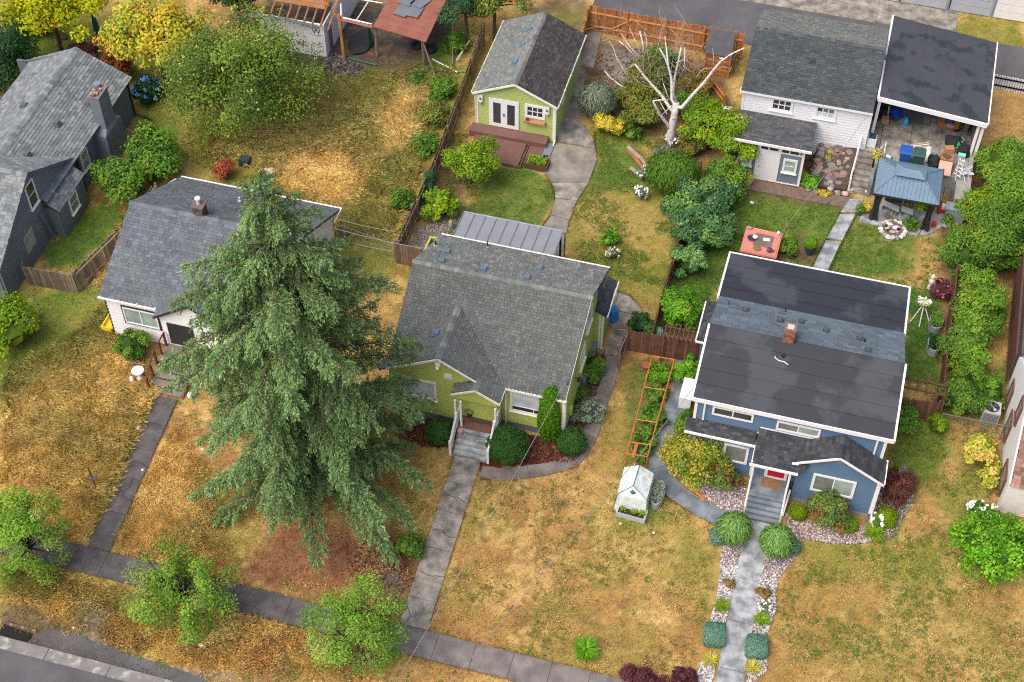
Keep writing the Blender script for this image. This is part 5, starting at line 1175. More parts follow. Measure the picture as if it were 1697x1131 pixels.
a, b, c, d = 17.75, 19.3, 14.65, 15.35
tp = MB().box(a+.1, b-.1, c+.08, d-.08, 2.85, 3.12); z0, z1 = 3.12, 3.3
tp.add([(a-.05, c-.12, z0), (b+.05, c-.12, z0), (b+.05, d+.12, z0), (a-.05, d+.12, z0), (18.1, 15, z1), (18.95, 15, z1)], [(0, 1, 5, 4), (2, 3, 4, 5), (1, 2, 5), (3, 0, 4), (3, 2, 1, 0)]); part('vent_roof', tp, M['gazebo'], gz_)
part('fascia', MB().box(ex0, ex1, ey0-.04, ey0, ez_-.12, ez_+.01).box(ex1, ex1+.04, ey0, ey1, ez_-.12, ez_+.01).box(ex0-.04, ex0, ey0, ey1, ez_-.12, ez_+.01), M['darkmetal'], gz_)
for x in (17.1, 19.95):
    for y in (14.1, 16.1): part('post', MB().box(x-.06, x+.06, y-.06, y+.06, 0, 2.35), M['darkmetal'], gz_)
for x in (17.1, 19.95):
    mb = MB(); 
    for i in range(9): mb.tube([(x-.2+.05*i, 14.0+rnd.uniform(-.1, .1), 2.3), (x-.12+.03*i, 14.0+rnd.uniform(-.06, .06), 1.2), (x-.22+.055*i, 13.95+rnd.uniform(-.12, .12), .05)], .05, 5)
    part('curtain', mb, M['darkmetal'], gz_)

# ================================================================== WHITE HOUSE, RIGHT EDGE
rh = thing('house', 'white rendered house with brown shingle roof and brown window frames', 'house', (29, 1, 0))
fw2 = west(25.1)
part('wall', MB().oprism(fw2, [(4.1, 0), (4.1, 2.3), (.6, 5.6), (-3.7, 2.5), (-3.7, 0)], -.2, 0), M['stucco'], rh)
part('wall', MB().box(25.3, 34, -4.1, -3.9, 0, 2.2).box(25.3, 34, 3.5, 3.7, 0, 2.4), M['stucco'], rh)
v3 = np.array([0, 3.55, 3.35]); L = np.linalg.norm(v3)
roof(rh, (25.18, -4.2, 2.25), (1, 0, 0), v3, [(0, 0), (10, 0), (10, L), (0, L)], 'brown', row=.2, sw=.33)
v3 = np.array([0, -4.4, 3.2]); L = np.linalg.norm(v3)
roof(rh, (25.18, 3.75, 2.42), (1, 0, 0), v3, [(0, 0), (10, 0), (10, L), (0, L)], 'brown', row=.2, sw=.33)
brn = mat('brown window trim', S(104, 74, 66), rough=.7, var=.1)
for (a, b, z0, z1) in ((-2.75, -1.85, .55, 1.9), (.3, 1.15, 3.0, 4.3), (2.3, 3.6, .6, 1.9), (-.6, .5, .8, 2.1)):
    window(rh, fw2, a, b, z0, z1, brn, M['glasscurt'], 1, 2, fr=.12, n=.01)
part('roof_extension', MB().box(25.15, 34, 3.8, 12, 2.5, 2.7), mat('dark brown flat roofing', S(86, 82, 84), rough=.8), rh)
dkm = mat('brown stained timber', S(92, 66, 58), rough=.85, var=.15)
part('rear_wall', MB().box(25.2, 34, 3.75, 12, 0, 2.5), M['oldwood'], rh)
rr = MB()
for i in range(38): rr.box(24.92, 24.98, 3.8+i*.22, 3.86+i*.22, .4, 2.5)
rr.box(24.9, 25.0, 3.75, 12, 2.45, 2.6).box(24.9, 25.0, 3.75, 12, .4, .5); part('railing', rr, dkm, rh)
fl = part('porch_roof', MB().box(26.5, 31, -4.9, -4.1, 2.25, 2.4), M['white'], rh)

# ================================================================== DEMOLITION AT THE TOP AND GARAGES OVER THE ALLEY
dm_ = thing('house', 'half dismantled outbuilding with white house wrap and bare rafters', 'shed', (-18.5, 21, 0))
part('wall', MB().box(-21.5, -17.25, 19.2, 19.3, 0, 2.5).box(-17.35, -17.25, 19.3, 25, 0, 2.5), M['wrap'], dm_)
for i in range(10):
    x = -21.8+i*.55; part('rafter', MB().tube([(x, 18.9, 2.45), (x, 21.8, 3.6)], .05, 4), M['wood'], dm_)
for i in range(9):
    part('roof_board', MB().hexa([(x_, y_, z_) for x_, y_, z_ in [(-21.9, 20.1+i*.28, 2.98+i*.11), (-17.5+rnd.uniform(-.7, .5), 20.1+i*.28, 2.98+i*.11), (-17.5, 20.36+i*.28, 3.08+i*.11), (-21.9, 20.36+i*.28, 3.08+i*.11), (-21.9, 20.1+i*.28, 3.01+i*.11), (-17.5, 20.1+i*.28, 3.01+i*.11), (-17.5, 20.36+i*.28, 3.11+i*.11), (-21.9, 20.36+i*.28, 3.11+i*.11)]]), mat('weathered cedar board', S(150, 104, 72), var=.25, fine=.25) if i == 0 else bpy.data.materials['weathered cedar board'], dm_)
part('purple_panel', MB().box(-17.1, -16.9, 19.5, 19.6, .3, 2.4), mat('purple panel', S(84, 50, 96)), dm_)
part('fallen_flashing', MB().tube([(-22.0, 18.9, 2.5), (-19.5, 18.7, 2.9), (-17.6, 19.2, 2.3)], .12, 4), M['gray'], dm_)
def text(par, s, loc, size, rx, rz, mt, name='lettering'):
    cu = bpy.data.curves.new(name, 'FONT'); cu.body = s; cu.size = size; cu.extrude = .002; o = bpy.data.objects.new(name, cu); COL.objects.link(o)
    cu.materials.append(mt); o.parent = par; off = OFF[par.name]; o.location = tuple(a-b for a, b in zip(loc, off)); o.rotation_euler = (rx, 0, rz); me = bpy.data.meshes.new_from_object(o); q = link(name, me, None, par, o.location); q.rotation_euler = o.rotation_euler; bpy.data.objects.remove(o); return q
bt = mat('blue print', S(50, 66, 110)); rt_ = mat('red print', S(180, 60, 70))
text(dm_, 'W', (-18.05, 19.19, 1.75), .55, pi/2, 0, bt)
for (x, z, mt_) in ((-18.0, 1.6, bt), (-18.0, .75, rt_), (-18.0, .95, bt), (-18.0, .35, rt_)):
    part('print_chevron', MB().tube([(x-.2, 19.185, z+.12), (x+.18, 19.185, z), (x+.55, 19.185, z+.12)], .014, 4), mt_, dm_)
text(dm_, 'T', (-17.75, 19.19, .95), .32, pi/2, 0, rt_)
text(dm_, 'W', (-19.2, 19.19, .6), .5, pi/2, 0, bt)
cv = thing('canopy', 'brown metal lean-to roof with loose grey sheets on timber posts', 'canopy', (-13, 22, 0))
n = 12
for i in range(n):
    a, b = i/n, (i+1)/n; P0, P1, P2, P3 = np.array((-14.3, 19.9, 2.5)), np.array((-10.75, 19.35, 2.5)), np.array((-10.6, 25.6, 2.95)), np.array((-14.0, 25.6, 2.95))
    q = [P0+(P3-P0)*a, P1+(P2-P1)*a, P1+(P2-P1)*b, P0+(P3-P0)*b]; part('roof_sheet', MB().hexa([p-(0, 0, .04) for p in q]+[p+(0, 0, .02 if k < 2 else 0) for k, p in enumerate(q)]), M['rustroof'], cv)
for (x, y, a) in ((-12.9, 21.6, .1), (-12.2, 21.7, .2), (-12.9, 22.6, .05), (-12.1, 22.6, -.1), (-12.9, 23.6, .15), (-12.1, 23.7, 0), (-12.6, 24.6, .1)):
    part('loose_sheet', MB().rbox(x, y, 2.7+(y-21)*.07, 2.73+(y-21)*.07, .85, 1.1, a-.3), M['metalg'], cv)
for (x, y, xt, yt) in ((-16.2, 19.4, -16.5, 20.0), (-14.3, 20.2, -14.25, 20.2), (-11.2, 20.2, -11.1, 19.7)): part('post', MB().tube([(x, y, 0), (xt, yt, 2.9 if x < -15 else 2.45)], .1, 6), M['wood'] if x < -15 else M['oldwood'], cv)
part('brace', MB().tube([(-10.2, 19.2, .1), (-11.1, 19.7, 2.3)], .05, 5).tube([(-9.5, 20.5, .1), (-10.5, 24, 1.4)], .05, 5), M['oldwood'], cv)
part('fascia', MB().tube([(-17.2, 20.6, 2.6), (-16.4, 20.0, 2.55), (-14.3, 19.85, 2.5)], .12, 4), M['rustroof'], cv)
part('skylight_frame', MB().tube([(-16.4, 20.1, 2.62), (-16.8, 21.2, 2.75)], .06, 4).tube([(-16.3, 20.1, 2.62), (-14.4, 20.0, 2.6)], .05, 4).tube([(-16.0, 22.0, 2.7), (-14.4, 22.0, 2.7)], .04, 4).tube([(-15.4, 20.1, 2.65), (-15.2, 23.5, 2.7)], .04, 4), M['white'], cv)
for i, (a, b, c) in enumerate(((13.6, 16.3, S(206,208,212)), (16.5, 19.4, S(170,176,182)), (19.6, 22.2, S(168,176,184)), (22.3, 25.4, S(226,226,226)), (25.6, 32, S(196,216,222)))):
    lab = ['pale grey garage block nearest the alley bend at the top edge', 'mid grey garage door bay second along the top edge', 'mid grey garage next to the white one at the top edge', 'white garage front at the top right above the grass verge', 'pale blue boarded garage in the top right corner'][i]
    g_ = thing('garage', lab, 'garage', ((a+b)/2, 36, 0)); m1 = MB().box(a, b, 34.4, 40, 0, 2.8, c); part('wall', m1, M['any'], g_)
    part('corner_trim', MB().box(b, b+.12, 34.35, 34.5, 0, 2.8, S(120,130,140)), M['any'], g_)
    part('roof', MB().box(a-.1, b+.1, 34.2, 40.2, 2.8, 2.95), M['roofdeck'], g_)
    k_ = MB(); [k_.box(a+.1, b-.1, 34.36, 34.39, .05+j*.55, .57+j*.55, c) for j in range(4)]; part('door', k_, M['any'], g_)

# ================================================================== VEGETATION
PAL = {
 'rhodo': [S(96,134,84), S(82,118,78), S(116,152,92), S(72,104,72), S(128,160,92)],
 'apple': [S(112,138,62), S(92,120,54), S(136,156,78), S(150,168,92), S(84,110,60)],
 'maple': [S(204,186,52), S(206,176,56), S(182,184,54), S(216,164,70), S(160,174,58), S(176,180,56)],
 'maplegreen': [S(160,172,58), S(176,180,62), S(140,160,58), S(188,178,70)],
 'dark': [S(52,84,50), S(40,70,46), S(66,98,56)],
 'mid': [S(88,124,56), S(74,108,50), S(104,138,62), S(120,146,66)],
 'bright': [S(98,150,50), S(112,164,58), S(84,134,48), S(128,172,66)],
 'lime': [S(126,158,54), S(112,146,50), S(146,168,62), S(104,136,50)],
 'olive': [S(112,128,66), S(98,112,60), S(128,138,72), S(136,124,66)],
 'laurel': [S(112,146,64), S(128,158,76), S(96,130,62), S(134,156,74), S(104,140,58)],
 'purple': [S(92,54,62), S(76,46,54), S(108,64,66)],
 'russet': [S(134,84,52), S(112,82,50), S(146,96,58)],
 'red': [S(168,84,58), S(150,72,54), S(180,108,70)],
 'barberry': [S(112,70,60), S(92,58,54), S(126,84,64)],
 'yellow': [S(204,190,58), S(216,200,70), S(184,174,54), S(208,172,64)],
 'yellowgreen': [S(180,184,66), S(156,168,58), S(206,196,84), S(216,190,96)],
 'weep': [S(158,172,56), S(178,180,58), S(190,170,64), S(128,148,52), S(112,134,50)],
 'blue': [S(110,150,130), S(96,136,120), S(126,162,140)],
 'greyg': [S(128,142,120), S(110,126,106), S(146,156,134)],
 'glob': [S(128,166,98), S(146,180,112), S(112,150,86)],
 'boxd': [S(62,98,50), S(52,86,46), S(76,112,56)],
 'boxl': [S(122,148,52), S(108,134,46), S(134,156,60)],
 'cyp': [S(92,136,50), S(80,122,46), S(106,148,56)],
 'mixed': [S(104,130,70), S(88,116,66), S(138,104,66), S(120,140,74)],
 'street': [S(120,158,66), S(104,144,58), S(136,172,76), S(146,158,92)],
 'brownish': [S(136,112,70), S(120,116,66), S(150,120,76)],
 'spruce': [S(114,146,90), S(100,132,80), S(142,168,126), S(100,120,72), S(130,138,90), S(114,146,108)]}
def _sat(c, k):
    g_ = .3*c[0]+.59*c[1]+.11*c[2]; return tuple(max(.004, g_+(q-g_)*k) for q in c)
PAL = {a: [_sat(c, 1.16 if a not in ('yellow', 'weep', 'maple', 'blue', 'greyg', 'red', 'street', 'lime', 'bright', 'yellowgreen') else (1.12 if a in ('bright', 'street', 'lime') else 1.0)) for c in b] for a, b in PAL.items()}
def pick(pal, n, j=.14, idx=None):
    p = np.array(PAL[pal]); i = nr.randint(0, len(p), n) if idx is None else idx
    return np.clip(p[i]*nr.uniform(1-j, 1+j, n)[:, None], 0, 1)
def unit(n):
    d = nr.randn(n, 3); return d/np.linalg.norm(d, axis=1, keepdims=True)
def foliage_pts(c, rad, n, K, cr, pal, low=-.35, up=.55, shell=.5, open_=0.):
    rad = np.array(rad, float)*1.14; d = unit(K*3); d = d[d[:, 2] > low][:K]; K = len(d)
    cc = np.array(c)+d*rad*nr.uniform(shell, 1.0, K)[:, None]*.86
    crr = cr*nr.uniform(.65, 1.3, K)*rad.mean(); tone = nr.uniform(.82, 1.18, K); ci = nr.randint(0, len(PAL[pal]), K)
    w = crr**2; w /= w.sum(); k = nr.choice(K, n, p=w)
    e = unit(n); P = cc[k]+e*(crr[k]*nr.rand(n)**.42)[:, None]*np.array([1, 1, .8])
    out = P-np.array(c); out /= np.linalg.norm(out, axis=1, keepdims=True)+1e-9
    N = e*.6+out*.4+np.array([0, 0, up])+nr.randn(n, 3)*.38
    idx = np.where(nr.rand(n) < .7, ci[k], nr.randint(0, len(PAL[pal]), n))
    C = pick(pal, n, .16, idx)*tone[k][:, None]
    return P, N, C, cc
def plant(name, label, cat, u, v, zc, rad, pal, leaf=.1, style='bush', group=None, dens=1., K=None, cr=.36, trunk=None, flowers=None, low=-.4, base=None, lean=(0, 0)):
    c = at(u, v, zc); r = np.array(rad if hasattr(rad, '__len__') else (rad, rad, rad*.9), float)
    area = 4*pi*((r[0]*r[1])**.8+(r[0]*r[2])**.8+(r[1]*r[2])**.8)/3/1.0; L = leaf; W = leaf*.55
    n = int(min(80000, dens*area*1.9/(2*L*W))); g0 = (c[0]+lean[0], c[1]+lean[1], 0)
    t = thing(name, label, cat, g0, group); ex = MB()
    if style == 'ball':
        d = unit(n); d = d[d[:, 2] > -.75]; n = len(d); f = 1+.2*(fbm(d[:, 0]*3+c[0], d[:, 1]*3+d[:, 2]*2, 1.5, 5)-.5)*2
        P = c+d*r*(f*nr.uniform(.93, 1.03, n)*np.where(nr.rand(n) < .03, 1.09, 1.))[:, None]; N = d+nr.randn(n, 3)*.6; C = pick(pal, n, .26)*(.8+.4*fbm(P[:, 0]+P[:, 2], P[:, 1]-P[:, 2], 2.2, 17))[:, None]
        ex.ball(c, tuple(r*.86), tuple(np.array(PAL[pal][0])*.45), 9, 14, .02)  # darkened core paints the shade deep inside the leaves
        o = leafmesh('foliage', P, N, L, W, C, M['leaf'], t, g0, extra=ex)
    elif style == 'cushion':
        d = unit(n*2); d = d[d[:, 2] > -.6]; n = len(d); q = d/((np.abs(d)**5).sum(1, keepdims=True))**.2; a_ = .12; q = np.stack([q[:, 0]*cos(a_)-q[:, 1]*sin(a_), q[:, 0]*sin(a_)+q[:, 1]*cos(a_), q[:, 2]], 1)
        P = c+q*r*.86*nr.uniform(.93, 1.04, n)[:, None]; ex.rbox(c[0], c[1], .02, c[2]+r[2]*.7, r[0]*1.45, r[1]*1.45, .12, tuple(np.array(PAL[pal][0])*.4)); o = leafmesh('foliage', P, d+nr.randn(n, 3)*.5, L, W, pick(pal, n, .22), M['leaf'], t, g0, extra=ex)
    elif style == 'weep':
        m = n; d = unit(m); d = d[d[:, 2] > -.55]; m = len(d)
        P = c+d*r*nr.uniform(.82, 1.06, m)[:, None]; out = d.copy(); out[:, 2] = 0
        T = out*.45+np.array([0, 0, -1.])*nr.uniform(.5, 1.2, m)[:, None]+nr.randn(m, 3)*.22
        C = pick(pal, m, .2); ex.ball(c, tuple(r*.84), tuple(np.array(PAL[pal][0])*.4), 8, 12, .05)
        o = leafmesh('foliage', P, d+nr.randn(m, 3)*.25, L*1.9, W*.55, C, M['leaf'], t, g0, T=T, extra=ex)
    elif style == 'blades':
        m = int(dens*150*r[0]); a = nr.uniform(0, 2*pi, m); q = nr.rand(m)**.6
        P = np.stack([c[0]+np.cos(a)*q*r[0]*.55, c[1]+np.sin(a)*q*r[0]*.55, .1+nr.rand(m)*r[2]*.5+.12*(1-q)], 1)
        T = np.stack([np.cos(a)*(.3+q), np.sin(a)*(.3+q), 1.1-q*.9], 1); N = np.stack([-np.cos(a)*.6, -np.sin(a)*.6, np.full(m, .8)], 1)
        o = leafmesh('leaves', P, N, leaf*2.4, leaf*.22, pick(pal, m, .2), M['leaf'], t, g0, T=T, fold=.4)
    else:
        K = K or int(14+area*.55); P, N, C, cc = foliage_pts(c, r, n, K, cr, pal, low=low, shell=.3 if style == 'tree' else .5)
        if style == 'bush': ex.ball(c-np.array([0, 0, r[2]*.12]), tuple(r*.66), tuple(np.array(PAL[pal][0])*.4), 8, 12, .14)  # dark core stands for shade between the inner branches
        else: ex.ball(c, .02)
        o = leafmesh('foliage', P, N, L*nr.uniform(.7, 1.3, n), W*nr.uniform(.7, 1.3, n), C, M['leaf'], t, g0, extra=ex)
        if style == 'tree' or trunk:
            tb = MB(); tr_ = trunk or .16; top = c-np.array([0, 0, r[2]*.35]); b0 = np.array([g0[0], g0[1], -.05])
            tb.tube([b0, b0*.6+top*.4+nr.randn(3)*.08, top], tr_, 8, tr_*.55); part('trunk', tb, M['bark'], t)
            lb = MB()
            for q in cc[:26]: lb.tube([top-(0, 0, .2), (top+q)/2+nr.randn(3)*.12, q], tr_*.38, 5, .02)
            part('branches', lb, M['bark'], t, kind='stuff')
    if flowers:
        fc, nf, fr = flowers; d = unit(nf*3); d = d[d[:, 2] > .05][:nf]; fm = MB()
        for q in d:
            p = c+q*r*rnd.uniform(.92, 1.06); k = fc[rnd.randrange(len(fc))]
            for _ in range(3): fm.ball(p+nr.randn(3)*fr*.5, fr*rnd.uniform(.5, .8), k, 4, 5, .2)
        part('flowers', fm, M['matte'], t, kind='stuff')
    o['kind'] = 'stuff'
    return t

# ---- the big conifer
def conifer(base, H, prof, nlev, name, label, pal='spruce', per=6, dens=1., trunk=.34):
    t = thing(name, label, 'tree', base); B = np.array(base, float)
    tb = MB(); tb.tube([B+(0, 0, -.1), B+(0, 0, H*.3), B+(.05, 0, H*.65), B+(0, 0, H*.99)], [trunk, trunk*.75, trunk*.4, .03], 10); part('trunk', tb, M['bark'], t)
    lb = MB(); PP, TT, NN, CC = [], [], [], []
    for i in range(nlev):
        z0 = H*(.085+.905*(i/(nlev-1))**1.0); L0 = prof(z0); a0 = rnd.random()*6.28; kk = per if z0 < H*.85 else 4
        for j in range(kk):
            a = a0+j*2*pi/kk+rnd.uniform(-.35, .35); L = L0*rnd.choice([.5, .7, .9, 1.0, 1.1, 1.22])*rnd.uniform(.92, 1.08)
            if L < .25: L = .25
            od = np.array([cos(a), sin(a), 0]); sd = np.array([-sin(a), cos(a), 0]); rise = .28*rnd.uniform(.4, 1.2); dr = (.075 if z0 < 5 else .085 if L > 3 else .14)*rnd.uniform(.6, 1.3)
            zz = z0+rnd.uniform(-.3, .3)
            f = lambda s: B+od*s+np.array([0, 0, zz+rise*s-dr*s*s])
            lb.tube([f(L*q) for q in (0, .33, .66, 1)], .055*min(1, L/4)+.012, 5, .008)
            nb = int(5+L*6.5); btone = rnd.uniform(.78, 1.2)
            for b in range(nb):
                s = L*(.1+.9*(b+rnd.random())/nb); q = s/L; side = 1 if b % 2 else -1
                bl = (.2+1.05*q**.35*(1-q)**.55)*min(1., .4+L/5)*rnd.uniform(.55, 1.3)
                if q > .93: bd = od*1.0+sd*side*.25; bl = .3
                else: bd = od*.7+sd*side*rnd.uniform(.3, 1.1)
                bd = bd/np.linalg.norm(bd); drp = rnd.uniform(.3, 1.0)
                n = int(dens*(18+bl*105)); tt = nr.rand(n)**.8*bl
                p0 = f(s); P = p0+bd*tt[:, None]+np.stack([np.zeros(n), np.zeros(n), -.1*tt-drp*tt*tt-nr.rand(n)**1.6*.5], 1)+nr.randn(n, 3)*np.array([.05, .05, .04])
                T = bd*.7+np.stack([nr.randn(n)*.45, nr.randn(n)*.45, -.35-1.2*drp*tt+nr.randn(n)*.3], 1)
                PP.append(P); TT.append(T); NN.append(np.array([0, 0, 1.])+nr.randn(n, 3)*.5+od*.5)
                tone = btone*rnd.uniform(.85, 1.15)*(.66+.45*(tt/max(bl, .1))+.14*q); CC.append(pick(pal, n, .2)*tone[:, None])  # older inner needles darker; dark gaps between boughs are also put into the tone
    part('branches', lb, M['bark'], t, kind='stuff')
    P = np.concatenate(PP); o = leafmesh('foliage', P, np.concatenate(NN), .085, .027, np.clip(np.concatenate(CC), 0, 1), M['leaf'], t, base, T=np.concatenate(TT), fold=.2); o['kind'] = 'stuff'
    return len(P)
def prof(z):
    return float(np.interp(20.6-z, [0, 1, 4.4, 6.8, 12, 16, 20], [.3, .75, 2.4, 4.05, 5.0, 5.3, 5.1]))
nleaf = conifer((-6.75, -11.5, 0), 20.6, prof, 23, 'conifer_tree', 'tall drooping blue green conifer towering between the two front yards', per=8, dens=.66)
print('conifer leaves', nleaf)

T_ = lambda *a, **k: plant('tree', *a, style='tree', **k)
B_ = lambda *a, **k: plant('shrub', *a, **k)
T_('yellow green maple at the top left corner', 'tree', 80, 10, 3.6, (3.7, 2.8, 2.0), 'maplegreen', leaf=.12, K=60, cr=.25)
T_('golden orange maple beside the grey house', 'tree', 258, 55, 3.6, (3.3, 2.9, 2.2), 'maple', leaf=.12, K=52, cr=.25, dens=1.1)
T_('large green apple tree with pale fruit at the top of the overgrown lot', 'tree', 406, 122, 3.6, (4.3, 4.3, 3.5), 'apple', leaf=.085, K=110, cr=.24, dens=1.0, flowers=([S(196,196,90), S(206,200,110)], 26, .07))
T_('dark evergreen tree at the left edge below the maple', 'tree', 12, 92, 1.8, (1.8, 2.6, 2.0), 'dark', leaf=.09, dens=1.1, K=50)
T_('dark green tree behind the white wrapped outbuilding', 'tree', 388, -20, 3, (2.0, 1.5, 1.8), 'dark', leaf=.11)
T_('dark green tree behind the garden studio', 'tree', 820, -8, 3.5, (2.4, 1.6, 1.8), 'olive', leaf=.1)
T_('evergreen between the rusty canopy and the garden studio', 'tree', 770, 5, 3.2, (1.5, 1.5, 1.8), 'dark', leaf=.1)
B_('dark green bushes under the yellow green maple', 'shrub', 45, 40, .7, (1.5, .9, .8), 'dark', leaf=.08)
B_('bushy green laurel beside the grey house chimney', 'shrub', 250, 262, 1.5, (1.9, 1.7, 1.5), 'mid', leaf=.1)
B_('dense green laurel in the corner by the white cottage roof', 'shrub', 205, 300, 1.4, (1.7, 1.4, 1.4), 'mid', leaf=.1)
B_('dark purple shrub behind the grey house ridge', 'shrub', 140, 88, .9, (1.0, .8, .8), 'purple', leaf=.07)
B_('russet brown shrub under the golden maple', 'shrub', 196, 108, .9, (1.1, .9, .8), 'russet', leaf=.08)
B_('hydrangea with bright blue flower heads behind the grey house', 'shrub', 244, 152, .7, (.95, .85, .8), 'dark', leaf=.08, flowers=([S(110,160,220), S(90,140,210)], 34, .12))
B_('small orange red shrub in the overgrown lot', 'shrub', 371, 280, .6, .62, 'red', leaf=.06)
B_('round dark green shrub under the white cottage window', 'shrub', 216, 570, .85, (.88, .88, .85), 'mid', leaf=.07)
B_('big rounded green shrub at the left edge', 'shrub', 14, 542, 1.2, (1.75, 1.6, 1.3), 'lime', leaf=.1)
B_('small shrub under the conifer by the concrete walk', 'shrub', 680, 905, .5, .62, 'mid', leaf=.07)
for (a, b, r, l) in ((732, 150, .9, 'bramble mound against the fence level with the studio windows'), (722, 190, 1.0, 'bramble mound against the fence below the upper one'), (706, 240, .85, 'weedy green mound at the middle of the long fence'), (668, 335, .8, 'leafy weeds in the lower corner of the overgrown lot'), (752, 72, .9, 'bright green weeds beside the studio fence'), (690, 130, .5, 'low green weeds in front of the rusty canopy')):
    B_(l, 'shrub', a, b, r*.5, (r, r, r*.7), 'mid' if r < .95 else 'olive', leaf=.08, group='weedy shrubs along the long fence', dens=.7)
T_('open leafy young street tree at the left edge of the verge', 'tree', 38, 885, 2.9, (2.2, 2.0, 2.7), 'street', leaf=.06, K=70, cr=.2, dens=.5, low=-.9)
T_('open leafy street tree over the dark sidewalk left of the conifer', 'tree', 300, 975, 2.6, (2.7, 2.4, 2.5), 'street', leaf=.06, K=90, cr=.17, dens=.5, low=-.8)
T_('light green street tree at the bottom below the conifer', 'tree', 590, 1045, 2.8, (2.4, 2.3, 2.6), 'street', leaf=.06, K=90, cr=.18, dens=.6, low=-.8)
T_('small fruit tree in front of the garden studio deck', 'tree', 780, 265, 1.8, (1.7, 1.6, 1.2), 'lime', leaf=.085, K=34, cr=.28, trunk=.06)
plant('conifer_shrub', 'narrow dark upright conifer by the long fence', 'shrub', 712, 305, 1.0, (.35, .35, 1.1), 'dark', leaf=.06)
B_('yellow green rhododendron in the gravelled fence corner', 'shrub', 727, 333, .8, (1.25, 1.1, .85), 'lime', leaf=.11, cr=.3)
B_('weeping grey green shrub beside the studio walkway', 'shrub', 990, 168, 1.1, (1.15, 1.0, 1.1), 'greyg', leaf=.08, style='weep')
B_('bright yellow shrub below the weeping one', 'shrub', 1012, 205, .8, (.95, .75, .65), 'yellow', leaf=.08)
B_('mixed green shrub behind the yellow one', 'shrub', 1068, 190, 1.1, (1.15, 1.0, 1.0), 'olive', leaf=.08)
B_('tall thin olive bush left of the white birch', 'shrub', 1078, 135, 1.7, (1.5, 1.4, 1.5), 'olive', leaf=.075, dens=.6)
B_('green bush behind the birch trunk', 'shrub', 1100, 100, 1.4, (1.1, 1.0, 1.1), 'mid', leaf=.075, dens=.6)
B_('grey green mound at the foot of the birch', 'shrub', 1103, 252, .35, (.7, .5, .35), 'greyg', leaf=.06)
T_('green leafed tree between the birch and the small shed', 'tree', 1182, 200, 2.2, (2.0, 1.7, 1.5), 'lime', leaf=.085, K=34, cr=.28, dens=.8)
T_('thin green tree hanging over the small shed roof', 'tree', 1222, 245, 2.2, (1.5, 1.4, 1.3), 'lime', leaf=.08, K=26, cr=.28, dens=.7)
B_('feathery green conifer shrub beside the wooden bench', 'shrub', 1115, 288, 1.2, (1.6, 1.4, 1.3), 'mid', leaf=.07, style='weep')
B_('broad rhododendron at the head of the divider fence', 'shrub', 1172, 325, 1.4, (1.8, 1.5, 1.4), 'rhodo', leaf=.09, cr=.28)
B_('second rhododendron along the divider fence', 'shrub', 1157, 380, 1.3, (1.6, 1.5, 1.4), 'rhodo', leaf=.09, cr=.28)
B_('lowest rhododendron overhanging the divider fence', 'shrub', 1148, 428, 1.0, (1.1, 1.2, 1.1), 'rhodo', leaf=.09, cr=.28)
B_('olive bush left of the dead tree limbs', 'shrub', 1036, 158, 1.0, (1.0, .9, .9), 'olive', leaf=.07, dens=.8)
B_('green bush right behind the birch fork', 'shrub', 1138, 178, 1.0, (1.0, .8, .9), 'mid', leaf=.075, dens=.8)
B_('scrubby brown bush before the wood store', 'shrub', 1155, 132, .9, (1.0, .9, .8), 'brownish', leaf=.07, dens=.6)
B_('low green plants in front of the yellow shrub', 'shrub', 1045, 218, .4, (.9, .5, .4), 'mid', leaf=.07, dens=.8)
B_('leafy undergrowth between birch and feathery shrub', 'shrub', 1150, 240, .7, (.9, .8, .7), 'olive', leaf=.075, dens=.8)
B_('weedy green mound beside the studio walkway', 'shrub', 1000, 205, .4, (.6, .5, .4), 'mid', leaf=.06)
B_('tall green shrub between the rhododendrons and the small shed', 'shrub', 1205, 300, 1.2, (1.3, 1.1, 1.2), 'mid', leaf=.09)
B_('shadowy green shrub under the feathery conifer shrub', 'shrub', 1128, 345, .8, (.9, 1.0, .9), 'rhodo', leaf=.09)
B_('rhododendron nearest the pink tub', 'shrub', 1188, 372, .9, (.95, .9, .9), 'rhodo', leaf=.1)
B_('bright green shrub left of the black back roof', 'shrub', 1130, 508, 1.2, (1.0, 1.25, 1.2), 'bright', leaf=.085)
plant('conifer_shrub', 'dark green upright shrub by the gate fence', 'shrub', 1064, 540, .8, (.75, .65, .8), 'boxd', leaf=.07)
B_('small blue green shrub beside the brown gate', 'shrub', 1090, 558, .5, (.55, .45, .5), 'blue', leaf=.06)
B_('silver leafed mound on the lawn edge', 'shrub', 1110, 345, .25, (.55, .5, .3), 'greyg', leaf=.09)
for (a, b, l) in ((1067, 288, 'white lilies beside the wooden bench'), (1116, 232, 'white lilies at the foot of the birch'), (1062, 320, 'white flowers at the edge of the lawn')):
    B_(l, 'flowers', a, b, .4, (.45, .4, .35), 'greyg', leaf=.06, dens=.5, flowers=([S(236,238,240)], 12, .09), group='white flower clumps')
B_('purple leafed bush beside the small shed', 'shrub', 1222, 285, .6, .6, 'purple', leaf=.07)
plant('fern', 'pale green fern above the rock garden', 'plant', 1392, 212, 1.0, (.7, .7, .5), 'lime', leaf=.12, style='blades', dens=1.2)
B_('orange yellow spirea in the rock garden', 'shrub', 1376, 252, .7, (.35, .7, .4), 'yellowgreen', leaf=.05, dens=.7)
B_('low yellow ground cover at the foot of the rock garden', 'shrub', 1364, 320, .12, (.55, .2, .14), 'yellow', leaf=.04, dens=.8)
B_('leafy green plant beside the small shed corner', 'shrub', 1342, 300, .4, .5, 'bright', leaf=.08)
B_('green bush beside the terrace stairs', 'shrub', 1420, 225, 1.3, (.6, .5, .5), 'mid', leaf=.07)
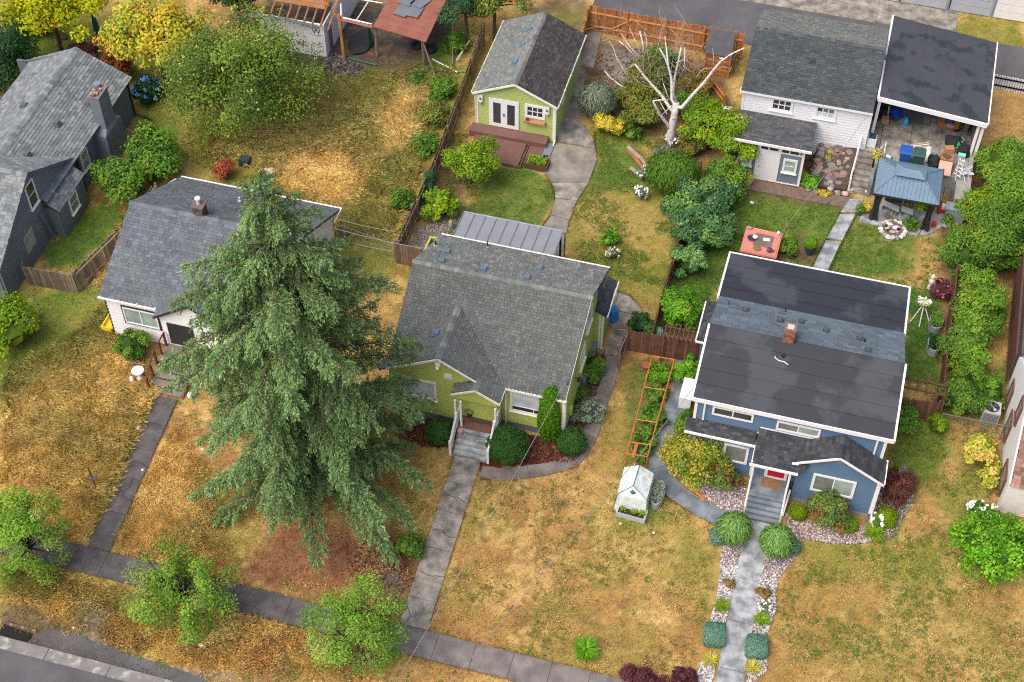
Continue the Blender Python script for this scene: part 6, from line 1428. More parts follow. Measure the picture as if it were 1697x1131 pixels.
R_H = [(1672,272,1.85,'laurel','hedge tree at the dry grass edge right of the carport'), (1692,325,2.1,'laurel','hedge tree touching the right edge below the dry grass'), (1630,345,1.4,'lime','arching shrub next to the gazebo pad'), (1660,400,2.2,'mid','wide green shrub mass above the brown deck'), (1602,420,1.5,'mid','leafy shrub beside the terrace lawn'),
       (1626,482,1.3,'laurel','grey green laurel top of the tall hedge'), (1626,520,1.5,'laurel','tall laurel in the middle of the hedge'), (1608,565,1.4,'laurel','laurel with yellow tips on the hedge end'), (1606,605,1.0,'laurel','lower laurel of the tall hedge'), (1598,655,1.3,'mid','loose green bush behind the chain link fence'), (1640,650,1.0,'mid','loose green bush beside the cooling unit')]
for (a, b, r, p, l) in R_H: B_(l, 'shrub', a, b, r*.85, (r, r, r*.95), p, leaf=.08, group='shrubs of the right hand boundary', cr=.3)
B_('huge rounded bright green shrub at the right edge', 'shrub', 1650, 908, 1.5, (2.15, 1.75, 1.5), 'bright', leaf=.09, cr=.19, K=150, dens=1.1)
B_('white hydrangea at the corner of the white house', 'shrub', 1628, 848, .6, (.8, .4, .5), 'mid', leaf=.07, flowers=([S(240,240,236)], 34, .08))
B_('yellowing shrub against the white rendered wall', 'shrub', 1625, 742, .8, (.85, 1.0, .8), 'yellowgreen', leaf=.12, cr=.3)
B_('pale yellow drooping shrub below the yellowing one', 'shrub', 1640, 785, .5, (.55, .9, .5), 'yellowgreen', leaf=.1, dens=.7)
B_('golden weeping maple in front of the blue house', 'shrub', 1155, 755, 1.3, (1.6, 1.5, 1.25), 'weep', leaf=.075, cr=.26, K=60, dens=1.2)
B_('dark green shrub under the lower blue house window', 'shrub', 1203, 792, .7, (.75, .65, .7), 'mixed', leaf=.07)
B_('round weeping shrub left of the blue house walk', 'shrub', 1217, 876, .85, (.85, .85, .75), 'glob', leaf=.075, style='weep', group='pair of weeping globes at the blue house walk')
B_('round weeping shrub right of the blue house walk', 'shrub', 1288, 897, .85, (.84, .84, .75), 'glob', leaf=.075, style='weep', group='pair of weeping globes at the blue house walk')
B_('small blue spruce globe left of the weeping shrub', 'shrub', 1190, 888, .35, .42, 'blue', leaf=.04, style='ball')
B_('small blue spruce globe right of the weeping shrub', 'shrub', 1313, 906, .35, .4, 'blue', leaf=.04, style='ball')
for (a, b, r, p, l) in ((1323, 849, .42, 'boxl', 'small lime box ball beside the blue house steps'), (1408, 869, .42, 'boxl', 'lime box ball against the mixed round shrub'), (1470, 858, .5, 'boxl', 'lime box ball at the corner of the blue house'), (728, 716, .68, 'boxd', 'clipped dark box ball left of the green house steps'), (842, 738, .98, 'boxd', 'largest clipped dark box ball right of the steps'), (948, 733, .72, 'boxd', 'clipped dark box ball at the corner of the green house')):
    plant('box_ball', l, 'shrub', a, b, r*.85, (r, r, r*.92), p, leaf=.04, style='ball', dens=1.5, group='clipped box balls')
B_('mottled green and brown round shrub under the gable window', 'shrub', 1372, 848, .95, (.98, .9, .92), 'mixed', leaf=.07)
B_('dark red barberry right of the blue house gable', 'shrub', 1489, 806, .8, (.8, 1.0, .8), 'barberry', leaf=.05, dens=1.0, K=60, cr=.25)
B_('cream hydrangea at the downpipe of the blue house', 'shrub', 1457, 862, .5, .28, 'mid', leaf=.06, flowers=([S(244,240,220)], 14, .1))
plant('daylily', 'strappy green daylily in the stones by the corner', 'plant', 1449, 884, .2, (.65, .65, .4), 'lime', leaf=.14, style='blades', dens=1.3)
B_('green shrub beside the brown side gate', 'shrub', 1500, 696, .9, (.7, .75, .9), 'mid', leaf=.08)
B_('yellow green flowering shrub by the chain link fence', 'shrub', 1553, 702, .5, (.55, .55, .5), 'lime', leaf=.07, dens=.7)
B_('bright green shrub at the path side of the blue house', 'shrub', 1140, 612, .8, (.6, .8, .8), 'bright', leaf=.08)
B_('leafy green plant along the blue house path', 'shrub', 1133, 700, .5, (.4, .7, .5), 'mid', leaf=.07)
for (a, b, l, p) in ((1196, 1004, 'grass tuft left of the walk above the blue cushion', 'lime'), (1262, 1028, 'grass tuft right of the walk above the blue cushion', 'lime'), (1177, 1094, 'yellow grass tuft left of the walk near the bottom', 'yellowgreen'), (1248, 1107, 'yellow grass tuft right of the walk near the bottom', 'yellowgreen')):
    plant('grass_tuft', l, 'plant', a, b, .15, (.42, .42, .35), p, leaf=.11, style='blades', dens=1.5, group='grass tufts beside the blue house walk')
for (a, b, l) in ((1184, 1052, 'squared blue green cushion left of the walk'), (1254, 1072, 'squared blue green cushion right of the walk')):
    plant('cushion_shrub', l, 'shrub', a, b, .25, (.56, .62, .36), 'blue', leaf=.04, style='cushion', dens=1.4, group='blue green cushions beside the blue house walk')
B_('dried brown plant in the stones left of the walk', 'plant', 1208, 967, .15, (.28, .25, .2), 'brownish', leaf=.04)
B_('dried brown plant in the stones right of the walk', 'plant', 1266, 982, .15, (.32, .3, .22), 'brownish', leaf=.04)
B_('cream white flower spread over the white stones', 'flowers', 1268, 1005, .12, (.3, .35, .15), 'greyg', leaf=.04, flowers=([S(240,236,220)], 16, .07))
B_('purple leafed shrub at the bottom edge', 'shrub', 1062, 1124, .5, (1.2, .5, .5), 'purple', leaf=.06)
B_('small purple shrub beside the walk at the bottom edge', 'shrub', 1130, 1122, .4, (.6, .4, .4), 'purple', leaf=.06)
c = at(911, 745, 0)
plant('columnar_cypress', 'tall narrow bright green cypress before the big front window', 'shrub', 911, 692, 1.65, (.54, .54, 2.15), 'cyp', leaf=.05, style='ball', dens=1.7)
B_('leafy green shrub in the side bed near the bump-out', 'shrub', 984, 606, .6, (.7, .8, .6), 'mid', leaf=.08, dens=.8)
B_('grey green shrub in the side bed near the wall lamp', 'shrub', 972, 680, .5, (.8, .8, .5), 'greyg', leaf=.08, dens=.7)
B_('fern like plant in the dark side bed', 'shrub', 958, 650, .4, (.5, .6, .4), 'mid', leaf=.07, dens=.6)
plant('iris_clump', 'strappy green iris clump on the dry front lawn', 'plant', 971, 1076, .3, (.75, .75, .55), 'bright', leaf=.15, style='blades', dens=1.6)
B_('small green sapling in the round back lawn bed', 'shrub', 1010, 392, .6, (.5, .45, .5), 'bright', leaf=.07, dens=.5)
B_('cream flowering cushion in the round back lawn bed', 'shrub', 1015, 421, .25, (.42, .35, .25), 'greyg', leaf=.05, flowers=([S(226,214,176)], 26, .07))
for i, (a, b, r) in enumerate(((1096, 620, 0.75), (1088, 652, 0.62), (1079, 685, 0.62), (1070, 722, 0.62), (1062, 750, 0.56), (1093, 700, 0.44))):
    B_(['squash plant at the top of the trellised bed', 'bean plants below the squash in the trellised bed', 'leafy greens halfway down the trellised bed', 'straggly vegetables in the lower trellised bed', 'vegetables at the bottom of the trellised bed', 'small plant by the path side of the trellis'][i], 'plant', a, b, .35, (r, r*1.1, .38), 'mid' if i else 'bright', leaf=.08, dens=.6, group='vegetables in the trellised bed')
B_('dark pink flowered plant between the hedge and the lawn', 'shrub', 1562, 480, .5, (.5, .6, .5), 'purple', leaf=.07, flowers=([S(206,110,110)], 8, .06))
B_('low green plants beside the pink table', 'shrub', 1308, 410, .3, (.5, .7, .35), 'mid', leaf=.08, flowers=([S(200,120,60), S(170,60,60)], 6, .06))
B_('tall green leaves behind the pink table', 'plant', 1303, 390, .5, (.25, .3, .5), 'bright', leaf=.12, style='blades')
B_('thin growth beside the gazebo post', 'shrub', 1512, 372, .4, (.5, .35, .4), 'mid', leaf=.06, dens=.5)
B_('fern hanging under the gazebo', 'plant', 1533, 342, .9, (.4, .35, .35), 'lime', leaf=.08)

# ---- white bare birch
bt_ = thing('birch_tree', 'bare white barked birch with lopped limbs in the back garden', 'tree', tuple(at(1113, 243, 0)))
Y0 = at(1113, 243, 0)[1]
def bpath(pts, r0, r1, dy=0.):
    P = []
    for i, (a, b) in enumerate(pts):
        p = aty(1000+a*.2741, b*.2741, Y0+dy*i/max(1, len(pts)-1)); P.append(p)
    return P, r0, r1
mbt = MB(); P, a, b = bpath([(412, 892), (405, 820), (418, 750), (432, 680), (440, 620)], .24, .17); P[0][2] = -.05; mbt.tube(P, .27, 12, .18)
part('trunk', mbt, M['birch'], bt_, smooth=True)
for pts, r0, r1, dy in (
    ([(405, 800), (385, 750), (340, 690), (318, 650), (300, 612)], .13, .07, -.8), ([(300, 612), (345, 606), (392, 606)], .05, .06, .3),
    ([(428, 690), (400, 650), (350, 575), (290, 510), (255, 470), (190, 388)], .14, .06, .9), ([(435, 640), (412, 600), (412, 480), (392, 400), (372, 350), (338, 290)], .12, .05, 1.2),
    ([(392, 400), (385, 330), (372, 222)], .06, .05, 1.5), ([(440, 620), (420, 560), (432, 470), (452, 380), (470, 290)], .11, .05, -.8),
    ([(440, 650), (478, 650), (540, 575), (610, 500), (670, 420), (715, 368), (780, 325), (850, 292)], .15, .05, -1.0), ([(715, 368), (705, 355), (722, 352)], .06, .06, 0),
    ([(440, 380), (490, 362), (530, 385), (566, 404)], .03, .012, .5), ([(490, 430), (492, 290)], .05, .05, .2), ([(350, 700), (385, 668), (412, 640)], .035, .04, -.3), ([(385, 690), (360, 650), (340, 610)], .04, .03, .6),
    ([(190, 388), (150, 415), (100, 440), (60, 500)], .025, .01, 1.), ([(150, 470), (110, 400), (80, 350), (60, 290), (35, 250)], .045, .02, .5), ([(130, 535), (90, 508), (40, 470), (8, 432)], .05, .035, .3),
    ([(245, 340), (240, 270), (220, 190)], .06, .05, .3), ([(262, 310), (262, 240), (248, 195)], .035, .03, .3), ([(215, 345), (160, 285), (105, 200)], .045, .02, .4), ([(225, 320), (190, 240), (158, 172)], .03, .012, .6), ([(195, 345), (140, 285), (92, 248)], .04, .035, .2),
    ([(320, 320), (340, 240), (352, 170)], .03, .012, .5), ([(362, 505), (385, 570), (400, 606)], .03, .04, .2), ([(600, 495), (680, 420), (720, 405), (782, 418)], .02, .008, .4), ([(560, 470), (600, 420), (660, 408)], .015, .01, .4), ([(668, 400), (665, 340), (660, 290)], .02, .01, .3), ([(480, 400), (540, 440), (556, 465)], .015, .008, .4)):
    P, a, b = bpath(pts, r0, r1, dy); part('branch', MB().tube(P, r0*.85, 8, r1*.7), M['birch'], bt_, smooth=True)
for m_ in ():
    pass
tw = MB()
for i in range(170):
    u, v = rnd.uniform(20, 560), rnd.uniform(170, 500); p = aty(1000+u*.2741, v*.2741, Y0+rnd.uniform(-.5, 1.5)); d = nr.randn(3)*.4+np.array([0, 0, .3]); tw.tube([p, p+d, p+d*1.8+nr.randn(3)*.25], .018, 4, .006)
part('twigs', tw, mat('pale twigs', S(150, 136, 122), var=.3), bt_, kind='stuff')

# ================================================================== FENCES
BC = [S(134,112,96), S(120,98,84), S(146,124,106), S(110,92,80)]
BCc = [S(170,112,64), S(156,100,56), S(184,126,76), S(146,94,56)]
BCb = [S(112,78,64), S(98,68,56), S(124,88,72)]
BCo = [S(124,112,96), S(108,96,84), S(136,122,104), S(96,88,78)]
_bm = {}
def boardmesh(w, h, k, cols, mt):
    key = (round(w, 3), round(h, 2), k, id(cols))
    if key not in _bm:
        m = MB(cols[k % len(cols)]); q = h*(.98+.03*((k*7) % 3)/2); m.hexa([(-w/2, -.011, 0), (w/2, -.011, 0), (w/2, .011, 0), (-w/2, .011, 0), (-w/2, -.011, q), (w/2, -.011, q), (w/2, .011, q+.012), (-w/2, .011, q+.012)])
        me = m.mesh('board'); me.materials.append(mt); _bm[key] = me
    return _bm[key]
def fence(label, pts, h, cols, mt, bw=.14, gap=.008, rails=(.3, 1.3), side=-1, lean=0., name='fence', post=2.3, group=None, jag=0.):
    p0 = pts[0]; t = thing(name, label, 'fence', (p0[0], p0[1], 0), group)
    for (x0, y0), (x1, y1) in zip(pts[:-1], pts[1:]):
        L = hypot(x1-x0, y1-y0); a = math.atan2(y1-y0, x1-x0); n = int(L/(bw+gap)); dx, dy = cos(a), sin(a); nx_, ny_ = -dy*side, dx*side
        for i in range(n):
            s = (i+.5)*L/n; o = bpy.data.objects.new('board', boardmesh(bw*.985, h, rnd.randrange(6), cols, mt)); COL.objects.link(o); o.parent = t
            o.location = (x0+dx*s-p0[0], y0+dy*s-p0[1], rnd.uniform(-.03, .01)-jag*rnd.random()); o.rotation_euler = (lean+rnd.uniform(-.02, .02)*(1+jag*8), rnd.uniform(-.012, .012)*(1+jag*10), a)
        for z in rails:
            m = MB(tuple(min(1, q*1.35) for q in cols[2 % len(cols)])); cx, cy = (x0+x1)/2+nx_*.045, (y0+y1)/2+ny_*.045; m.rbox(cx, cy, z-.045, z+.045, L, .04, a); part('rail', m, mt, t)
        k = max(1, int(L/post))
        for i in range(k+1):
            s = L*i/k; m = MB(cols[0]); m.rbox(x0+dx*s+nx_*.09, y0+dy*s+ny_*.09, -.1, h+.06, .1, .1, a); part('post', m, mt, t)
    return t
fence('long weathered board fence dividing the overgrown lot from the green garden', [(-8.28, 23), (-7.84, 16.3), (-7.5, 10.45), (-7.5, 3.8)], 1.62, BC, M['fence'], side=1)
fence('short brown fence returning to the corner of the green house', [(-7.6, 3.72), (-4.6, 3.6)], 1.6, BC, M['fence'], side=1)
fence('new cedar fence with diagonal braces along the alley', [(-2.2, 26.2), (7.55, 25.95)], 1.95, BCc, M['cedar'], side=-1, rails=(.45, 1.45))
gt = MB(BCc[2]); gt.tube([(-.8, 26.08, .45), (.5, 26.06, 1.45)], .05, 4).tube([(2.0, 26.04, .45), (.7, 26.05, 1.45)], .05, 4); solo('fence_brace', gt, M['cedar'], 'pair of slanting cedar braces on the alley fence', 'brace')
fence('cedar fence end between studio and alley', [(-2.25, 26.1), (-2.0, 22.6)], 1.7, BCc, M['cedar'], side=-1)
fence('dark divider fence beside the rhododendrons', [(7.05, 14.5), (7.05, 1.1)], 1.5, BCb, M['fence'], side=1)
fence('brown side fence above the trellised vegetable bed', [(5.95, 1.0), (9.6, 1.15)], 1.6, BCb, M['fence'], side=1)
fence('open gate leaf standing beside the side path', [(5.85, 1.1), (5.7, -.35)], 1.5, BC, M['fence'], side=1, name='gate')
fence('leaning old board fence beside the grey house', [(-26.2, -3.1), (-23.3, -2.95)], 1.55, BCo, M['fence'], side=1, bw=.17, lean=.06, jag=.05)
fence('sagging old board fence running back beside the white cottage', [(-23.25, -2.9), (-22.4, .6), (-21.9, 4.6)], 1.45, BCo, M['fence'], side=1, bw=.17, lean=-.12, jag=.08)
fence('dark brown fence along the right side of the blue house yard', [(21.78, 12.6), (21.78, .6)], 1.5, BCb, M['fence'], side=1)
fence('dark brown side gate right of the blue house', [(19.7, .35), (21.7, .45)], 1.6, BCb, M['fence'], side=1, name='gate')
fence('white picket fence at the alley right of the carport', [(22.5, 27.35), (33, 27.0)], 1.05, [(.78, .78, .78), (.72, .72, .74)], M['cedar'], bw=.11, gap=.04, rails=(.3, .85), side=-1, name='picket_fence')
def pergola(label, x0, x1, y0, y1, z, n):
    t = thing('pergola', label, 'pergola', (x0, y0, 0))
    for y in (y0, y1): part('beam', MB(BCb[0]).box(x0, x1, y-.04, y+.04, z-.1, z), M['fence'], t)
    for i in range(n): x = x0+.1+(x1-x0-.2)*i/(n-1); part('rafter', MB(BCb[1]).box(x-.03, x+.03, y0-.25, y1+.25, z+.003, z+.09), M['fence'], t)
    for x in (x0+.06, x1-.06): part('post', MB(BCb[0]).box(x-.05, x+.05, y0-.03, y0+.03, 0, z-.1), M['fence'], t)
pergola('dark timber pergola over the gate left of the blue house', 7.7, 9.75, .75, 1.35, 2.1, 9)
pergola('dark timber pergola over the right hand side gate', 19.5, 21.9, .7, 1.3, 2.0, 6)
def chainlink(label, a, b, h, lattice=.22):
    t = thing('chain_link_fence', label, 'fence', (a[0], a[1], 0)); L = hypot(b[0]-a[0], b[1]-a[1]); n = max(1, int(L/1.5)); P = lambda s: (a[0]+(b[0]-a[0])*s, a[1]+(b[1]-a[1])*s)
    for i in range(n+1): x, y = P(i/n); part('post', MB().cyl(x, y, -.05, h+.03, .035, n=8), M['metalg'], t)
    part('top_rail', MB().tube([(*a, h), (*b, h)], .025, 6), M['metalg'], t)
    w = MB(); m = int(L/lattice); k = int(h/lattice)
    for i in range(-k, m):
        for sgn in (1, -1):
            s0, s1 = (i, i+k) if sgn > 0 else (i+k, i); z0, z1 = 0, h
            def cl(s, z, s_, z_):
                return s, z
            q0, q1 = max(0, min(m, s0)), max(0, min(m, s1)); zz0 = (q0-s0)/(s1-s0)*h; zz1 = (q1-s0)/(s1-s0)*h
            if abs(q1-q0) > .2: x, y = P(q0/m); x_, y_ = P(q1/m); w.tube([(x, y, zz0), (x_, y_, zz1)], .005, 3, cap=False)
    part('mesh', w, M['metalg'], t, kind='stuff')
chainlink('chain link fence between the brown gate and the cooling unit', (22.0, .25), (24.95, .3), 1.1)
chainlink('low chain link fence behind the white cottage corner', (-11.0, 4.6), (-7.75, 4.0), 1.1)
t = chainlink('small wire gate behind the grey painted chimney', (-26.2, 8.9), (-24.2, 8.3), 1.1)
t = chainlink('wire panel at right angles to the small gate', (-24.2, 8.3), (-24.6, 7.2), 1.1)

# ================================================================== STONES, ROCKS, MULCH
def scatter(name, polypx, n, s0, s1, cols, seed, z=.02):
    rs = np.random.RandomState(seed); us = [p[0] for p in polypx]; vs = [p[1] for p in polypx]; mb = MB(); k = 0
    while k < n:
        u, v = rs.uniform(min(us), max(us)), rs.uniform(min(vs), max(vs))
        if sdpoly(np.array([u]), np.array([v]), polypx)[0] > 0: continue
        p = at(u, v, 0); s = rs.uniform(s0, s1); c = cols[rs.randint(len(cols))]; q = rs.uniform(.8, 1.2); c = tuple(min(1, x*q) for x in c)
        a = rs.uniform(0, 6.28); R = [(cos(a+t)*s*rs.uniform(.7, 1.2), sin(a+t)*s*rs.uniform(.7, 1.2)) for t in (0, 1.3, 2.5, 3.8, 5.1)]
        zc = z+s*.5; mb.add([(p[0]+x, p[1]+y, z-.04) for x, y in R]+[(p[0]+x*.75, p[1]+y*.75, zc) for x, y in R], [(0, 1, 6, 5), (1, 2, 7, 6), (2, 3, 8, 7), (3, 4, 9, 8), (4, 0, 5, 9), (5, 6, 7, 8, 9)], c); k += 1
    o = solo(name, mb, M['stone'], kind='stuff'); return o
RS = [S(140,134,134), S(96,88,92), S(168,160,160), S(150,130,128), S(196,190,190), S(132,118,124), S(184,150,138), S(120,112,122), S(210,206,204)]
WSn = [S(120,114,116), S(206,204,202), S(190,188,190), S(172,168,170), S(222,220,216), S(144,136,140)]
PK = [S(176,146,134), S(150,122,114), S(186,164,152), S(132,118,118), S(192,182,176), S(110,98,98)]
scatter('river_stones', [(1170,790),(1235,800),(1232,855),(1205,850),(1150,815)], 2550, 0.029, 0.065, RS, 1)
scatter('pink_stones', [(1300,850),(1370,875),(1450,870),(1440,900),(1380,902),(1310,890)], 2380, 0.029, 0.061, PK+WSn[:2], 2)
scatter('river_stones', [(1430,835),(1500,770),(1515,830),(1480,890),(1440,900)], 1530, 0.029, 0.058, RS, 3)
scatter('river_stones', [(1196,895),(1232,900),(1222,940),(1195,945)], 680, 0.029, 0.058, RS, 4)
scatter('white_stones', [(1195,930),(1224,935),(1196,1060),(1172,1045),(1190,985)], 1530, 0.025, 0.054, WSn, 5)
scatter('white_stones', [(1160,1100),(1188,1080),(1180,1140),(1150,1140)], 850, 0.025, 0.054, WSn, 6)
scatter('river_stones', [(1266,905),(1330,890),(1318,925),(1285,965),(1262,950)], 1360, 0.029, 0.058, RS, 7)
scatter('white_stones', [(1258,950),(1288,955),(1286,1010),(1268,1060),(1272,1110),(1245,1131),(1238,1131),(1252,1010)], 2210, 0.025, 0.054, WSn, 8)
MU = [S(98,52,44), S(80,44,38), S(118,66,52), S(70,40,36)]
scatter('bark_mulch', [(662,690),(745,700),(742,742),(700,740),(655,722)], 1000, .03, .07, MU, 9)
scatter('bark_mulch', [(805,705),(940,735),(965,755),(955,765),(905,768),(860,768),(810,770)], 1500, .03, .07, MU, 10)
scatter('bed_soil', [(975,590),(1005,590),(980,690),(962,740),(945,720),(955,660)], 700, .03, .07, [S(88,72,62), S(70,58,52), S(110,92,78)], 11)
scatter('gravel', [(695,375),(765,362),(735,398),(705,425),(688,410)], 900, .03, .06, [S(140,132,126), S(116,108,104), S(160,150,142)], 12)
scatter('rubble', [(535,80),(600,110),(590,135),(520,120)], 260, .05, .14, [S(88,84,84), S(110,104,100), S(70,66,66)], 13)
scatter('fallen_twigs', [(560,900),(650,900),(690,960),(640,1010),(590,980)], 500, .03, .07, [S(110,76,58), S(86,62,50), S(140,100,72)], 14)
scatter('weeds_litter', [(980,90),(1060,80),(1180,110),(1190,160),(1100,200),(990,150)], 700, .04, .09, [S(120,104,90), S(96,84,76), S(146,128,108), S(104,78,62)], 15)
rk_ = thing('rock_garden', 'terraced bank of red grey rocks between small shed and stairs', 'rockery', (14.3, 17, 0)); bk = MB(S(84,70,60))
bk.prism([(13.1, 15.7), (15.35, 15.9), (15.5, 18.4), (13.2, 18.4)], -.1, .15).hexa([(13.1, 16.2, .1), (15.4, 16.2, .1), (15.5, 18.4, .1), (13.2, 18.4, .1), (13.2, 16.6, .35), (15.35, 16.6, .35), (15.5, 18.35, 1.25), (13.3, 18.35, 1.0)]); part('bank', bk, M['stone'], rk_)
for i in range(70):
    x, y = rnd.uniform(13.3, 15.4), rnd.uniform(15.9, 18.3); z = .12+max(0, (y-16.4))*.5; s = rnd.uniform(.13, .27); c = [S(140,120,116), S(116,104,104), S(160,140,132), S(126,128,130), S(150,118,108)][i % 5]
    m = MB(); m.ball((x, y, z), (s*rnd.uniform(.9, 1.4), s, s*.7), c, 5, 7, .25); part('rock', m, M['stone'], rk_)
for i in range(9):
    m = MB(); x, y = at(1340+i*12, 318+rnd.uniform(-4, 6), 0)[:2]; m.ball((x, y, .08), (.2, .16, .13), [S(170,160,146), S(150,146,140), S(196,170,160)][i % 3], 5, 7, .2); part('rock', m, M['stone'], rk_)

# ================================================================== GARDEN THINGS
any_ = M['any']; mt_ = M['matte']
tz = .95; tr = thing('trellis_frame', 'long orange timber trellis frame over the vegetable bed', 'trellis', tuple(at(1078, 680, 0)[:2])+(0,)); OR = S(196,124,76)
la, lb_, ra, rb_ = at(1081, 590, tz), at(1039, 752, tz), at(1118, 596, tz), at(1073, 757, tz)
part('side_rail', MB(OR).tube([la, lb_], .035, 4), mt_, tr); part('side_rail', MB(OR).tube([ra, rb_], .035, 4), mt_, tr)
for f in (0, .33, .66, .885, 1):
    p, q = la+(lb_-la)*f, ra+(rb_-ra)*f; part('crossbar', MB(OR).tube([p, q], .03, 4), mt_, tr)
    for w in (p, q): part('leg', MB(OR).tube([w, (w[0], w[1], 0)], .03, 4), mt_, tr)
p = at(1052, 745, .9); part('plank', MB(S(176,104,66)).box(p[0]-.06, p[0]+.1, p[1]-.5, p[1]+.4, .86, .9), mt_, tr)
c = at(1051, 815, .6); gx_, gy_ = c[0], c[1]
gr = thing('greenhouse', 'small tent greenhouse of milky plastic with dark straps', 'greenhouse', (gx_, gy_, 0)); w, d, hw, hr = .78, .88, 1.15, 1.6
V = [(-w, -d, 0), (w, -d, 0), (w, d, 0), (-w, d, 0), (-w*.92, -d*.85, hw), (w*.92, -d*.85, hw), (w*.92, d, hw), (-w*.92, d, hw), (0, -d*.45, hr), (0, d, hr)]
V = [(gx_+x+rnd.uniform(-.03, .03), gy_+y+rnd.uniform(-.03, .03), z+rnd.uniform(-.02, .02)) for x, y, z in V]
part('cover', MB().add(V, [(0, 1, 5, 4), (1, 2, 6, 5), (2, 3, 7, 6), (3, 0, 4, 7), (4, 5, 8), (5, 6, 9, 8), (6, 7, 9), (7, 4, 8, 9)]), M['tarp'], gr)
fl = MB()
for i in range(14): a, b = V[4+i % 4], V[8+i % 2]; t_ = rnd.uniform(.1, .9); p = np.array(a)*(1-t_)+np.array(b)*t_; fl.tube([p+(0, 0, .02), p+np.array([rnd.uniform(-.3, .3), rnd.uniform(-.3, .3), -.15])+(0, 0, .06)], .018, 4)
part('folds', fl, M['tarp'], gr, kind='stuff')
part('strap', MB((.1, .12, .13)).tube([np.array(V[4])+(0, 0, .03), np.array(V[8])+(0, 0, .03), np.array(V[9])+(0, 0, .03)], .018, 4).tube([np.array(V[5])+(0, 0, .03), np.array(V[8])+(0, 0, .03)], .014, 4).tube([np.array(V[0])+(-.02, 0, .3), np.array(V[4])+(0, -.03, 0), np.array(V[6])+(0, 0, .03)], .016, 4), any_, gr)
part('vent_patch', MB(S(40,110,116)).ball((gx_+.0, gy_-d*.72, 1.42), (.14, .05, .13), None, 5, 7, .3), any_, gr)
def trough(label, u, v, w, d, h, col, a=-.05, round_=False, plants='mid'):
    c = at(u, v, h*.6); t = thing('planter', label, 'planter', (c[0], c[1], 0)); n = 20
    if round_: pts = [(c[0]+w*cos(2*pi*i/n), c[1]+d*sin(2*pi*i/n)) for i in range(n)]
    else: pts = [(c[0]+sx*w*cos(a)-sy*d*sin(a), c[1]+sx*w*sin(a)+sy*d*cos(a)) for sx, sy in ((-1, -1), (1, -1), (1, 1), (-1, 1))]
    wl_ = MB(col); k = len(pts); ins = [(c[0]+(x-c[0])*.88, c[1]+(y-c[1])*.88) for x, y in pts]
    wl_.add([(x, y, 0) for x, y in pts]+[(x, y, h) for x, y in pts]+[(x, y, h) for x, y in ins]+[(x, y, h-.1) for x, y in ins], [(i, (i+1) % k, (i+1) % k+k, i+k) for i in range(k)]+[(i+k, (i+1) % k+k, (i+1) % k+2*k, i+2*k) for i in range(k)]+[(i+2*k, (i+1) % k+2*k, (i+1) % k+3*k, i+3*k) for i in range(k)])
    part('sides', wl_, any_, t); part('soil', MB(S(66,50,44)).prism(ins, h-.2, h-.06), mt_, t)
    if plants:
        n = int(500*w*d*4); P = np.stack([c[0]+nr.uniform(-w*.8, w*.8, n), c[1]+nr.uniform(-d*.75, d*.75, n), h+nr.uniform(-.05, .22, n)], 1)
        o = leafmesh('plants', P, nr.randn(n, 3)*.4+(0, 0, 1), .07, .04, pick(plants, n), M['leaf'], t, (c[0], c[1], 0)); o['kind'] = 'stuff'
    return t
trough('pale rectangular trough with seedlings before the plastic greenhouse', 1047, 850, .72, .3, .35, S(172,182,178), plants=None)
for dx in (-.45, .1, .5):
    p = at(1047, 848, .4); n = 60; o = leafmesh('seedling', np.stack([p[0]+dx+nr.randn(n)*.07, p[1]+nr.randn(n)*.07, .4+nr.rand(n)*.12], 1), nr.randn(n, 3)*.4+(0, 0, 1), .06, .03, pick('lime', n), M['leaf'], None, (p[0]+dx, p[1], .35)); o['label'] = {-.45: 'left seedling in the pale trough', .1: 'middle seedling in the pale trough', .5: 'bushiest seedling at the right end of the pale trough'}[dx]; o['category'] = 'plant'; o['group'] = 'trough seedlings'
trough('oval galvanised raised bed right of the plastic greenhouse', 1090, 820, .33, .75, .45, S(150,158,156), round_=True, plants='greyg')
trough('upper oval galvanised planter by the right hand fence', 1551, 535, .36, .6, .5, S(150,156,160), round_=True, plants='mid')
trough('lower oval galvanised planter by the right hand fence', 1548, 572, .36, .6, .5, S(168,174,178), round_=True, plants='dark')
trough('dark wooden planter with orange flowers beside the studio deck', 890, 271, .7, .36, .4, S(96,72,60), plants='lime')
def pile(name, label, cat, items, mt):   # a heap whose pieces belong together
    t = thing(name, label, cat, tuple(items[0][1])[:2]+(0,))
    for n_, p_, m_ in items: part(n_, m_, mt, t)
    return t
t = thing('timber_pile', 'pile of orange stakes lying beside the path of the blue house', 'timber', tuple(at(1145, 815, 0)[:2])+(0,))
for i in range(13):
    a = at(1134+rnd.uniform(-6, 8), 803+rnd.uniform(-6, 6), .05+i*.012); b = at(1166+rnd.uniform(-6, 6), 826+rnd.uniform(-5, 5), .05+i*.012); part('stake', MB([S(206,140,80), S(190,124,70), S(220,160,100)][i % 3]).tube([a, b], .022, 4), mt_, t)
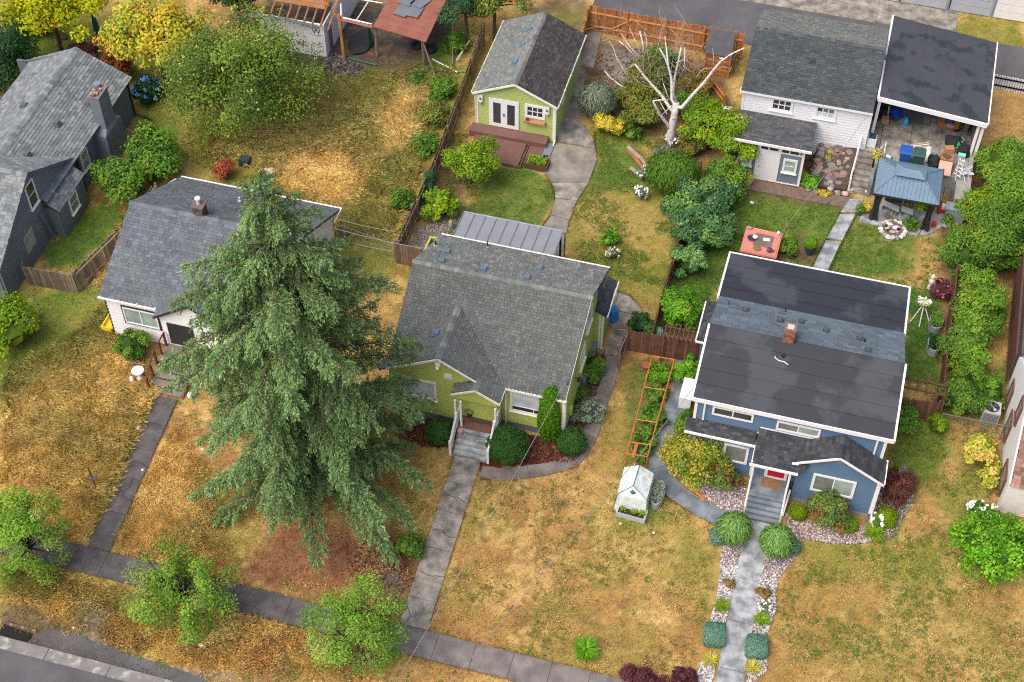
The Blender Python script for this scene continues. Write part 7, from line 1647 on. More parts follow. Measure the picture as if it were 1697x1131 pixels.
# spa tub
cs_ = [at(1237, 378, .85), at(1297, 387, .85), at(1288, 428, .85), at(1225, 412, .85)]; cx = sum(p[0] for p in cs_)/4; cy = sum(p[1] for p in cs_)/4
sp = thing('spa_tub', 'square salmon pink tub cover with grey mat behind the blue house', 'tub', (cx, cy, 0)); hw = 1.0
part('sides', MB(S(110,80,70)).rbox(cx, cy, 0, .72, 1.85, 1.75, -.02), mt_, sp); part('cover', MB(S(204,130,116)).rbox(cx, cy, .72, .84, 2.0, 1.9, -.02).rbox(cx, cy, .84, .87, 1.85, 1.75, -.02), any_, sp); part('mat', MB(S(120,104,98)).rbox(cx+.1, cy+.1, .87, .885, 1.0, .95, -.05), mt_, sp)
solo('bowl', MB().lathe(cx-.55, cy+.05, [(.1, .87), (.24, .98), (.22, .99), (.1, .92)], 14, c=(.04, .045, .06)), any_, 'dark round bowl on the salmon pink tub', 'bowl')
solo('plate', MB().lathe(cx-.38, cy+.12, [(.05, 1.0), (.14, 1.02), (.13, 1.03)], 12, c=S(232,234,236)), any_, 'white plate leaning on the dark bowl on the pink tub', 'plate')
solo('paper', MB(S(230,230,226)).rbox(cx+.25, cy+.2, .886, .9, .38, .22, .1), any_, 'white sheet of paper on the grey mat of the tub', 'paper')
solo('lamp_globe', MB(S(236,236,236)).ball((cx+.8, cy+.8, .98), .1), any_, 'white ball at the rear corner of the pink tub', 'ball')
solo('rock', MB(S(160,140,132)).ball((cx-.8, cy+.8, .95), (.16, .12, .08), None, 5, 7, .2), mt_, 'small grey rock at the rear left corner of the pink tub', 'rock')
solo('stick', MB(S(220,180,110)).tube([(cx-.5, cy+.86, .9), (cx+.25, cy+.82, .9)], .025, 4), mt_, 'pale wooden stick along the back edge of the pink tub', 'stick')
solo('dish_garden', MB(S(120,110,70)).ball((cx-.15, cy-.6, .93), (.25, .2, .08), None, 5, 9, .15), mt_, 'shallow mossy dish on the front of the pink tub', 'dish')
solo('potted_flowers', MB(S(90,60,66)).ball((cx+.55, cy-.6, .98), (.2, .15, .13), None, 5, 8, .4).ball((cx+.7, cy-.6, 1.05), .06, S(226,150,160)).ball((cx+.4, cy-.55, 1.08), .05, S(200,60,90)), mt_, 'pink potted flowers on the front corner of the tub', 'flowers')
c = at(1341, 420, .0); tp_ = thing('topiary_pot', 'round green bush in a dark blue glazed pot', 'potted plant', (c[0], c[1], 0)); part('pot', MB().lathe(c[0], c[1], [(.2, 0), (.3, .5), (.32, .52), (.27, .5)], 16, c=S(46,66,84)), M['gloss'], tp_)
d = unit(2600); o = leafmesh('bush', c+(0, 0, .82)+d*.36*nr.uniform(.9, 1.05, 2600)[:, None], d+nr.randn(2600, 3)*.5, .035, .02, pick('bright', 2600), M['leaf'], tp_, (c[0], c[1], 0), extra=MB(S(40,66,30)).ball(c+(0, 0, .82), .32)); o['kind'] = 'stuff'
def pot(label, u, v, r=.2, h=.3, col=S(150,84,66), leafp='mid', name='potted_plant', z0=0., cat='potted plant'):
    c = at(u, v, z0); t = thing(name, label, cat, (c[0], c[1], z0)); part('pot', MB().lathe(c[0], c[1], [(r*.7, z0), (r, z0+h), (r*1.08, z0+h), (r*.85, z0+h-.03)], 14, c=col), mt_, t)
    if leafp:
        n = 420; d = unit(n); o = leafmesh('leaves', np.array([c[0], c[1], z0+h+r*.7])+d*r*1.5*(nr.rand(n)**.5)[:, None], d+(0, 0, .6), .06, .03, pick(leafp, n), M['leaf'], t, (c[0], c[1], z0)); o['kind'] = 'stuff'
pot('red clay pot at the foot of the brown side fence', 1070, 612, .22, .35, S(170,96,84), None, cat='pot')
pot('white pot with yellow spiky plant before the small shed', 1238, 306, .28, .4, S(206,210,214), 'yellowgreen')
pot('tall yellow green plant in a dark pot at the head of the stairs', 1452, 268, .24, .4, S(60,50,46), 'yellowgreen', z0=.9)
pot('blue pot beside the gazebo walkway', 1424, 355, .2, .3, S(60,96,140), 'mid')
pot('pot with bright yellow flower by the gazebo post', 1437, 352, .24, .3, S(110,90,70), 'yellow')
pot('white tub at the edge of the gazebo pad', 1567, 374, .24, .35, S(220,226,224), 'mid')
# bench by the birch, chairs and clutter
bn = thing('bench', 'low weathered plank bench under the white birch', 'bench', tuple(at(1060, 262, 0)[:2])+(0,))
for (u0, v0, u1, v1, z) in ((1041, 243, 1062, 262, .42), (1063, 262, 1078, 282, .42), (1046, 278, 1066, 295, .12)):
    part('plank', MB(S(150,136,120)).tube([at(u0, v0, z), at(u1, v1, z)], .15, 4), mt_, bn)
part('support', MB(S(150,104,70)).tube([at(1043, 250, .2), at(1070, 282, .2)], .14, 4), mt_, bn)
ws = thing('wood_store', 'small lean-to wood store with dark sheet roof by the garage', 'shed', tuple(at(1190, 100, 0)[:2])+(0,)); c = at(1192, 72, 1.8)
part('roof', MB(S(84,84,88)).hexa([(c[0]-.7, c[1]-.95, 1.6), (c[0]+.95, c[1]-.95, 1.6), (c[0]+.8, c[1]+.95, 2.0), (c[0]-.8, c[1]+.95, 2.0), (c[0]-.7, c[1]-.95, 1.66), (c[0]+.95, c[1]-.95, 1.66), (c[0]+.8, c[1]+.95, 2.06), (c[0]-.8, c[1]+.95, 2.06)]), mt_, ws)
for i in range(9): part('slat', MB(BCc[i % 4]).box(c[0]-.6, c[0]+.85, c[1]-.86+.0*i, c[1]-.82, .05+i*.17, .2+i*.17), M['cedar'], ws)
for x in (-.62, .88): part('post', MB(BCc[0]).box(c[0]+x-.05, c[0]+x+.05, c[1]-.95, c[1]-.86, 0, 1.6), M['cedar'], ws)
fence('slatted cedar screen below the wood store', [(5.9, 23.2), (7.4, 21.3)], .9, BCc, M['cedar'], side=-1, rails=(.3, .7))
solo('heat_pump', MB().box(7.35, 7.95, 19.6, 20.0, .5, 1.15, S(216,214,206)).box(7.45, 7.85, 19.57, 19.6, .6, 1.05, S(190,188,180)), any_, 'small white heat pump box beside the garage corner', 'air conditioner')
junk = MB()
for i in range(16): junk.tube([at(1205+rnd.uniform(-14, 20), 90+rnd.uniform(-20, 40), 0), at(1210+rnd.uniform(-10, 18), 80+rnd.uniform(-20, 40), 1.2)], .03, 4, c=[S(110,100,92), S(90,96,90), S(140,130,110)][i % 3])
o = solo('scrap_poles', junk, mt_, 'jumble of grey poles leaning beside the garage', 'poles', kind='stuff')
a1 = thing('heat_pump', 'white heat pump on the side wall of the blue house', 'air conditioner', (9.6, -1.6, 0)); part('case', MB(S(226,228,230)).box(9.25, 9.85, -2.35, -1.0, .45, 1.25), any_, a1); part('base', MB(S(150,150,150)).box(9.3, 9.8, -2.3, -1.1, 0, .44), mt_, a1)
c = at(1640, 700, 0); ac = thing('cooling_unit', 'grey outdoor cooling unit with round fan grille', 'air conditioner', (c[0], c[1], 0)); x, y = c[0]-.1, c[1]+.15
part('case', MB(S(176,178,178)).box(x-.42, x+.42, y-.4, y+.4, .05, 1.0), any_, ac); lv = MB(S(110,110,112)); [lv.box(x-.36, x+.36, y-.42, y-.4, .15+i*.1, .2+i*.1) for i in range(8)]; part('louvre', lv, any_, ac, kind='stuff')
part('fan_well', MB((.02, .02, .025)).cyl(x, y, 1.0, 1.01, .33, n=24), any_, ac)
for i in range(4):
    a = i*pi/2+.3; part('fan_blade', MB(S(190,196,200) if i % 2 else S(90,96,100)).prism([(x, y), (x+.28*cos(a), y+.28*sin(a)), (x+.28*cos(a+.8), y+.28*sin(a+.8))], 1.012, 1.03), any_, ac)
gl = MB(S(60,62,66)); [gl.tube([(x+r*cos(t*pi/12), y+r*sin(t*pi/12), 1.05) for t in range(25)], .008, 4, cap=False) for r in (.12, .22, .33)]; part('grille', gl, any_, ac)
b_ = at(1016, 522, .45); solo('water_barrel', MB().lathe(b_[0], b_[1], [(.25, 0), (.3, .15), (.31, .5), (.3, .8), (.25, .92)], 16, c=S(40,120,190)), M['gloss'], 'bright blue water barrel beside the green house annex', 'barrel')
# white ornament, crate, pole and litter in the left yard
c = at(231, 630, 0); og = thing('garden_ornament', 'white rounded garden ornament on the dry grass', 'ornament', (c[0], c[1], 0)); W_ = S(232,232,230)
part('base', MB(W_).lathe(c[0]+.1, c[1], [(.25, 0), (.2, .2), (.08, .3), (.1, .6)], 12), any_, og); part('bowl', MB(W_).lathe(c[0]+.05, c[1], [(.1, .6), (.3, .72), (.32, .78), (.2, .76)], 16), any_, og); part('figure', MB(W_).ball((c[0]-.22, c[1]-.3, .3), (.13, .1, .28), None, 6, 8, .15), any_, og)
solo('plastic_tray', MB(S(130,180,160)).rbox(*at(203, 608, 0)[:2], 0, .06, .5, .3, -.3), any_, 'pale green tray lying left of the cottage steps', 'tray')
solo('pot', MB().lathe(*at(222, 606, 0)[:2], [(.12, 0), (.16, .25), (.13, .24)], 10, c=S(130,120,110)), mt_, 'small grey pot behind the white ornament', 'pot')
for i, (u, v, l) in enumerate(((250, 638, 'white boulder at the left foot of the cottage steps'), (259, 645, 'grey boulder touching the lowest cottage step'), (316, 655, 'white litter bag at the right end of the cottage steps'))):
    solo('boulder' if i < 2 else 'litter_bag', MB([S(224,222,218), S(176,170,166), S(226,228,232)][i]).ball(at(u, v, .1), (.2, .17, .15), None, 5, 7, .25), mt_, l, 'rock' if i < 2 else 'bag')
solo('yellow_crate', MB(S(222,190,50)).box(-20.85, -20.3, -5.2, -4.3, .25, .32).box(-20.85, -20.3, -5.2, -5.14, .32, .5).box(-20.85, -20.79, -5.14, -4.3, .32, .5).box(-20.85, -20.3, -4.3, -4.24, .25, .5).box(-20.8, -20.4, -5.1, -4.4, 0, .25, S(120,110,90)), any_, 'yellow crate at the left corner of the white cottage', 'crate')
c = at(161, 812, 0); pl = thing('pole', 'dark metal pole with cross plate standing in a grey base', 'pole', (c[0], c[1], 0)); part('base', MB().lathe(c[0], c[1], [(.22, 0), (.2, .12), (.08, .14)], 14, c=S(150,158,160)), any_, pl); part('shaft', MB((.04, .04, .045)).tube([(c[0], c[1], .1), (c[0]-.06, c[1], 1.75)], .03, 6), any_, pl); part('plate', MB(S(90,90,94)).rbox(c[0]-.03, c[1]-.02, .95, 1.0, .35, .16, .2), any_, pl)
for u, v, s, l in ((99, 614, .14, 'white scrap in the long grass left of the cottage'), (228, 709, .12, 'white wrapper beside the dark front walk'), (236, 779, .08, 'small white wrapper on the dark front walk'), (123, 1041, .1, 'pale scrap on the verge near the gutter'), (240, 998, .17, 'crumpled white bag under the street tree'), (333, 1070, .14, 'white round lid beside the street tree trunk'), (318, 1058, .2, 'white litter heap beneath the street tree'), (311, 1078, .1, 'yellowish scrap beneath the street tree'), (1083, 883, .07, 'white scrap on the lawn below the greenhouse'), (1028, 868, .06, 'tiny white scrap left of the pale trough'), (1246, 336, .12, 'white ball on the green lawn by the small shed'), (335, 745, .07, 'tiny white scrap on the lawn beside the conifer')):
    p = at(u, v, s*.5); solo('litter', MB(S(226,226,222)).ball(p, (s, s*.8, s*.5), None, 4, 6, .35), mt_, l, 'litter')
solo('utility_lid', MB(S(84,88,92)).cyl(*at(651, 958, 0)[:2], -.02, .03, .3, n=16), mt_, 'round dark utility lid in the bare soil by the walk', 'lid')
# top left garden
c = at(166, 72, 0); um = thing('parasol', 'closed dark green parasol standing on the back lawn', 'parasol', (c[0], c[1], 0)); part('pole', MB(S(190,190,186)).cyl(c[0], c[1], 0, 2.6, .025, n=6), any_, um); part('canopy', MB(S(30,84,84)).lathe(c[0], c[1], [(.2, .7), (.22, 1.0), (.15, 1.8), (.05, 2.5)], 9), any_, um)
solo('bucket', MB().lathe(*at(77, 47, 0)[:2], [(.2, 0), (.25, .4), (.22, .38), (.1, .3)], 14, c=S(226,228,226)), any_, 'white bucket under the yellow green maple', 'bucket')
solo('birdbath', MB().lathe(*at(55, 45, 0)[:2], [(.15, 0), (.1, .5), (.25, .6), (.2, .6)], 12, c=S(190,190,110)), any_, 'small yellowish stand left of the white bucket', 'stand')
st_ = MB(S(96,76,62)).ball(at(104, 62, 0), (.35, .3, .12), None, 5, 9, .2); solo('stump', st_, mt_, 'low dark tree stump in the lawn behind the grey house', 'stump')
for (u, v, r, l) in ((712, 82, .35, 'black tyre beside the canopy brace'), (690, 76, .3, 'black tyre half under the brown canopy')):
    c = at(u, v, .1); solo('tyre', MB((.02, .02, .022)).tube([(c[0]+r*cos(t*pi/8), c[1]+r*sin(t*pi/8), .12) for t in range(17)], .11, 8, cap=False), mt_, l, 'tyre')
for (a, b, l, cc) in ((((577, 96), (624, 108)), .06, 'long green and white pole lying before the canopy', S(60,110,90)), (((716, 98), (758, 120)), .05, 'white plank on the ground by the fence', S(214,214,208)), (((757, 100), (778, 68)), .3, 'white pole leaning against the brambles', S(206,206,200)), (((745, 118), (772, 118)), .05, 'short green pole beneath the white plank', S(120,150,90))):
    solo('loose_pole', MB(cc).tube([at(*a[0], b), at(*a[1], b+.1)], .05, 5), mt_, l, 'pole')
solo('tarpaulin', MB(S(36,78,58)).ball(at(612, 62, .8), (.15, .15, .8), None, 6, 8, .25), mt_, 'green tarpaulin bundle hanging at the canopy post', 'tarpaulin')
solo('tarpaulin', MB(S(50,50,54)).ball(at(598, 70, .1), (.75, 1.3, .12), None, 5, 10, .12), mt_, 'grey ground sheet under the brown canopy', 'tarpaulin')
solo('black_box', MB(S(56,62,68)).box(*(lambda p: (p[0]-.3, p[0]+.3, p[1]-.25, p[1]+.25))(at(407, 273, 0)), 0, .5), any_, 'dark box standing in the overgrown lot', 'box')
solo('rubbish_heap', MB(S(196,180,160)).ball(at(455, 285, .1), (.6, .3, .15), None, 5, 9, .4), mt_, 'pale rubbish heap behind the cottage roof', 'rubbish')
solo('concrete_post', MB(S(176,166,150)).ball(at(747, 372, .3), (.12, .1, .4), None, 6, 7, .15), mt_, 'small pale stone figure on the gravel by the patio cover', 'ornament')
# right garden
c = at(1531, 505, .8); t = thing('plant_stand', 'white three legged stand with a flowering basket', 'plant stand', (c[0], c[1], 0))
for a, b in ((-.5, -.7), (.5, -.5), (0, .5), (0, -.9)): part('leg', MB(S(220,224,224)).tube([(c[0], c[1], .9), (c[0]+a, c[1]+b, .02)], .03, 5), any_, t)
fm = MB(S(170,180,110)).ball((c[0], c[1], 1.0), (.35, .3, .16), None, 5, 9, .25); [fm.ball((c[0]+rnd.uniform(-.33, .33), c[1]+rnd.uniform(-.28, .28), 1.12+rnd.uniform(-.05, .1)), .055, S(240,240,236), 4, 5) for _ in range(34)]; part('flowers', fm, mt_, t, kind='stuff')
p = at(1541, 478, 0); solo('statue', MB(S(214,214,206)).lathe(p[0], p[1], [(.16, 0), (.12, .3), (.15, .6), (.1, .75), (.12, .95), (.03, 1.1)], 10), mt_, 'slender white statue at the hedge edge', 'statue')
# fire pit
c = at(1479, 383, 0); fp_ = thing('fire_pit', 'ring of white stones round an ash filled fire pit', 'fire pit', (c[0], c[1], 0))
part('ash', MB(S(110,104,100)).cyl(c[0], c[1], -.02, .1, .62, n=18), mt_, fp_)
for i in range(17): a = i*2*pi/17; part('stone', MB([S(226,224,218), S(196,192,188), S(150,146,144)][i % 3]).ball((c[0]+.68*cos(a), c[1]+.68*sin(a), .12), (.16, .12, .14), None, 5, 6, .2), M['stone'], fp_)
for i in range(11): part('ember_log', MB([S(232,230,226), S(196,170,150), S(60,52,50)][i % 3]).ball((c[0]+rnd.uniform(-.4, .4), c[1]+rnd.uniform(-.4, .4), .18), (rnd.uniform(.1, .22), .1, .06), None, 4, 6, .3), mt_, fp_)
t = thing('branch_pile', 'pile of dead branches beside the fire pit', 'branches', tuple(at(1480, 360, 0)[:2])+(0,))
for i in range(14): part('branch', MB(S(124,104,92)).tube([at(1462+rnd.uniform(0, 8), 352+rnd.uniform(0, 8), .1+.02*i), at(1498+rnd.uniform(-12, 8), 376+rnd.uniform(-8, 6), .1)], .02, 4), mt_, t)
# beneath the gazebo
for i, u in enumerate((1474, 1488, 1506, 1520)):
    c = at(u, 331, .5); t = thing('patio_chair', ['first black round patio chair from the left under the gazebo', 'second black round patio chair under the gazebo', 'third black round patio chair under the gazebo', 'last black round patio chair under the gazebo'][i], 'chair', (c[0], c[1], 0), 'black chairs under the gazebo')
    part('seat', MB((.03, .03, .035)).lathe(c[0], c[1], [(.22, .42), (.27, .46), (.24, .48)], 14), any_, t); part('backrest', MB((.03, .03, .035)).tube([(c[0]+.28*cos(a*.35-.1), c[1]+.28*sin(a*.35-.1), .75) for a in range(10)], .04, 5), any_, t)
    for a in range(4): part('leg', MB((.03, .03, .035)).tube([(c[0]+.2*cos(a*1.57+.8), c[1]+.2*sin(a*1.57+.8), .42), (c[0]+.26*cos(a*1.57+.8), c[1]+.26*sin(a*1.57+.8), .0)], .02, 4), any_, t)
for (u0, v0, u1, v1, l) in ((1462, 336, 1490, 348, 'long grey board propped under the gazebo'), (1494, 346, 1513, 353, 'shorter grey board right of the long one')):
    a, b = at(u0, v0, .45), at(u1, v1, .45); t = thing('garden_table', l, 'table', (a[0], a[1], 0)); part('top', MB(S(176,184,188)).hexa([tuple(a+(0, -.2, 0)), tuple(b+(0, -.2, 0)), tuple(b+(0, .2, 0)), tuple(a+(0, .2, 0)), tuple(a+(0, -.2, .05)), tuple(b+(0, -.2, .05)), tuple(b+(0, .2, .05)), tuple(a+(0, .2, .05))]), any_, t)
    for p in (a+(.1, 0, 0), b-(.1, 0, 0)): part('leg', MB(S(90,94,98)).box(p[0]-.03, p[0]+.03, p[1]-.15, p[1]+.15, 0, .45), any_, t)
c = at(1565, 345, .3); t = thing('lawn_mower', 'red and white lawn mower beside the gazebo pad', 'mower', (c[0], c[1], 0)); part('deck', MB(S(170,40,44)).box(c[0]-.3, c[0]+.3, c[1]-.25, c[1]+.3, .1, .32), any_, t); part('engine', MB(S(220,216,206)).box(c[0]-.16, c[0]+.16, c[1]-.15, c[1]+.15, .32, .5), any_, t); part('handle', MB((.04, .04, .04)).tube([(c[0]-.2, c[1]+.25, .3), (c[0]-.2, c[1]+1.0, .95), (c[0]+.2, c[1]+1.0, .95), (c[0]+.2, c[1]+.25, .3)], .02, 5), any_, t)
for k, (dx, dy) in enumerate(((-.3, -.22), (.3, -.22), (-.3, .25), (.3, .25))): part('wheel', MB((.03, .03, .03)).tube([(c[0]+dx-.03, c[1]+dy, .12), (c[0]+dx+.03, c[1]+dy, .12)], .12, 10), any_, t)
solo('storage_box', MB(S(140,152,162)).box(20.9, 22.2-.25, 15.0, 15.6-.02, 0, .9).box(20.85, 22.0, 14.95, 15.58, .9, .96), any_, 'grey blue storage box right of the gazebo roof', 'box')
c = at(1548, 372, .2); solo('red_can', MB(S(190,50,44)).cyl(c[0], c[1], 0, .35, .13, n=10), any_, 'small red can by the gazebo curtain', 'can')

# ================================================================== CLUTTER ON THE CARPORT TERRACE
Z = 1.31
def onz(u, v, z=Z): return at(u, v, z)
def bin_(label, u, v, col, w=.32):
    c = onz(u, v); t = thing('wheelie_bin', label, 'bin', (c[0], c[1], Z), 'wheeled bins on the terrace edge'); x, y = c[0], c[1]
    part('body', MB(col).hexa([(x-w*.8, y-w*.8, Z), (x+w*.8, y-w*.8, Z), (x+w*.8, y+w*.8, Z), (x-w*.8, y+w*.8, Z), (x-w, y-w, Z+.95), (x+w, y-w, Z+.95), (x+w, y+w, Z+.95), (x-w, y+w, Z+.95)]), M['gloss'], t)
    part('lid', MB(tuple(q*1.1 for q in col)).hexa([(x-w*1.08, y-w*1.15, Z+.952), (x+w*1.08, y-w*1.15, Z+.952), (x+w*1.08, y+w*1.1, Z+.952), (x-w*1.08, y+w*1.1, Z+.952), (x-w, y-w, Z+1.02), (x+w, y-w, Z+1.02), (x+w, y+w, Z+1.06), (x-w, y+w, Z+1.06)]), M['gloss'], t)
    part('handle', MB(col).box(x-w*.8, x+w*.8, y+w*1.15, y+w*1.25, Z+.85, Z+.9), M['gloss'], t)
    for s in (-1, 1): part('wheel', MB((.02, .02, .02)).tube([(x+s*w*.7-.03, y+w, Z+.1), (x+s*w*.7+.03, y+w, Z+.1)], .1, 10), mt_, t)
bin_('bright blue wheeled bin at the terrace edge', 1497, 270, S(40,84,160)); bin_('dark green wheeled bin beside the blue one', 1519, 274, S(56,84,80))
def lump(name, label, cat, u, v, r, col, mt=mt_, jit=.25, z=Z):
    c = onz(u, v, z+(r[2] if hasattr(r, '__len__') else r)*.6); r_ = r if hasattr(r, '__len__') else (r, r, r*.7); return solo(name, MB(col).ball(c, r_, None, 6, 10, jit), mt, label, cat)
def bx(name, label, cat, u, v, s, col, a=0., mt=any_, z=Z):
    c = onz(u, v, z); m = MB(col).rbox(c[0], c[1], z, z+s[2], s[0], s[1], a); return solo(name, m, mt, label, cat)
c = onz(1443, 240); t = thing('cool_box', 'white cool box with dark blue lid at the head of the stairs', 'box', (c[0], c[1], Z)); part('body', MB(S(226,228,228)).box(c[0]-.26, c[0]+.26, c[1]-.24, c[1]+.24, Z, Z+.6), any_, t); part('lid', MB(S(46,66,90)).box(c[0]-.2, c[0]+.2, c[1]-.18, c[1]+.18, Z+.6, Z+.72), any_, t)
lump('tarpaulin', 'crumpled royal blue tarpaulin under the carport', 'tarpaulin', 1486, 186, (.42, .55, .35), S(36,70,160))
bx('rubber_mat', 'dark grey mat standing flat under the carport roof', 'mat', 1516, 193, (1.05, 1.4, .04), S(86,90,96))
c = onz(1500, 208); solo('gas_bottle', MB().lathe(c[0], c[1], [(.14, Z), (.16, Z+.35), (.08, Z+.48), (.05, Z+.6)], 12, c=S(50,160,200)), M['gloss'], 'cyan gas bottle on the terrace slab', 'bottle')
bx('cardboard_box', 'small tan box near the left carport post', 'box', 1466, 203, (.42, .35, .35), S(160,140,110))
lump('tin', 'round pale tin on the terrace left of the cyan bottle', 'tin', 1484, 213, .13, S(170,160,130))
for i, (u, v, r, l) in enumerate(((1466, 172, (.35, .3, .45), 'black lumpy equipment beside the left carport post'), (1463, 190, (.3, .3, .3), 'dark bundle below the black equipment'), (1452, 196, (.18, .2, .3), 'maroon bag against the left carport beam'))): lump('bundle', l, 'bundle', u, v, r, (.035, .035, .04) if i < 2 else S(120,30,50))
t = thing('tool_bar', 'long black bar lying under the carport', 'bar', tuple(onz(1480, 198))); part('bar', MB((.03, .03, .03)).tube([onz(1466, 196, Z+.2), onz(1487, 199, Z+.1)], .05, 5), any_, t); part('pole', MB(S(200,196,170)).tube([onz(1471, 192, Z+.1), onz(1474, 176, Z+.6)], .05, 5), any_, t)
t = thing('plank_stack', 'loose white planks on the terrace slab', 'planks', tuple(onz(1522, 242)))
for i in range(5): part('plank', MB(S(226,224,218) if i % 2 else S(186,170,150)).tube([onz(1508+i*3, 241+i*2, Z+.05), onz(1538+i, 236+i*3, Z+.08+i*.02)], .05, 4), mt_, t)
lump('sheet_bundle', 'bright white folded sheet on the terrace', 'sheet', 1537, 255, (.22, .7, .12), S(236,236,238))
lump('rubbish_bag', 'large black rubbish bag beside the wicker chest', 'bag', 1549, 268, (.45, .4, .45), (.03, .03, .033))
lump('rubbish_bag', 'black rubbish bag under the white carport post', 'bag', 1598, 250, (.4, .4, .5), (.028, .028, .03))
lump('rubbish_bag', 'black rubbish bag behind the cardboard carton', 'bag', 1580, 236, (.5, .35, .45), (.035, .035, .04))
lump('green_sack', 'bright green sack among the black bags', 'sack', 1586, 240, (.2, .3, .35), S(70,176,110))
lump('cloth_heap', 'pale blue cloth on top of the black bags', 'cloth', 1592, 232, (.22, .2, .2), S(150,190,200), z=Z+.3)
bx('carton', 'tan cardboard carton among the bags', 'box', 1572, 252, (.5, .35, .35), S(186,142,100), .3)
t = thing('wheelbarrow', 'rusty orange wheelbarrow filled with blue and pink things', 'wheelbarrow', tuple(onz(1569, 216))); c = onz(1569, 216)
part('tray', MB(S(178,118,66)).hexa([(c[0]-.35, c[1]-.25, Z+.3), (c[0]+.35, c[1]-.25, Z+.3), (c[0]+.35, c[1]+.25, Z+.3), (c[0]-.35, c[1]+.25, Z+.3), (c[0]-.6, c[1]-.4, Z+.6), (c[0]+.6, c[1]-.4, Z+.6), (c[0]+.6, c[1]+.4, Z+.6), (c[0]-.6, c[1]+.4, Z+.6)]), mt_, t); part('load', MB(S(60,80,120)).ball((c[0], c[1], Z+.62), (.3, .2, .14), None, 5, 8, .3).ball((c[0]+.1, c[1]-.3, Z+.6), (.3, .15, .1), S(170,130,130), 5, 8, .3), mt_, t)
part('handle', MB(S(60,60,60)).tube([(c[0]-.4, c[1]+.2, Z+.4), (c[0]-1.1, c[1]+.45, Z+.5)], .025, 5).tube([(c[0]-.4, c[1]-.2, Z+.4), (c[0]-1.1, c[1]+.0, Z+.5)], .025, 5), mt_, t); part('wheel', MB((.03, .03, .03)).tube([(c[0]+.55, c[1]-.04, Z+.2), (c[0]+.55, c[1]+.04, Z+.2)], .2, 12), mt_, t)
c = onz(1565, 276); t = thing('wicker_chest', 'open wicker chest with pinkish lid hanging over the terrace edge', 'chest', tuple(c)); x, y = c[0], c[1]
part('body', MB(S(150,116,86)).box(x-.36, x+.36, y-.25, y+.35, Z, Z+.7), mt_, t); part('contents', MB(S(110,80,66)).ball((x, y+.05, Z+.7), (.28, .24, .08), None, 5, 8, .4), mt_, t); part('lid', MB(S(206,160,146)).hexa([(x-.36, y-.95, Z+.15), (x+.36, y-.95, Z+.15), (x+.36, y-.3, Z+.6), (x-.36, y-.3, Z+.6), (x-.36, y-.95, Z+.2), (x+.36, y-.95, Z+.2), (x+.36, y-.3, Z+.66), (x-.36, y-.3, Z+.66)]), mt_, t)
t = thing('stepladder', 'aluminium stepladder with mint green top at the terrace corner', 'ladder', tuple(onz(1592, 290, .9))); tp0 = onz(1594, 258, 2.9)
bs = [onz(1578, 292, Z), onz(1583, 300, Z), onz(1606, 296, Z), onz(1600, 306, Z)]
for i, b in enumerate(bs): part('leg', MB(S(206,212,216)).tube([tp0+(.1*(-1)**i, 0, 0), b], .03, 5), any_, t)
part('top', MB(S(130,206,190)).box(tp0[0]-.2, tp0[0]+.2, tp0[1]-.12, tp0[1]+.12, tp0[2], tp0[2]+.08), any_, t)
for k in range(5): f = .2+k*.16; a, b = tp0+(bs[0]-tp0)*f, tp0+(bs[1]-tp0)*f; part('tread', MB(S(226,230,232)).tube([a, b+(.25, 0, 0)], .03, 4), any_, t)
t = thing('trestle', 'white lattice frame leaning by the stairs head', 'frame', tuple(onz(1462, 248)))
part('frame', MB(S(224,226,226)).tube([onz(1456, 250, Z), onz(1469, 236, Z+.7), onz(1464, 262, Z)], .035, 4), any_, t); part('pane', MB(S(170,190,196)).tube([onz(1469, 258, Z+.1), onz(1477, 262, Z+.1)], .12, 4), any_, t)
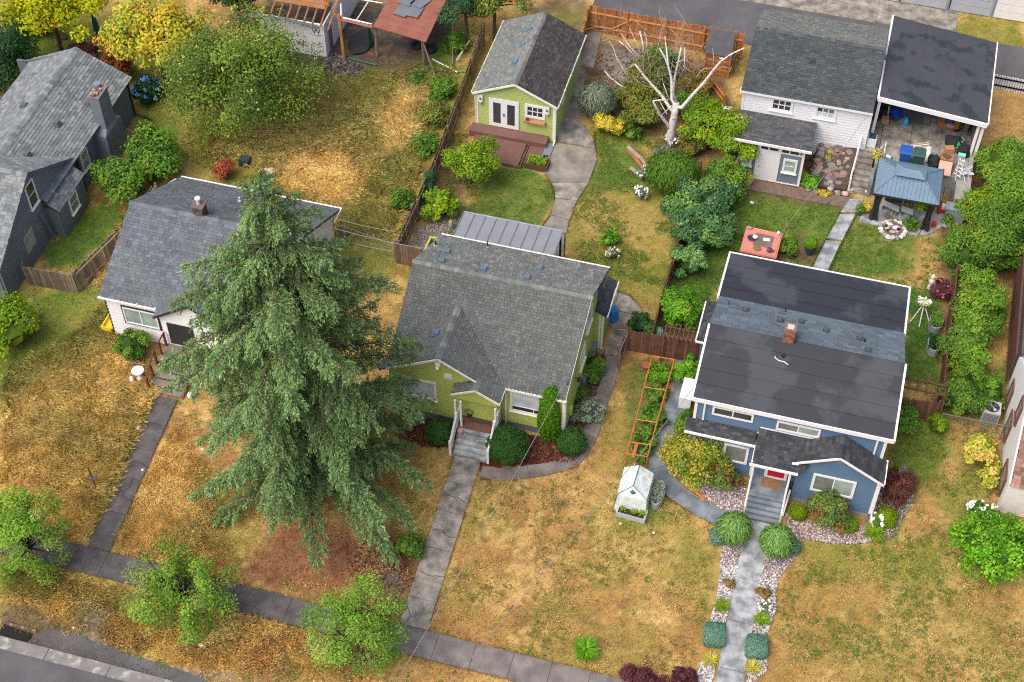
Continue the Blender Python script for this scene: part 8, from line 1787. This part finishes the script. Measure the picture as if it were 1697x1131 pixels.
bx('pallet', 'old grey pallet leaning against the right carport post', 'pallet', 1600, 210, (.25, 1.2, 1.1), S(110,100,92), 0, mt_)
lump('coiled_hose', 'coil of dark hose hanging beside the right carport post', 'hose', 1607, 208, (.12, .3, .35), (.05, .05, .055))
t = thing('folded_chairs', 'tangle of folded white chairs right of the ladder', 'chairs', tuple(onz(1605, 285)))
for i in range(10): part('tube', MB(S(214,218,220)).tube([onz(1590+rnd.uniform(-4, 8), 286+rnd.uniform(-6, 6), Z+.1), onz(1612+rnd.uniform(-6, 3), 282+rnd.uniform(-8, 8), Z+.4)], .025, 4), any_, t)

# ================================================================== OVERHEAD CABLES
def cable(label, a, b, sag=.5, r=.013, n=14):
    a, b = np.array(a, float), np.array(b, float); P = [a+(b-a)*t+np.array([0, 0, -sag*4*t*(1-t)]) for t in np.linspace(0, 1, n)]
    solo('cable', MB(S(150,150,150)).tube(P, r, 5), any_, label, 'cable')
cable('overhead cable from the green house mast across the front walk', (4.1, -5.0, 4.2), at(640, 1160, 7.0), .3)
cable('overhead cable from the blue house corner across the front lawn', at(1150, 642, 5.0), at(700, 1185, 7.5), .3)
cable('overhead cable from the garage to the back of the blue house', aty(1441, 186, 18.2), at(1262, 430, 5.1), .15)
cable('upper service cable crossing behind the white cottage', at(556, 362, 3.2), at(655, 384, 3.0), .1); cable('middle service cable reaching the green house roof', at(552, 378, 3.2), at(700, 412, 5.0), .1); cable('lowest service cable behind the white cottage', at(560, 396, 2.6), at(650, 416, 2.6), .1)
# old drain opening in the gutter, bottom left
dr_ = thing('storm_drain', 'broken brick edged storm drain in the gutter', 'drain', tuple(at(25, 1050, 0)[:2])+(0,))
a = at(25, 1052, 0); part('opening', MB((.02, .018, .018)).rbox(a[0], a[1], .02, .035, 1.5, .55, -.05), mt_, dr_)  # flat black slab paints the shade inside the drain mouth
for i in range(9): part('brick', MB([S(120,84,74), S(98,74,68), S(140,112,98)][i % 3]).rbox(a[0]-.75+i*.19, a[1]+.38, .0, .1, .18, .1, rnd.uniform(-.1, .1)), M['brick'], dr_)
